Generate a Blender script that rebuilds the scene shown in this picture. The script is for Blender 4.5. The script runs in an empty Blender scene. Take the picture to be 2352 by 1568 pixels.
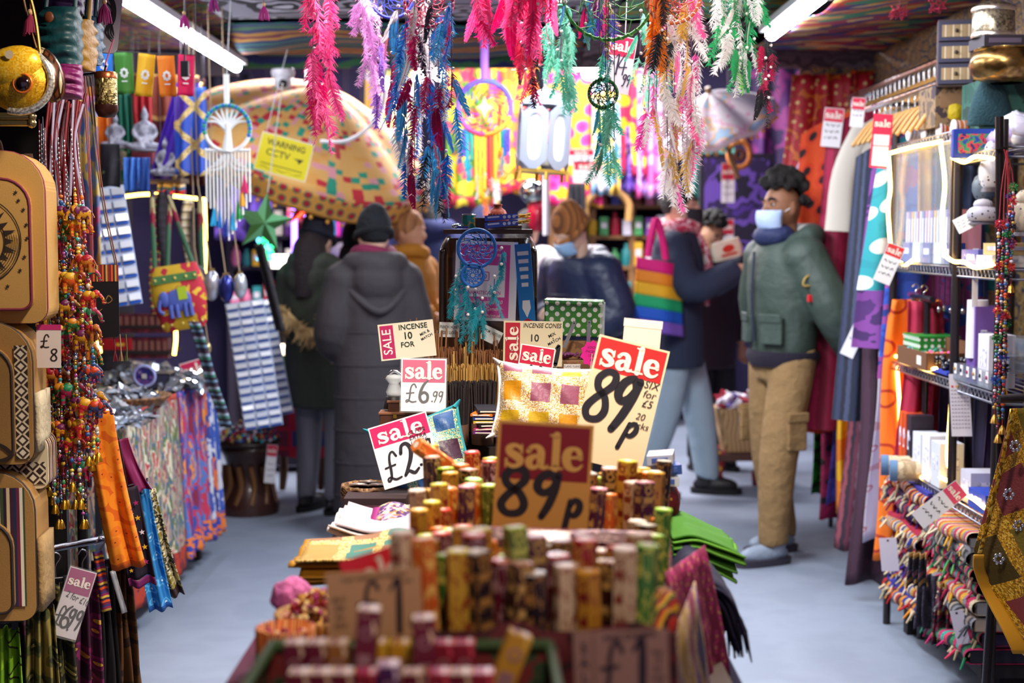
import bpy, bmesh, math, random
from mathutils import Vector, Matrix, Euler, noise
pi = math.pi
R = random.Random(11)
SC = bpy.context.scene
COL = SC.collection
# ------------------------------------------------------------------ camera, world, light
CAM_Z = 1.46
F = 2352 * 50 / 36.0
TH = math.atan(239 / F)
def make_camera():
 c = bpy.data.cameras.new('camera'); o = bpy.data.objects.new('camera', c); COL.objects.link(o)
 o.location = (0, 0, CAM_Z); o.rotation_euler = (pi / 2 - TH, 0, 0)
 c.lens = 50; c.sensor_width = 36; c.clip_start = .05; c.clip_end = 100
 c.dof.use_dof = True; c.dof.focus_distance = 3.3; c.dof.aperture_fstop = 3.2
 SC.camera = o
make_camera()
SC.view_settings.view_transform = 'Standard'; SC.view_settings.look = 'None'
SC.view_settings.gamma = 1; SC.view_settings.exposure = 0.35; SC.view_settings.use_curve_mapping = False
SC.cycles.max_bounces = 6; SC.cycles.diffuse_bounces = 3; SC.cycles.glossy_bounces = 3
SC.cycles.transmission_bounces = 4; SC.cycles.transparent_max_bounces = 6
SC.cycles.sample_clamp_indirect = 4; SC.cycles.caustics_reflective = False; SC.cycles.caustics_refractive = False
SC.cycles.use_denoising = True; SC.cycles.use_adaptive_sampling = True; SC.cycles.adaptive_threshold = .025
w = bpy.data.worlds.new('world'); SC.world = w; w.use_nodes = True
w.node_tree.nodes['Background'].inputs[0].default_value = (.50, .42, .66, 1)
w.node_tree.nodes['Background'].inputs[1].default_value = .42
def area(name, loc, rot, sx, sy, power, col):
 l = bpy.data.lights.new(name, 'AREA'); l.shape = 'RECTANGLE'; l.size = sx; l.size_y = sy; l.energy = power; l.color = col
 o = bpy.data.objects.new(name, l); COL.objects.link(o); o.location = loc; o.rotation_euler = rot; return o
def spot(name, loc, tgt, power, col, ang=70, blend=.6, r=.06):
 l = bpy.data.lights.new(name, 'SPOT'); l.energy = power; l.color = col; l.spot_size = math.radians(ang); l.spot_blend = blend; l.shadow_soft_size = r
 o = bpy.data.objects.new(name, l); COL.objects.link(o); o.location = loc
 o.rotation_euler = (Vector(tgt) - Vector(loc)).to_track_quat('-Z', 'Y').to_euler(); return o
spot('ceiling_or_fill_spot', (.22, 2.38, 2.3), (.06, 2.62, 1.0), 125, (1, .90, .80), 85)
spot('ceiling_or_fill_spot', (-.3, 2.6, 2.32), (-1.05, 3.3, .9), 60, (1, .86, .70), 80)
spot('ceiling_or_fill_spot', (.55, 2.7, 2.32), (1.4, 4.6, .9), 45, (1, .88, .78), 80)
spot('ceiling_or_fill_spot', (.15, .7, 2.35), (.02, 1.7, .95), 40, (1, .74, .60), 70)  # warm fill spot added near the camera to brighten the crate's front
area('aisle_batten', (.15, 5.2, 2.34), (0, 0, 0), .12, 1.2, 62, (.86, .92, 1))
area('aisle_batten', (-.1, 3.9, 2.34), (0, 0, 0), 1.2, .12, 22, (1, .9, .9))
area('market_lamp', (-.9, 8.7, 2.95), (0, 0, 0), 1.6, .5, 135, (1, .93, .95))
area('market_lamp', (.45, 9.7, 3.0), (0, 0, 0), 1.6, .5, 130, (.93, .92, 1))
# ------------------------------------------------------------------ pixel of the photograph -> point at depth Y
def P(px, py, Y):
 u = (px - 1176) / F; v = (784 - py) / F
 t = Y / (math.cos(TH) + v * math.sin(TH))
 return Vector((u * t, Y, CAM_Z + (-math.sin(TH) + v * math.cos(TH)) * t))
def S(Y): return Y / F
# ------------------------------------------------------------------ materials
def lin(h):
 if not isinstance(h, str): return (*h[:3], 1)
 c = [int(h[i:i + 2], 16) / 255 for i in (0, 2, 4)]
 return tuple(x / 12.92 if x <= .04045 else ((x + .055) / 1.055) ** 2.4 for x in c) + (1,)
_M = {}
def _new(key):
 m = bpy.data.materials.new(key); m.use_nodes = True; return m, m.node_tree, m.node_tree.nodes['Principled BSDF']
def _bump(nt, b, amt, sc, tex='NOISE', co='Object'):
 tc = nt.nodes.new('ShaderNodeTexCoord'); t = nt.nodes.new('ShaderNodeTexNoise'); t.inputs['Scale'].default_value = sc; t.inputs['Detail'].default_value = 4
 bp = nt.nodes.new('ShaderNodeBump'); bp.inputs['Strength'].default_value = amt; bp.inputs['Distance'].default_value = .02
 nt.links.new(tc.outputs[co], t.inputs['Vector']); nt.links.new(t.outputs[0], bp.inputs['Height']); nt.links.new(bp.outputs[0], b.inputs['Normal'])
def M(col, rough=.6, metal=0, emit=0, coat=0, alpha=1, trans=0, bump=0, bs=60, sheen=0):
 key = f'm_{col}_{rough}_{metal}_{emit}_{coat}_{alpha}_{trans}_{bump}_{bs}_{sheen}'
 if key in _M: return _M[key]
 m, nt, b = _new(key)
 b.inputs['Base Color'].default_value = lin(col); b.inputs['Roughness'].default_value = rough; b.inputs['Metallic'].default_value = metal
 if emit: b.inputs['Emission Color'].default_value = lin(col); b.inputs['Emission Strength'].default_value = emit
 if coat: b.inputs['Coat Weight'].default_value = coat; b.inputs['Coat Roughness'].default_value = .08
 if alpha < 1: b.inputs['Alpha'].default_value = alpha
 if trans: b.inputs['Transmission Weight'].default_value = trans
 if sheen: b.inputs['Sheen Weight'].default_value = sheen
 if bump: _bump(nt, b, bump, bs)
 _M[key] = m; return m
def PAT(kind, cols, sc=20, co='UV', asp=(1, 1, 1), rough=.75, metal=0, rnd=1., dist=0, stops=None, border=None, bw=.07, rot=0, bump=0, bs=60, coat=0, lin_i=False, emit=0):
 key = f'p_{kind}_{cols}_{sc}_{co}_{asp}_{rough}_{metal}_{rnd}_{dist}_{stops}_{border}_{bw}_{rot}_{bump}_{coat}_{lin_i}'
 if key in _M: return _M[key]
 m, nt, b = _new(kind); N = nt.nodes.new; L = nt.links.new
 tc = N('ShaderNodeTexCoord'); mp = N('ShaderNodeMapping')
 mp.inputs['Scale'].default_value = [a * sc for a in asp]; mp.inputs['Rotation'].default_value = (0, 0, rot)
 L(tc.outputs[co], mp.inputs['Vector']); vec = mp.outputs[0]
 def math_(op, a, bb=None):
  n = N('ShaderNodeMath'); n.operation = op
  for i, x in enumerate((a, bb)):
   if x is None: continue
   if isinstance(x, (int, float)): n.inputs[i].default_value = x
   else: L(x, n.inputs[i])
  return n.outputs[0]
 if dist:
  nz = N('ShaderNodeTexNoise'); nz.inputs['Scale'].default_value = 1.3; L(vec, nz.inputs['Vector'])
  vm = N('ShaderNodeVectorMath'); vm.operation = 'MULTIPLY_ADD'; vm.inputs[1].default_value = (dist,) * 3
  L(nz.outputs['Color'], vm.inputs[0]); L(vec, vm.inputs[2]); vec = vm.outputs[0]
 edge = None
 if kind in ('cells', 'rings'):
  v = N('ShaderNodeTexVoronoi'); v.inputs['Scale'].default_value = 1; v.inputs['Randomness'].default_value = rnd
  if co == 'UV': v.voronoi_dimensions = '2D'
  L(vec, v.inputs['Vector'])
  if kind == 'cells':
   s = N('ShaderNodeSeparateColor'); L(v.outputs['Color'], s.inputs[0]); fac = s.outputs[0]
  else: fac = v.outputs['Distance']
 elif kind == 'noise':
  v = N('ShaderNodeTexNoise'); v.inputs['Scale'].default_value = 1; v.inputs['Detail'].default_value = 3; L(vec, v.inputs['Vector'])
  r = N('ShaderNodeMapRange'); r.inputs[1].default_value = .33; r.inputs[2].default_value = .67; L(v.outputs[0], r.inputs[0]); fac = r.outputs[0]
 elif kind == 'stripe':
  s = N('ShaderNodeSeparateXYZ'); L(vec, s.inputs[0]); fac = math_('FRACT', s.outputs[0])
 elif kind == 'zig':
  s = N('ShaderNodeSeparateXYZ'); L(vec, s.inputs[0])
  t = math_('PINGPONG', s.outputs[1], .5); fac = math_('FRACT', math_('ADD', s.outputs[0], t))
 elif kind == 'diamond':
  s = N('ShaderNodeSeparateXYZ'); L(vec, s.inputs[0])
  fac = math_('ADD', math_('PINGPONG', s.outputs[0], .5), math_('PINGPONG', s.outputs[1], .5))
 elif kind == 'patch':
  s = N('ShaderNodeSeparateXYZ'); L(vec, s.inputs[0])
  c = N('ShaderNodeCombineXYZ'); L(math_('FLOOR', s.outputs[0]), c.inputs[0]); L(math_('FLOOR', s.outputs[1]), c.inputs[1])
  wn = N('ShaderNodeTexWhiteNoise'); wn.noise_dimensions = '2D'; L(c.outputs[0], wn.inputs['Vector']); fac = wn.outputs['Value']
  ex = math_('PINGPONG', s.outputs[0], .5); ey = math_('PINGPONG', s.outputs[1], .5)
  edge = math_('LESS_THAN', math_('MINIMUM', ex, ey), bw)
 cr = N('ShaderNodeValToRGB'); e = cr.color_ramp; e.interpolation = 'LINEAR' if lin_i else 'CONSTANT'
 n = len(cols); st = stops or [i / n for i in range(n)]
 while len(e.elements) < n: e.elements.new(.5)
 for i in range(n): e.elements[i].position = st[i]
 for i in range(n): e.elements[i].color = lin(cols[i])
 L(fac, cr.inputs[0]); out = cr.outputs[0]
 if edge is not None and border:
  mx = N('ShaderNodeMix'); mx.data_type = 'RGBA'; L(edge, mx.inputs[0]); L(out, mx.inputs[6])
  if isinstance(border, str): mx.inputs[7].default_value = lin(border)
  else:
   v2 = N('ShaderNodeTexVoronoi'); v2.inputs['Scale'].default_value = 40; L(vec, v2.inputs['Vector'])
   s2 = N('ShaderNodeSeparateColor'); L(v2.outputs['Color'], s2.inputs[0])
   c2 = N('ShaderNodeValToRGB'); c2.color_ramp.interpolation = 'CONSTANT'
   while len(c2.color_ramp.elements) < len(border): c2.color_ramp.elements.new(.5)
   for i in range(len(border)): c2.color_ramp.elements[i].position = i / len(border)
   for i in range(len(border)): c2.color_ramp.elements[i].color = lin(border[i])
   L(s2.outputs[0], c2.inputs[0]); L(c2.outputs[0], mx.inputs[7])
  out = mx.outputs[2]
 L(out, b.inputs['Base Color'])
 if emit: L(out, b.inputs['Emission Color']); b.inputs['Emission Strength'].default_value = emit
 b.inputs['Roughness'].default_value = rough; b.inputs['Metallic'].default_value = metal
 if coat: b.inputs['Coat Weight'].default_value = coat; b.inputs['Coat Roughness'].default_value = .1
 if bump: _bump(nt, b, bump, bs)
 _M[key] = m; return m
# ------------------------------------------------------------------ mesh builder
def cat(pts, k=6):
 """Catmull-Rom through points of any dimension"""
 p = [Vector(q) for q in pts]
 if len(p) < 3: return p
 out = []
 for i in range(len(p) - 1):
  a = p[i - 1] if i else p[0] * 2 - p[1]; b, c = p[i], p[i + 1]; d = p[i + 2] if i + 2 < len(p) else c * 2 - b
  for j in range(k):
   t = j / k
   out.append(.5 * ((2 * b) + (c - a) * t + (2 * a - 5 * b + 4 * c - d) * t * t + (3 * b - a - 3 * c + d) * t ** 3))
 return out + [p[-1]]
class MB:
 def __init__(s): s.v = []; s.f = []; s.m = []; s.uv = []; s.T = Matrix(); s.sm = []
 def at(s, loc=(0, 0, 0), rot=(0, 0, 0), sc=1):
  s.T = Matrix.Translation(loc) @ Euler(rot).to_matrix().to_4x4() @ (Matrix.Scale(sc, 4) if isinstance(sc, (int, float)) else Matrix.Diagonal((*sc, 1))); return s
 def add(s, vs, fs, mi=0, uv=None, sm=False):
  b = len(s.v)
  for i, p in enumerate(vs):
   q = s.T @ Vector(p); s.v.append(q); s.uv.append(uv[i] if uv else (q.x, q.z))
  for k, f in enumerate(fs): s.f.append([b + i for i in f]); s.m.append(mi[k] if isinstance(mi, list) else mi); s.sm.append(sm)
  return s
 def box(s, c, d, mi=0, rot=None):
  x, y, z = (q / 2 for q in d); E = Euler(rot).to_matrix() if rot else Matrix.Identity(3); c = Vector(c)
  vs = [c + E @ Vector((i * x, j * y, k * z)) for k in (-1, 1) for j in (-1, 1) for i in (-1, 1)]
  return s.add(vs, [(0, 2, 3, 1), (4, 5, 7, 6), (0, 1, 5, 4), (2, 6, 7, 3), (0, 4, 6, 2), (1, 3, 7, 5)], mi)
 def rings(s, rs, mi=0, caps=True, close=False, sm=True):
  n = len(rs[0]); vs = [p for r in rs for p in r]; fs = []
  m = len(rs)
  for i in range(m if close else m - 1):
   for j in range(n):
    a = i * n + j; b = i * n + (j + 1) % n; c = ((i + 1) % m) * n + (j + 1) % n; d = ((i + 1) % m) * n + j
    fs.append((a, b, c, d))
  s.add(vs, fs, mi, None, sm)
  if caps and not close:
   s.add(rs[0], [tuple(range(n))[::-1]], mi); s.add(rs[-1], [tuple(range(n))], mi)
  return s
 def tube(s, pts, r, n=6, mi=0, caps=True, k=0, close=False, flat=1):
  pts = [Vector(p) for p in pts]
  if k:
   rr = r if isinstance(r, (list, tuple)) else [r] * len(pts)
   q = cat([(*p, x) for p, x in zip(pts, rr)], k); pts = [Vector(x[:3]) for x in q]; r = [x[3] for x in q]
  m = len(pts); rs = []; up = None
  for i, p in enumerate(pts):
   if close: t = pts[(i + 1) % m] - pts[i - 1]
   else: t = pts[min(i + 1, m - 1)] - pts[max(i - 1, 0)]
   t = t.normalized() if t.length > 1e-9 else Vector((0, 0, 1))
   if up is None:
    up = Vector((0, 0, 1)) if abs(t.z) < .9 else Vector((0, 1, 0))
   a = up - t * up.dot(t); a = a.normalized() if a.length > 1e-6 else t.orthogonal().normalized(); up = a
   b = t.cross(a); ri = r[i] if isinstance(r, (list, tuple)) else r
   rs.append([p + (a * math.cos(2 * pi * j / n) * flat + b * math.sin(2 * pi * j / n)) * ri for j in range(n)])
  return s.rings(rs, mi, caps, close)
 def trunk(s, rs, n=16, mi=0, pw=2):
  out = []
  for x, y, z, rx, ry in rs:
   ring = []
   for j in range(n):
    a = 2 * pi * j / n; c, d = math.cos(a), math.sin(a)
    ring.append((x + rx * math.copysign(abs(c) ** (2 / pw), c), y + ry * math.copysign(abs(d) ** (2 / pw), d), z))
   out.append(ring)
  return s.rings(out, mi)
 def lathe(s, prof, n=20, mi=0, caps=True, sq=(1, 1), ph=0):
  return s.rings([[(r * math.cos(2 * pi * j / n + ph) * sq[0], r * math.sin(2 * pi * j / n + ph) * sq[1], z) for j in range(n)] for r, z in prof], mi, caps, sm=n > 8)
 def ell(s, c, r, n=12, mi=0, rot=None):
  E = Euler(rot).to_matrix() if rot else Matrix.Identity(3); c = Vector(c); r = r if isinstance(r, (list, tuple)) else (r, r, r); h = max(4, n // 2)
  rs = []
  for i in range(h + 1):
   t = pi * (i + .001) / (h + .002); rs.append([c + E @ Vector((r[0] * math.sin(t) * math.cos(2 * pi * j / n), r[1] * math.sin(t) * math.sin(2 * pi * j / n), -r[2] * math.cos(t))) for j in range(n)])
  return s.rings(rs, mi)
 def grid(s, fn, nu, nv, mi=0, w=1, h=1, thick=0):
  pts = [[Vector(fn(i / nu, j / nv)) for i in range(nu + 1)] for j in range(nv + 1)]
  vs = [p for row in pts for p in row]; uv = [(i / nu * w, j / nv * h) for j in range(nv + 1) for i in range(nu + 1)]
  fs = [(j * (nu + 1) + i, j * (nu + 1) + i + 1, (j + 1) * (nu + 1) + i + 1, (j + 1) * (nu + 1) + i) for j in range(nv) for i in range(nu)]
  return s.add(vs, fs, mi, uv, True)
 def prism(s, pts, y0, y1, mi=0, side=None):
  n = len(pts)
  s.add([(x, y0, z) for x, z in pts], [tuple(range(n))], mi); s.add([(x, y1, z) for x, z in pts], [tuple(range(n))[::-1]], mi)
  vs = [(x, y0, z) for x, z in pts] + [(x, y1, z) for x, z in pts]
  return s.add(vs, [(i, i + n, (i + 1) % n + n, (i + 1) % n) for i in range(n)], mi if side is None else side)
 def stroke(s, pts, y=0, mi=0, k=6, cap=True):
  """ink stroke in the xz plane: pts are (x, z, width)"""
  q = cat(pts, k) if k else [Vector(p) for p in pts]; n = len(q); L = []; Rr = []
  for i in range(n):
   a = q[max(i - 1, 0)]; b = q[min(i + 1, n - 1)]; dx, dz = b.x - a.x, b.y - a.y; l = math.hypot(dx, dz) or 1
   h = q[i].z / 2; L.append((q[i].x - dz / l * h, y, q[i].y + dx / l * h)); Rr.append((q[i].x + dz / l * h, y, q[i].y - dx / l * h))
  s.add(L + Rr, [(i, n + i, n + i + 1, i + 1) for i in range(n - 1)], mi)
  if cap:
   for e in (0, n - 1): s.disc(q[e].x, y, q[e].y, q[e].z / 2, mi, 10)
  return s
 def disc(s, x, y, z, r, mi=0, n=16, sx=1):
  return s.add([(x + sx * r * math.cos(2 * pi * j / n), y, z + r * math.sin(2 * pi * j / n)) for j in range(n)], [tuple(range(n))], mi)
 def build(s, name, mats, parent=None, loc=None, rot=None, solid=0, bevel=0, sub=0, remesh=0, smooth=None, smoothit=0):
  me = bpy.data.meshes.new(name); me.from_pydata([tuple(p) for p in s.v], [], s.f)
  for m in (mats if isinstance(mats, (list, tuple)) else [mats]): me.materials.append(m)
  me.polygons.foreach_set('material_index', s.m)
  me.polygons.foreach_set('use_smooth', s.sm if smooth is None else [smooth] * len(s.f))
  ul = me.uv_layers.new(name='UV'); idx = [0] * len(me.loops); me.loops.foreach_get('vertex_index', idx)
  ul.data.foreach_set('uv', [c for i in idx for c in s.uv[i]])
  me.update(); o = bpy.data.objects.new(name, me); COL.objects.link(o); o.parent = parent
  if loc is not None: o.location = loc
  if rot is not None: o.rotation_euler = rot
  if remesh:
   d = o.modifiers.new('r', 'REMESH'); d.mode = 'VOXEL'; d.voxel_size = remesh; d.use_smooth_shade = True
   if smoothit: d = o.modifiers.new('s', 'SMOOTH'); d.factor = .5; d.iterations = smoothit
  if sub: d = o.modifiers.new('u', 'SUBSURF'); d.levels = sub; d.render_levels = sub
  if solid: d = o.modifiers.new('t', 'SOLIDIFY'); d.thickness = solid; d.offset = 0
  if bevel: d = o.modifiers.new('b', 'BEVEL'); d.width = bevel; d.segments = 2; d.limit_method = 'ANGLE'
  return o
# ------------------------------------------------------------------ things
def tag(o, label, cat_, group=None, kind=None):
 o['label'] = label; o['category'] = cat_
 if group: o['group'] = group
 if kind: o['kind'] = kind
 return o
def thing(name, label, cat_, loc=(0, 0, 0), rot=(0, 0, 0), group=None):
 o = bpy.data.objects.new(name, None); COL.objects.link(o); o.empty_display_size = .05
 o.location = loc; o.rotation_euler = rot; return tag(o, label, cat_, group)
def struct(name, mb, mats, **k):
 o = mb.build(name, mats, **k); o['kind'] = 'structure'; return o
def lab(o, label): o['label'] = label; return o
def dup(root, loc=None, rot=None, label=None, group=None, mats=None):
 r = root.copy(); COL.objects.link(r)
 if loc is not None: r.location = loc
 if rot is not None: r.rotation_euler = rot
 if label: r['label'] = label
 if group: r['group'] = group
 for ch in root.children:
  c = ch.copy(); COL.objects.link(c); c.parent = r
  for g in ch.children: d = g.copy(); COL.objects.link(d); d.parent = c
 return r
def hung(o, z, xs=(0,), col='4a4048'):
 for x in xs: MB().tube([(x, 0, -.004), (x, 0, z - o.location.z)], .0022, 4).build('hanging_cord', M(col, .6), o)
 return o
_T = {}
def glyphs(txt, bold=0, shear=0):
 k = (txt, bold, shear)
 if k not in _T:
  cu = bpy.data.curves.new('t', 'FONT'); cu.body = txt; cu.size = 1; cu.offset = bold; cu.shear = shear; cu.align_x = 'CENTER'; cu.align_y = 'CENTER'; cu.resolution_u = 3
  ob = bpy.data.objects.new('t', cu); me = bpy.data.meshes.new_from_object(ob)
  _T[k] = ([v.co.copy() for v in me.vertices], [tuple(p.vertices) for p in me.polygons])
  bpy.data.objects.remove(ob); bpy.data.curves.remove(cu); bpy.data.meshes.remove(me)
 return _T[k]
def text(mb, txt, x, y, z, size, mi=0, bold=0, shear=0, rot=0, sx=1):
 vs, fs = glyphs(txt, bold, shear); c, s = math.cos(rot), math.sin(rot)
 mb.add([(x + (v.x * sx * c - v.y * s) * size, y, z + (v.x * sx * s + v.y * c) * size) for v in vs], fs, mi)
# hand lettering: strokes of (x, y, width); cap height 1
G = {
 's': (.62, [[(.50, .50, .10), (.42, .60, .11), (.27, .63, .13), (.14, .54, .20), (.18, .42, .22), (.36, .32, .24), (.48, .20, .22), (.42, .07, .14), (.25, .03, .12), (.09, .11, .10)], [(.51, .66, .05), (.51, .44, .09)], [(.07, .22, .09), (.06, 0, .05)]]),
 'a': (.70, [[(.10, .50, .16), (.20, .62, .12), (.36, .62, .16), (.46, .48, .22), (.46, .20, .22), (.50, .06, .16), (.62, .04, .10), (.66, .10, .06)], [(.44, .36, .08), (.26, .34, .14), (.12, .22, .22), (.16, .06, .18), (.30, .03, .12), (.44, .14, .10)]]),
 'l': (.40, [[(.20, .98, .22), (.20, .04, .22)], [(.02, .98, .06), (.20, .95, .09)], [(.0, .035, .075), (.40, .035, .075)]]),
 'e': (.64, [[(.14, .36, .08), (.52, .38, .09)], [(.53, .36, .14), (.47, .56, .16), (.32, .63, .12), (.16, .54, .22), (.11, .33, .25), (.18, .12, .22), (.34, .03, .14), (.48, .06, .10), (.58, .16, .07)]]),
 '8': (.66, [[(.30, .52, .13), (.14, .64, .13), (.10, .82, .14), (.26, .97, .12), (.46, .94, .13), (.50, .76, .14), (.36, .58, .13), (.16, .40, .13), (.04, .18, .14), (.16, 0, .12), (.40, .02, .13), (.50, .2, .14), (.42, .42, .13), (.30, .53, .13)]]),
 '9': (.62, [[(.48, .80, .13), (.36, .97, .12), (.16, .88, .14), (.08, .66, .15), (.2, .52, .13), (.38, .60, .13), (.50, .82, .12)], [(.52, .94, .13), (.46, .60, .14), (.34, .24, .14), (.20, -.04, .12)]]),
 'p': (.60, [[(.22, .56, .10), (.16, .2, .12), (.08, -.22, .12)], [(.20, .42, .1), (.34, .58, .11), (.48, .52, .13), (.48, .34, .14), (.36, .20, .12), (.20, .22, .1)]]),
 '£': (.66, [[(.60, .80, .10), (.50, .97, .09), (.36, .90, .10), (.28, .66, .11), (.26, .40, .12), (.20, .12, .11), (.08, .02, .09), (.04, .10, .07), (.16, .14, .08), (.36, .03, .10), (.60, .06, .08)], [(.06, .48, .08), (.48, .52, .08)]]),
 '1': (.36, [[(.06, .78, .06), (.22, .98, .12), (.22, .5, .16), (.2, 0, .15)]]),
 '2': (.66, [[(.08, .72, .12), (.18, .94, .11), (.38, .97, .12), (.50, .78, .15), (.40, .48, .14), (.18, .18, .12), (.04, .02, .1)], [(.04, .02, .09), (.22, .12, .10), (.42, .02, .11), (.62, .12, .08)]]),
 '6': (.62, [[(.46, .98, .08), (.28, .80, .12), (.14, .50, .14), (.10, .20, .14), (.24, .02, .12), (.44, .10, .13), (.46, .34, .13), (.30, .46, .12), (.14, .36, .1)]]),
 '0': (.56, [[(.26, .98, .11), (.10, .80, .12), (.06, .40, .13), (.18, .04, .12), (.36, .08, .12), (.46, .45, .13), (.42, .84, .12), (.26, .98, .11)]]),
 '4': (.62, [[(.30, .98, .08), (.06, .34, .08), (.54, .36, .08)], [(.40, .66, .09), (.34, -.06, .09)]]),
 '.': (.24, [[(.08, .03, .14), (.10, .03, .14)]]),
 'h': (.5, [[(.1, .98, .1), (.08, 0, .1)], [(.1, .3, .08), (.26, .48, .09), (.34, .3, .1), (.36, 0, .09)]]),
}
def letter(mb, txt, x, y, z, size, mi=0, sx=1, fat=1, shear=0, rot=0):
 """lettering centred at (x, z); size is the cap height"""
 wd = sum(G[c][0] for c in txt) * sx; cx = -wd / 2; c_, s_ = math.cos(rot), math.sin(rot)
 for i, ch in enumerate(txt):
  for k, st in enumerate(G[ch][1]):
   pts = []
   for a, b, ww in st:
    X = (cx + a * sx + shear * b) * size; Z = (b - .45) * size
    pts.append((x + X * c_ - Z * s_, z + X * s_ + Z * c_, ww * size * fat))
   mb.stroke(pts, y - .00005 * (k + i), mi)
  cx += G[ch][0] * sx
def cloth_fn(w, h, folds=4, amp=.03, flare=1., top=0.3, ph=0, sway=0, wav=.0, seed=0):
 rr = random.Random(seed); p2 = rr.uniform(0, 6)
 def fn(u, v):
  t = v; x = (u - .5) * w * (1 + (flare - 1) * t); a = amp * (top + (1 - top) * min(1, t * 1.6))
  y = a * math.sin(u * folds * 2 * pi + ph + .7 * math.sin(3 * t + p2)) + a * .4 * math.sin(u * folds * 3.3 * pi + p2 + t * 2)
  return (x + sway * t * t + wav * math.sin(t * 6 + p2), y, -h * t + .25 * a * math.cos(u * folds * 2 * pi + ph) * t)
 return fn
def drape(name, label, cat_, loc, w, h, mat, folds=4, amp=.03, flare=1., top=.3, rz=0, sway=0, wav=0, nu=36, nv=20, group=None, thick=.002, parent=None, tilt=0, seed=None, hem=None, hemh=.03):
 mb = MB(); sd = R.randint(0, 9999) if seed is None else seed; fn = cloth_fn(w, h, folds, amp, flare, top, sd % 7, sway, wav, sd)
 mb.grid(fn, nu, nv, 0, w, h); mats = [mat]
 if hem is not None:
  mats.append(hem); k = max(1, round(nv * hemh / h)); n0 = nu * (nv - k)
  for i in range(n0, nu * nv): mb.m[i] = 1
 o = mb.build(name, mats, parent, loc, (0, tilt, rz), solid=thick)
 return o if parent is not None and label is None else tag(o, label, cat_, group)
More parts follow.
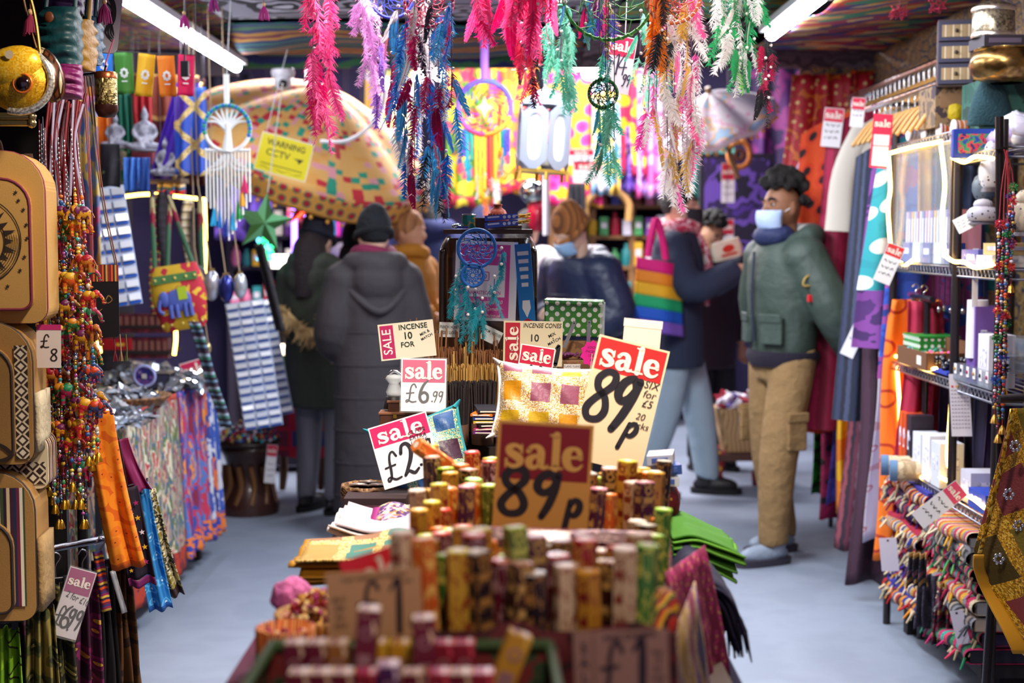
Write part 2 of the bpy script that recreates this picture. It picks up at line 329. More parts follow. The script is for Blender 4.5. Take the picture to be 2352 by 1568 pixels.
# ================================================================== the setting
def setting():
 fl = PAT('noise', ['7e8899', '838d9e', '8690a1', '808a9b'], 3, 'Object', rough=.62, lin_i=True, bump=.05, bs=180)
 struct('floor', MB().box((0, 6, -.02), (8, 14, .04)), fl)
 # dark painted boards behind the goods
 dk = M('17121b', .85); nv = M('3a3258', .8)
 struct('wall_left', MB().box((-2.05, 3.8, 1.2), (.06, 7.6, 2.4)), dk)
 gold = PAT('rings', ['5b4526', 'b48c50', '7a5b34', 'c9a568', '4d4a63'], 17, 'Object', stops=[0, .14, .3, .42, .6], rough=.6, metal=.1)
 struct('wall_right', MB().box((2.25, 3.8, 1.2), (.06, 7.6, 2.4)), gold)
 struct('wall_back', MB().box((0, 11.4, 1.6), (8, .08, 3.2)), nv)
 struct('wall_back_left', MB().box((-3.4, 9.4, 1.6), (.08, 4, 3.2)), nv)
 struct('wall_back_right', MB().box((3.4, 9.4, 1.6), (.08, 4, 3.2)), nv)
 struct('ceiling_market', MB().box((0, 9.5, 3.24), (7.2, 4, .06)), M('2a2550', .8))
 struct('ceiling', MB().box((0, 3.75, 2.47), (4.6, 7.5, .06)), M('241f2a', .8))
 # patterned cloths pinned under the ceiling
 bw = PAT('rings', ['d8d4dc', '1c1a24', 'c2bdc9', '17151e', '8f8a98'], 4.2, 'UV', stops=[0, .16, .30, .42, .6], rough=.85, dist=.6)
 bw2 = PAT('noise', ['16141d', 'd5d0da', '201d29', '8b8696'], 9, 'UV', asp=(1, 2.6, 1), rough=.85)
 rain = PAT('stripe', ['21285e', '2f6a66', '22306a', 'c08a2e', '6d2440', 'b27d2c', '2a2f63', '3a6b45'], 3.1, 'UV', rot=pi / 2, dist=.5, rough=.85)
 multi = PAT('noise', ['24386f', 'a5582e', '3e7f5c', 'd9b15a', '7d2f5c', '5b3f8f', 'c8643a'], 8, 'UV', asp=(.7, 2.2, 1), rough=.85, dist=.8)
 multi2 = PAT('cells', ['c04a32', '3f4f93', 'd8a356', '73306f', '3b8a6e', 'a83a55', 'e0c58a', '2b2f57'], 16, 'UV', asp=(.6, 1.6, 1), rough=.85, dist=.7)
 green = PAT('noise', ['1e4a3a', '2f9f86', '8f8a3a', '1d2f2c', '63bfa0'], 6, 'UV', asp=(.6, 2, 1), rough=.85)
 brown = PAT('stripe', ['6b5a63', '4f414b', '78666c', '5b4c56'], 9, 'UV', rot=pi / 2, dist=1.4, rough=.8)
 def cl(name, label, x0, x1, y0, y1, z, mat, sag=.05, n=3):
  def fn(u, v):
   x = x0 + (x1 - x0) * u; y = y0 + (y1 - y0) * v
   return (x, y, z - sag * (.5 + .5 * math.sin(u * pi * n + 2)) * math.sin(pi * min(1, max(0, v))) - .012 * math.sin(y * 9 + x * 3))
  tag(MB().grid(fn, 40, 40, 0, x1 - x0, y1 - y0).build(name, mat, solid=.003), label, 'ceiling cloth', 'patterned cloths pinned under the ceiling')
 cl('ceiling_cloth', 'black and white printed cloth pinned across the middle of the ceiling', -1.25, .45, 2.0, 6.4, 2.42, bw)
 cl('ceiling_cloth', 'striped blue and gold cloth along the back edge of the ceiling', -1.3, .35, 6.4, 7.45, 2.40, rain)
 cl('ceiling_cloth', 'multicoloured woven cloth over the left strip light', -2.0, -1.25, 3.0, 7.4, 2.41, multi)
 cl('ceiling_cloth', 'red and blue patterned cloth sagging right of the right strip light', 1.16, 2.2, 3.0, 7.3, 2.42, multi2, .12, 1)
 cl('ceiling_cloth', 'green and gold cloth above the green hoop dreamcatcher', .45, 1.14, 3.0, 6.3, 2.42, green)
 cl('ceiling_cloth', 'brown wood grain cloth at the back of the ceiling right of the middle', .35, 1.05, 6.3, 7.45, 2.40, brown)
 # valance boards that close the ceiling edge
 struct('trim_1', MB().box((-.55, 7.5, 2.385), (1.75, .03, .09)), rain)
 struct('trim_2', MB().box((1.2, 7.5, 2.385), (1.75, .03, .09)), brown)
 struct('trim_3', MB().box((-1.78, 7.5, 2.36), (.7, .03, .12)), M('6a5d66', .8))
 # strip lights: housing, two tubes, end cap
 for x, lb, y0, n in ((-1.37, 'twin white LED strip light on the ceiling at the left', 7.18, 3), (1.085, 'white LED strip light on the ceiling at the right', 6.05, 3)):
  t = thing('strip_light', lb, 'light', (x, y0, 2.305))
  MB().box((0, -1.6, .03), (.09, 3.25, .03)).build('housing', M('e8e8ec', .4), t, bevel=.004)
  for k in range(n):
   MB().tube([(0, -.03 - k * 1.06, 0), (0, -1.03 - k * 1.06, 0)], .026, 12).build('lamp_tube', M('eaf1ff', .4, emit=26), t)
  for k in range(n): MB().box((0, -1.045 - k * 1.06, 0), (.058, .03, .05)).build('lamp_holder', M('f2f2f2', .4), t, bevel=.004)
setting()
# ================================================================== signs
INK = '1c1a22'
ORD = ['topmost', 'second from the top', 'third from the top', 'fourth from the top', 'fifth from the top', 'sixth from the top', 'seventh from the top', 'lowest']
NTH = ['first', 'second', 'third', 'fourth', 'fifth', 'sixth', 'seventh', 'eighth', 'ninth', 'tenth', 'eleventh', 'twelfth', 'thirteenth', 'fourteenth', 'fifteenth', 'sixteenth', 'seventeenth', 'eighteenth', 'nineteenth', 'twentieth', '21st', '22nd', '23rd', '24th', '25th', '26th', '27th', '28th', '29th', '30th']
def sign(label, cx, cy, Y, wpx, hpx, cw=0, base='efeae2', head=None, hf=.36, side=False, hcol='c01a50', htxt='f6eee0', draw=None, ink=INK, lean=-.12, rz=0, gloss=.3, margin=.03, sleeve=False, fancy=False, name='price_sign', cat_='sign', group=None, hsize=1, stick=0):
 s = S(Y); w, h = wpx * s, hpx * s
 t = thing(name, label, cat_, P(cx, cy, Y), (lean, math.radians(cw), rz), group)
 MB().box((0, 0, 0), (w, .0012, h)).build('card', M(base, .5, coat=gloss), t)
 L = MB(); y = -.0016; m = margin * w
 if hcol:
  hb = MB()
  if side: hx0, hx1, hz0, hz1 = -w / 2 + m, -w / 2 + hf * w, -h / 2 + m, h / 2 - m
  else: hx0, hx1, hz0, hz1 = -w / 2 + m, w / 2 - m, h / 2 - hf * h, h / 2 - m
  hb.add([(hx0, y + .0006, hz0), (hx1, y + .0006, hz0), (hx1, y + .0006, hz1), (hx0, y + .0006, hz1)], [(0, 1, 2, 3)])
  hb.build('header', M(hcol, .45, coat=gloss), t)
  if head:
   cx_, cz_ = (hx0 + hx1) / 2, (hz0 + hz1) / 2; hm = MB()
   long_, short = (hz1 - hz0, hx1 - hx0) if side else (hx1 - hx0, hz1 - hz0)
   if head == 'sale':
    sz = min(short * .80 * hsize, long_ * .92 / 2.36); sx = min(1.25, long_ * .9 / (2.36 * sz))
    letter(hm, head, cx_, y - .0002, cz_ , sz, 0, sx, 1.0, 0, pi / 2 if side else 0)
   else: text(hm, head, cx_, y - .0002, cz_, short * .95, 0, .01, 0, pi / 2 if side else 0, min(1, long_ / (short * .95 * .68 * len(head))))
   hm.build('header_lettering', M(htxt, .5), t)
 if draw:
  draw(L, w, h, y); L.build('lettering', M(ink, .5), t)
 if stick: MB().tube([(0, .003, 0), (0, .003, stick - t.location.z)], .002, 5).build('stick', M('c8b890', .6), t)
 if sleeve:
  MB().box((0, -.004, 0), (w * 1.05, .0006, h * 1.05)).build('plastic_sleeve', M('ffffff', .12, alpha=.07), t)
 return t
def d_89a(L, w, h, y):
 letter(L, '8', -.27 * w, y, -.02 * h, .33 * h, sx=1.1, fat=1.35); letter(L, '9', .06 * w, y, -.03 * h, .31 * h, sx=1.1, fat=1.4); letter(L, 'p', .33 * w, y, -.09 * h, .28 * h, sx=.9, fat=1.4)
sign('dark red sale sign reading 89p standing in the middle of the incense boxes', 1245, 1128, 2.08, 222, 320, 3.5, 'd9a24c', 'sale', .42, hcol='8a0f1e', htxt='e0b35a', draw=d_89a, lean=-.05, gloss=.05, margin=.035)
def d_89b(L, w, h, y):
 letter(L, '8', -.30 * w, y, .02 * h, .40 * h, sx=.8, fat=1.1, shear=.12); letter(L, '9', .02 * w, y, .0 * h, .42 * h, sx=.75, fat=1.15, shear=.1); letter(L, 'p', .20 * w, y, -.16 * h, .26 * h, sx=.9, fat=1.2, shear=.1)
 for i, tx in enumerate(('SIX', 'for', '£5')): text(L, tx, .36 * w, y, (.20 - .075 * i) * h, .085 * h, shear=.2)
 for i, tx in enumerate(('20', 'sticks')): text(L, tx, .31 * w, y, (-.06 - .07 * i) * h, .075 * h, shear=.2)
sign('yellowed sale sign reading 89p tilted to the right behind the incense boxes', 1424, 928, 2.75, 168, 292, 14, 'f3dcae', 'sale', .27, hcol='d3241c', htxt='fff3dd', draw=d_89b, gloss=.6)
o = thing('blank_card', 'blank cream card taped above the tilted yellowed sale sign', 'card', P(1474, 778, 2.78), (-.1, .1, 0))
MB().box((0, 0, 0), (86 * S(2.78), .0012, 78 * S(2.78))).build('card', M('f7e6c4', .4, coat=.4), o); MB().box((0, -.001, .03), (90 * S(2.78), .0006, .016)).build('tape', M('fffaf0', .15, alpha=.5), o)
def d_299(L, w, h, y):
 letter(L, '£', -.28 * w, y, -.20 * h, .46 * h, sx=.85, fat=.8); letter(L, '2', .02 * w, y, -.16 * h, .50 * h, sx=.8, fat=.95); letter(L, '.', .2 * w, y, -.16 * h, .3 * h); letter(L, '99', .35 * w, y, -.06 * h, .26 * h, sx=.6, fat=.8)
 for i, tx in enumerate(('£2 FOR', 'EXTRA', 'LARGE')): text(L, tx, .26 * w, y - .0006, (.24 - .085 * i) * h, .09 * h, bold=.01, shear=.15)
sign('white sale sign reading 2.99 pinned on the teal cushion', 931, 1034, 2.99, 141, 148, -17, 'f4f2f4', 'sale', .34, hcol='c9165a', draw=d_299, gloss=.8, margin=.02, lean=-.25)
def d_699(L, w, h, y):
 letter(L, '£', -.27 * w, y, -.17 * h, .36 * h, sx=.95, fat=.75); letter(L, '6', .02 * w, y, -.14 * h, .42 * h, sx=.95, fat=.95); letter(L, '.', .2 * w, y, -.22 * h, .2 * h); letter(L, '99', .33 * w, y, -.22 * h, .2 * h, sx=.85, fat=.75)
sign('white sale sign reading 6.99 standing in front of the incense sticks', 973, 884, 3.3, 104, 122, 1, 'f2f1f2', 'sale', .45, hcol='c3155f', draw=d_699, gloss=.4, margin=.03, lean=-.05, sleeve=True, stick=1.0)
def d_inc(L, w, h, y):
 text(L, 'INCENSE', .13 * w, y, .36 * h, .2 * h, bold=.012); text(L, '10', .02 * w, y, .12 * h, .26 * h, bold=.02); text(L, 'FOR', -.0 * w, y, -.12 * h, .2 * h, bold=.012)
 text(L, 'MIX &', .33 * w, y, .16 * h, .11 * h, bold=.006, rot=.4); text(L, 'MATCH', .36 * w, y, .04 * h, .1 * h, bold=.006, rot=.4)
sign('cream sign reading incense 10 for with a magenta side strip', 935, 781, 3.42, 128, 84, -6, 'e6dcc4', 'SALE', .27, True, 'b8265f', 'f4e4e0', draw=d_inc, ink='12301f', gloss=.15, lean=0, stick=.9)
def d_cone(L, w, h, y):
 text(L, 'INCENSE CONES', .15 * w, y, .40 * h, .14 * h, bold=.008, shear=.2, sx=.8); text(L, '10', .02 * w, y, .12 * h, .22 * h, bold=.012); text(L, 'for', .02 * w, y, -.16 * h, .2 * h, bold=.008, shear=.2)
 text(L, 'MIX', .32 * w, y, .2 * h, .1 * h, bold=.006, rot=.5); text(L, '+', .34 * w, y, .12 * h, .08 * h, bold=.006); text(L, 'MATCH', .36 * w, y, .06 * h, .09 * h, bold=.006, rot=.5)
 letter(L, 'p', .22 * w, y, -.2 * h, .26 * h, sx=.9, fat=1.3); letter(L, '1', .38 * w, y, -.26 * h, .42 * h, sx=1, fat=1.4, shear=.15)
sign('cream sign reading incense cones 10 for with a crimson side strip', 1224, 789, 3.42, 136, 104, 1, 'dccda6', 'sale', .28, True, 'b3142e', 'f0e2cc', draw=d_cone, gloss=.15, lean=0, stick=.83)
def d_one(L, w, h, y):
 letter(L, '£', -.18 * w, y, -.28 * h, .5 * h, sx=.8, fat=.6); letter(L, '1', .14 * w, y, -.3 * h, .5 * h, fat=1.4)
sign('small sale sign tucked behind the white patchwork cushion', 1230, 838, 3.3, 80, 88, 9, 'f2f1ee', 'sale', .5, hcol='cc1440', draw=d_one, gloss=.2, lean=0, stick=.83)
def d_front(L, w, h, y):
 text(L, '15 gm masala sticks agarbatti', .0, y, .41 * h, .088 * h, bold=.008, shear=.25, rot=.05, sx=.95); text(L, 'each', .36 * w, y, .33 * h, .08 * h, bold=.006, shear=.2)
 for i, tx in enumerate(('BUY', 'SIX', 'for', '£5.0')): text(L, tx, -.37 * w, y, (.1 - .125 * i) * h, .105 * h, bold=.006, shear=.2)
 letter(L, '£', -.06 * w, y, .0 * h, .66 * h, sx=.85, fat=.85); letter(L, '1', .24 * w, y, -.06 * h, .78 * h, sx=1, fat=.75); letter(L, '4', .40 * w, y, -.3 * h, .26 * h, sx=.8, fat=.9)
sign('cream hand written one pound sign leaning over the front tray of small boxes', 860, 1388, 1.46, 222, 158, -3.5, 'b48c5e', None, hcol=None, draw=d_front, ink='120a10', gloss=0, lean=-.12)
sign('bright red sale card half hidden behind the cream one pound sign', 862, 1312, 1.62, 150, 92, -17, 'e8202c', 'sale', .98, hcol='e8202c', gloss=.3, htxt='fbe3c8', lean=-.1)
def d_nag(L, w, h, y):
 for i, tx in enumerate('SALE'): text(L, tx, -.39 * w, y, (.30 - .17 * i) * h, .17 * h, bold=.006)
 L.box((-.29 * w, y, 0), (.006 * w, .0004, .9 * h)); text(L, 'NAG CHAMPA', .1 * w, y, .43 * h, .095 * h, bold=.012, rot=.05)
 letter(L, '£', -.1 * w, y, .04 * h, .62 * h, sx=.75, fat=.8); letter(L, '1', .2 * w, y, .06 * h, .62 * h, sx=1, fat=1)
 for i, tx in enumerate(('buy', '10', 'for', 'only', '£5')): text(L, tx, .38 * w, y, (.24 - .1 * i) * h, .09 * h, bold=.004, shear=.15)
sign('dim hand written one pound sign at the front right corner of the display', 1428, 1545, 1.42, 222, 200, -2, '8f6c5a', None, hcol=None, draw=d_nag, ink='22121a', gloss=0, lean=-.08)
def squig(L, w, h, y, zs, f=.7, t=.05, sx=0):
 for i, z in enumerate(zs): L.stroke([(sx * w + f * w * (k / 9 - .5), z * h + .028 * h * math.sin(k * 2.3 + i * 2), t * w * (.6 + .4 * math.sin(k * 1.7 + i))) for k in range(10)], y, k=3)
# ================================================================== the display table
def display():
 cl = PAT('patch', ['3a1f5c', '7a1c3e', '2a4a7c', '8c7a5a', '5a2a6c', 'a34a2c'], 9, 'UV', border=['c49a3c', '8a6a2c', 'e8d49a', '5b3a1c'], bw=.09)
 t = thing('display_table', 'long table running down the middle of the shop under the incense and fabrics', 'table', (0, 0, 0))
 MB().box((.01, 2.5, .80), (.62, 2.5, .03)).build('tabletop', M('3a2a22', .6), t)
 for x in (-.27, .29):
  for y in (1.32, 3.68): MB().box((x, y, .393), (.05, .05, .785)).build('leg', M('2c2019', .6), t)
 # skirt cloth round the table
 def fn(u, v):
  a = u * 4; s_ = int(min(a, 3.999)); q = a - s_; c = [(-.315, 3.76), (-.315, 1.23), (.335, 1.23), (.335, 3.76), (-.315, 3.76)]
  x = c[s_][0] + (c[s_ + 1][0] - c[s_][0]) * q; y = c[s_][1] + (c[s_ + 1][1] - c[s_][1]) * q
  k = .018 * math.sin(u * 150) * v + .02 * v; nx, ny = [(-1, 0), (0, -1), (1, 0), (0, 1)][s_]
  return (x + nx * k, y + ny * k, .812 - .77 * v)
 tag(MB().grid(fn, 240, 8, 0, 6.2, .77).build('table_skirt', PAT('cells', ['2a1030', '4a1230', '1c1838', '5c1a2a', '241040'], 14, 'UV', rough=.8), solid=.002), 'dark patterned cloth skirt hanging round the display table', 'cloth')
 # box that holds the hexagonal incense
 b = thing('incense_crate', 'deep crate lined with dark maroon cloth holding the hexagonal incense boxes', 'crate', (.035, 2.02, .82))
 mr = PAT('noise', ['3a0d12', '54121a', '2c0a10'], 22, 'UV', rough=.85)
 for a_, b_, h in (((-.175, -.53), (.135, -.53), .22), ((.135, -.53), (.245, .53), .15), ((.245, .53), (-.18, .53), .13), ((-.18, .53), (-.175, -.53), .13)):
  dx, dy = b_[0] - a_[0], b_[1] - a_[1]; MB().box((0, 0, 0), (math.hypot(dx, dy), .012, h)).build('side_panel', mr, b, ((a_[0] + b_[0]) / 2, (a_[1] + b_[1]) / 2, h / 2), (0, 0, math.atan2(dy, dx)))
 MB().add([(-.175, -.53, .012), (.135, -.53, .012), (.245, .53, .012), (-.18, .53, .012)], [(0, 1, 2, 3)]).build('base', mr, b, solid=.01)
 MB().grid(lambda u, v: (-.18 + .32 * u, -.535 - .02 * v + .006 * math.sin(u * 30), .226 - .20 * v + .006 * math.sin(u * 17)), 40, 8, 0, .3, .2).build('cloth_rim', mr, b, solid=.003)
 # hexagonal boxes
 fams = [('red', '8e1420', 'd8a24a', 'e8402c'), ('gold', 'c08a2a', '7a1c1c', 'f0b030'), ('olive green', '55661c', 'b8c05a', 'b8d020'), ('dark brown', '40201c', 'c9a35a', 'd8a088'), ('yellow', 'd8ab3c', '8c2c1c', 'e6d630'),
   ('maroon', '5c1224', 'caa0a0', 'e05030'), ('orange', 'd0601c', 'f0c060', 'f08028'), ('violet blue', '4a4a8c', 'b8b4d8', 'b8b0d8'), ('cream', 'd0b890', '8a4030', 'f4dcc8'), ('plum', '4c1c44', 'c0a060', 'd890a0'), ('green', '3c7a2c', 'd8d860', 'a8d838'), ('black', '241a22', 'b08040', 'c8c0b0')]
 proto = {}
 def hexbox(fam, kind, L=.225):
  nm, c0, c1, c2 = fam; key = (nm, kind)
  if key in proto: return proto[key], False
  t = thing('incense_box', '', 'incense box')
  r = .0146 if kind == 0 else .0128; n = 6 if kind == 0 else 4; ph = pi / 6 if n == 6 else pi / 4; r = r if n == 6 else r * 1.25
  body = PAT('noise', [c0, c1, c0], 130, 'Object', asp=(1, 1, .35), rough=.38, coat=.3, stops=[0, .60, .74])
  MB().lathe([(r, 0), (r, L)], n, ph=ph).build('carton', [body], t, smooth=False)
  pm = MB(); ap = r * math.cos(pi / n) + .0004
  for k in range(n):
   if k % 2 == 0 or n == 4:
    a = 2 * pi * k / n + ph + pi / n; pm.at((ap * math.cos(a), ap * math.sin(a), 0), (0, 0, a + pi / 2)); wd = r * (.34 if n == 6 else .5)
    for z in range(5): pm.add([(-wd, 0, L - .03 - z * .014), (wd, 0, L - .03 - z * .014), (wd, 0, L - .021 - z * .014), (-wd, 0, L - .021 - z * .014)][::1], [(0, 1, 2, 3)], z % 2)
    pm.disc(0, 0, L - .011, wd * .8, 0, 10); pm.disc(0, -.0002, L - .011, wd * .45, 1, 8)
  pm.build('printing', [M(c1, .4), M(c0, .4)], t)
  cap = MB().lathe([(r * .985, L + .0004), (r * .9, L + .0022), (r * .0, L + .0022)], n, ph=ph, caps=False); cap.lathe([(r * .45, L + .0024), (0, L + .0024)], n, 1, caps=False, ph=ph)
  cap.build('end_flap', [M(c2, .38, coat=.4), M('f4ecd8', .4)], t, smooth=False)
  proto[key] = t; return t, True
 rows = 20; cnt = {}
 for r in range(rows):
  Y = 1.535 + r * .0485; xl = -.115 if r < 4 else -.128; xr = .1114 * Y - .018
  if r > 14: xl += .0;
  k = 0; x = xl + (.012 if r % 2 else 0); row = []
  while x < xr:
   skip = (R.random() < (0 if r < 2 else .1 if r < 5 else .2)) or (2.02 < Y < 2.14 and -.035 < x - .05 < .13 and True) or (1.79 < Y < 2.12 and -.06 < x < .165) or (r in (5, 6) and R.random() < .5)
   if Y > 2.4 and x > .12: skip = True
   if not skip: row.append(x)
   x += .0298
  for i, x in enumerate(row):
   fam = R.choices(fams, [4, 4, 2, 4, 3, 4, 3, 1, 2, 2, 2, 2])[0]; kind = 0 if R.random() < .78 else 1
   o, first = hexbox(fam, kind)
   zz = .837 + R.uniform(-.0, .034) + (.028 if r < 3 else 0) + (.035 if R.random() < .1 and (Y < 1.62 or Y > 2.12) else 0) - (.022 if 1.64 < Y < 2.1 else 0)
   o2 = o if first else dup(o)
   o2.location = (x + R.uniform(-.003, .003), Y + R.uniform(-.006, .006), zz); o2.rotation_euler = (R.uniform(-.06, .06), R.uniform(-.05, .05) + (x - .03) * .22, R.uniform(0, 1))
   shape = 'hexagonal' if kind == 0 else 'square'
   o2['label'] = f'{fam[0]} {shape} incense box, {NTH[i]} from the left in {"the front row" if r == 0 else "the " + NTH[r] + " row from the front"}'
   o2['group'] = 'upright incense boxes in the crate'
 def lying(label, fam, loc, rot, L=.23):
  o, first = hexbox(fam, 0, L)
  q = o if first else dup(o); q.location = loc; q.rotation_euler = rot; q['label'] = label
  if 'group' in q: del q['group']
 p = P(1120, 1232, 1.93); lying('maroon incense box lying crosswise in front of the dark red sale sign', fams[5], p, (0, pi / 2 + .03, 0))
 a, b_ = P(1070, 1098, 2.42), P(958, 1022, 2.36); d = (b_ - a); q = d.to_track_quat('Z', 'Y').to_euler(); a = b_ - d.normalized() * .225
 lying('orange incense box lying aslant on top of the back rows', fams[6], a, q)
 # front tray of small boxes
 t = thing('box_tray', 'low tray with a green rim holding rows of small incense boxes', 'tray', (-.105, 1.325, .98))
 MB().box((0, 0, .005), (.30, .26, .01)).build('base', M('2a1a14', .7), t)
 MB().tube([(-.155, -.13, .045), (-.145, .13, .055), (.145, .13, .055), (.155, -.13, .045)], .008, 8, close=True).build('rim', M('3f5a34', .6), t)
 for a in (((-.15, 0, .03), (.006, .26, .05)), ((.15, 0, .03), (.006, .26, .05)), ((0, .13, .03), (.30, .006, .05)), ((0, -.13, .03), (.30, .006, .05))): MB().box(*a).build('side_panel', PAT('rings', ['1c2a1c', '2f4a2c', '7a2a2a'], 40, 'Object', stops=[0, .25, .45]), t)
 pl = thing('plinth', 'dark block that lifts the front tray above the table', 'block', (-.105, 1.325, .815))
 MB().box((0, 0, .08), (.26, .22, .16)).build('block', M('2a1218', .8), pl, bevel=.004)
 MB().tube([(-.13, -.11, .161), (-.13, .11, .161), (.13, .11, .161), (.13, -.11, .161)], .003, 6, close=True).build('edging', M('4a2028', .7), pl)
 small = {}
 def sb(col, top, label, loc, rot=(0, 0, 0), dims=(.0205, .0205, .09), group='small incense boxes in the front tray'):
  key = (col, dims)
  if key in small: o = dup(small[key])
  else:
   o = thing('small_incense_box', '', 'incense box'); w, d, h = dims
   MB().box((0, 0, h / 2), (w, d, h)).build('carton', PAT('noise', [col, col, top], 150, 'Object', asp=(1, 1, .4), rough=.42, stops=[0, .5, .86]), o, bevel=.0006)
   m = MB().box((0, 0, h + .0006), (w * .97, d * .97, .0012)); m.box((-w * .2, 0, h + .0014), (w * .2, d * .95, .0006), 1); m.box((w * .22, 0, h + .0014), (w * .2, d * .95, .0006), 2); m.build('end_flap', [M(top, .4, coat=.3), M('8a2a78', .4), M('efe6f4', .4)], o)
   m = MB().box((0, -d / 2 - .0003, h * .32), (w * .6, .0006, h * .5)); m.disc(0, -d / 2 - .0006, h * .78, w * .3, 0, 14); m.disc(0, -d / 2 - .0008, h * .78, w * .2, 1, 12); m.build('printing', [M('a0787a', .5), M(col, .5)], o)
   small[key] = o
  o.location = loc; o.rotation_euler = rot; o['label'] = label; o['group'] = group
 mar, yel, ora = ('6a1a30', 'e6c8a0'), ('d09a20', 'f0c840'), ('a06a30', 'f0d8b0')
 def put(px, py, Y, c, label, rot=(0, 0, 0), dims=(.0205, .0205, .09)):
  p = P(px, py, Y); p.z -= dims[2]; sb(c[0], c[1], label, p, rot, dims)
 back = [(680, mar), (730, mar), (778, ora), (868, yel), (920, yel), (1020, ('8a2030', 'e05060')), (1068, ('8a2030', 'e05060'))]
 nm = {'6a1a30': 'maroon', 'd09a20': 'yellow', 'a06a30': 'tan', '8a2030': 'red', '4a1c4c': 'plum'}
 for i, (px, c) in enumerate(back): put(px, 1474, 1.40, c, f'{nm[c[0]]} small incense box, {NTH[i]} from the left in the back row of the tray')
 mid = [(690, mar), (740, mar), (790, mar), (845, ('8a2030', 'e05060')), (950, mar), (1010, ('8a2030', 'e05060')), (1060, mar), (1110, ('8a2030', 'e05060'))]
 for i, (px, c) in enumerate(mid): put(px, 1542, 1.325, c, f'{nm[c[0]]} small incense box, {NTH[i]} from the left in the middle row of the tray')
 front = [(640, mar), (695, mar), (755, mar), (815, yel), (930, ('4a1c4c', 'd8c0d0')), (990, mar), (1050, yel)]
 for i, (px, c) in enumerate(front): put(px, 1590, 1.25, c, f'{nm[c[0]]} small incense box, {NTH[i]} from the left in the front row of the tray')
 put(826, 1396, 1.36, mar, 'tall maroon incense box standing in front of the one pound sign', (0, .10, 0), (.021, .021, .10))
 put(978, 1418, 1.36, mar, 'tall maroon incense box standing at the right of the one pound sign', (0, -.02, .1), (.0215, .021, .10))
 put(893, 1524, 1.30, ('4a1c4c', 'd8c0d0'), 'plum incense box raised above the middle of the tray', (0, 0, .1), (.021, .021, .09))
 a = P(1195, 1462, 1.40); sb('c8962c', 'f0c850', 'yellow incense box leaning beside the dim one pound sign', a + Vector((-.032, 0, -.082)), (0, .37, .1), (.024, .02, .09), 'leaning boxes')
 # potpourri bowl and baskets on the left
 p = P(745, 1405, 1.9); t = thing('wicker_bowl', 'shallow wicker bowl of potpourri behind the one pound sign', 'bowl', p)
 MB().lathe([(.02, -.05), (.05, -.045), (.066, -.015), (.068, 0), (.060, 0), (.046, -.038), (.0, -.042)], 32, caps=False).build('bowl', PAT('zig', ['8a5a24', 'c08a3c', '6a431a', 'a8732c'], 60, 'Object', rough=.8), t)
 m = MB()
 for k in range(230):
  a, r = R.uniform(0, 2 * pi), .056 * math.sqrt(R.random()); m.ell((r * math.cos(a), r * math.sin(a), -.022 + .045 * (1 - (r / .06) ** 2) + R.uniform(-.004, .01)), (R.uniform(.003, .008), R.uniform(.003, .007), .003), 5, R.randint(0, 4), (R.uniform(0, 3), R.uniform(0, 3), 0))
 o = m.build('potpourri', [M('a3142c', .6), M('d8a030', .6), M('6a1030', .6), M('c8408a', .6), M('f0d890', .6)]); o.location = p; tag(o, 'dried red and gold potpourri heaped in the wicker bowl', 'potpourri', kind='stuff')
 p = P(672, 1370, 2.0); m = MB()
 for k in range(90): a, b2 = R.uniform(0, 6.28), R.uniform(-.4, 1.5); m.ell((.024 * math.cos(a) * math.cos(b2), .024 * math.sin(a) * math.cos(b2), .02 * math.sin(b2)), R.uniform(.006, .011), 6)
 tag(m.build('pompom', M('e77ab8', .9, bump=.6, bs=300), None, p, remesh=.003), 'fluffy pink pompom behind the wicker bowl', 'pompom')
 p = P(655, 1440, 1.78); t = thing('orange_basket', 'orange woven basket at the left front corner of the table', 'basket', p)
 MB().lathe([(.030, -.10), (.037, -.06), (.038, .0), (.034, .002), (.031, -.03), (0, -.035)], 30, caps=False).build('body', PAT('zig', ['d8701c', 'a8481c', 'e8a04c', '8a3414'], 90, 'Object'), t)
 MB().lathe([(.0375, -.05), (.039, -.045), (.039, -.035), (.0375, -.03)], 30, caps=False).build('band', M('8fa060', .7), t)
 m = MB()
 for k in range(60): a, r = R.uniform(0, 6.28), .03 * math.sqrt(R.random()); m.ell((r * math.cos(a), r * math.sin(a), -.022 + R.uniform(0, .012)), R.uniform(.003, .006), 5, R.randint(0, 2))
 o = m.build('potpourri', [M('8a1438', .6), M('f0e0b8', .6), M('b0305c', .6)], None, p); tag(o, 'purple and cream petals filling the orange woven basket', 'potpourri', kind='stuff')
 bl = thing('basket_riser', 'dark cloth covered block under the orange basket and wicker bowl', 'block', (-.27, 1.86, .815))
 MB().box((0, 0, .045), (.17, .24, .08)).build('block', M('2a1020', .85), bl, bevel=.006); MB().box((0, 0, .088), (.175, .245, .006)).build('cloth_top', M('5a1a3c', .85), bl)
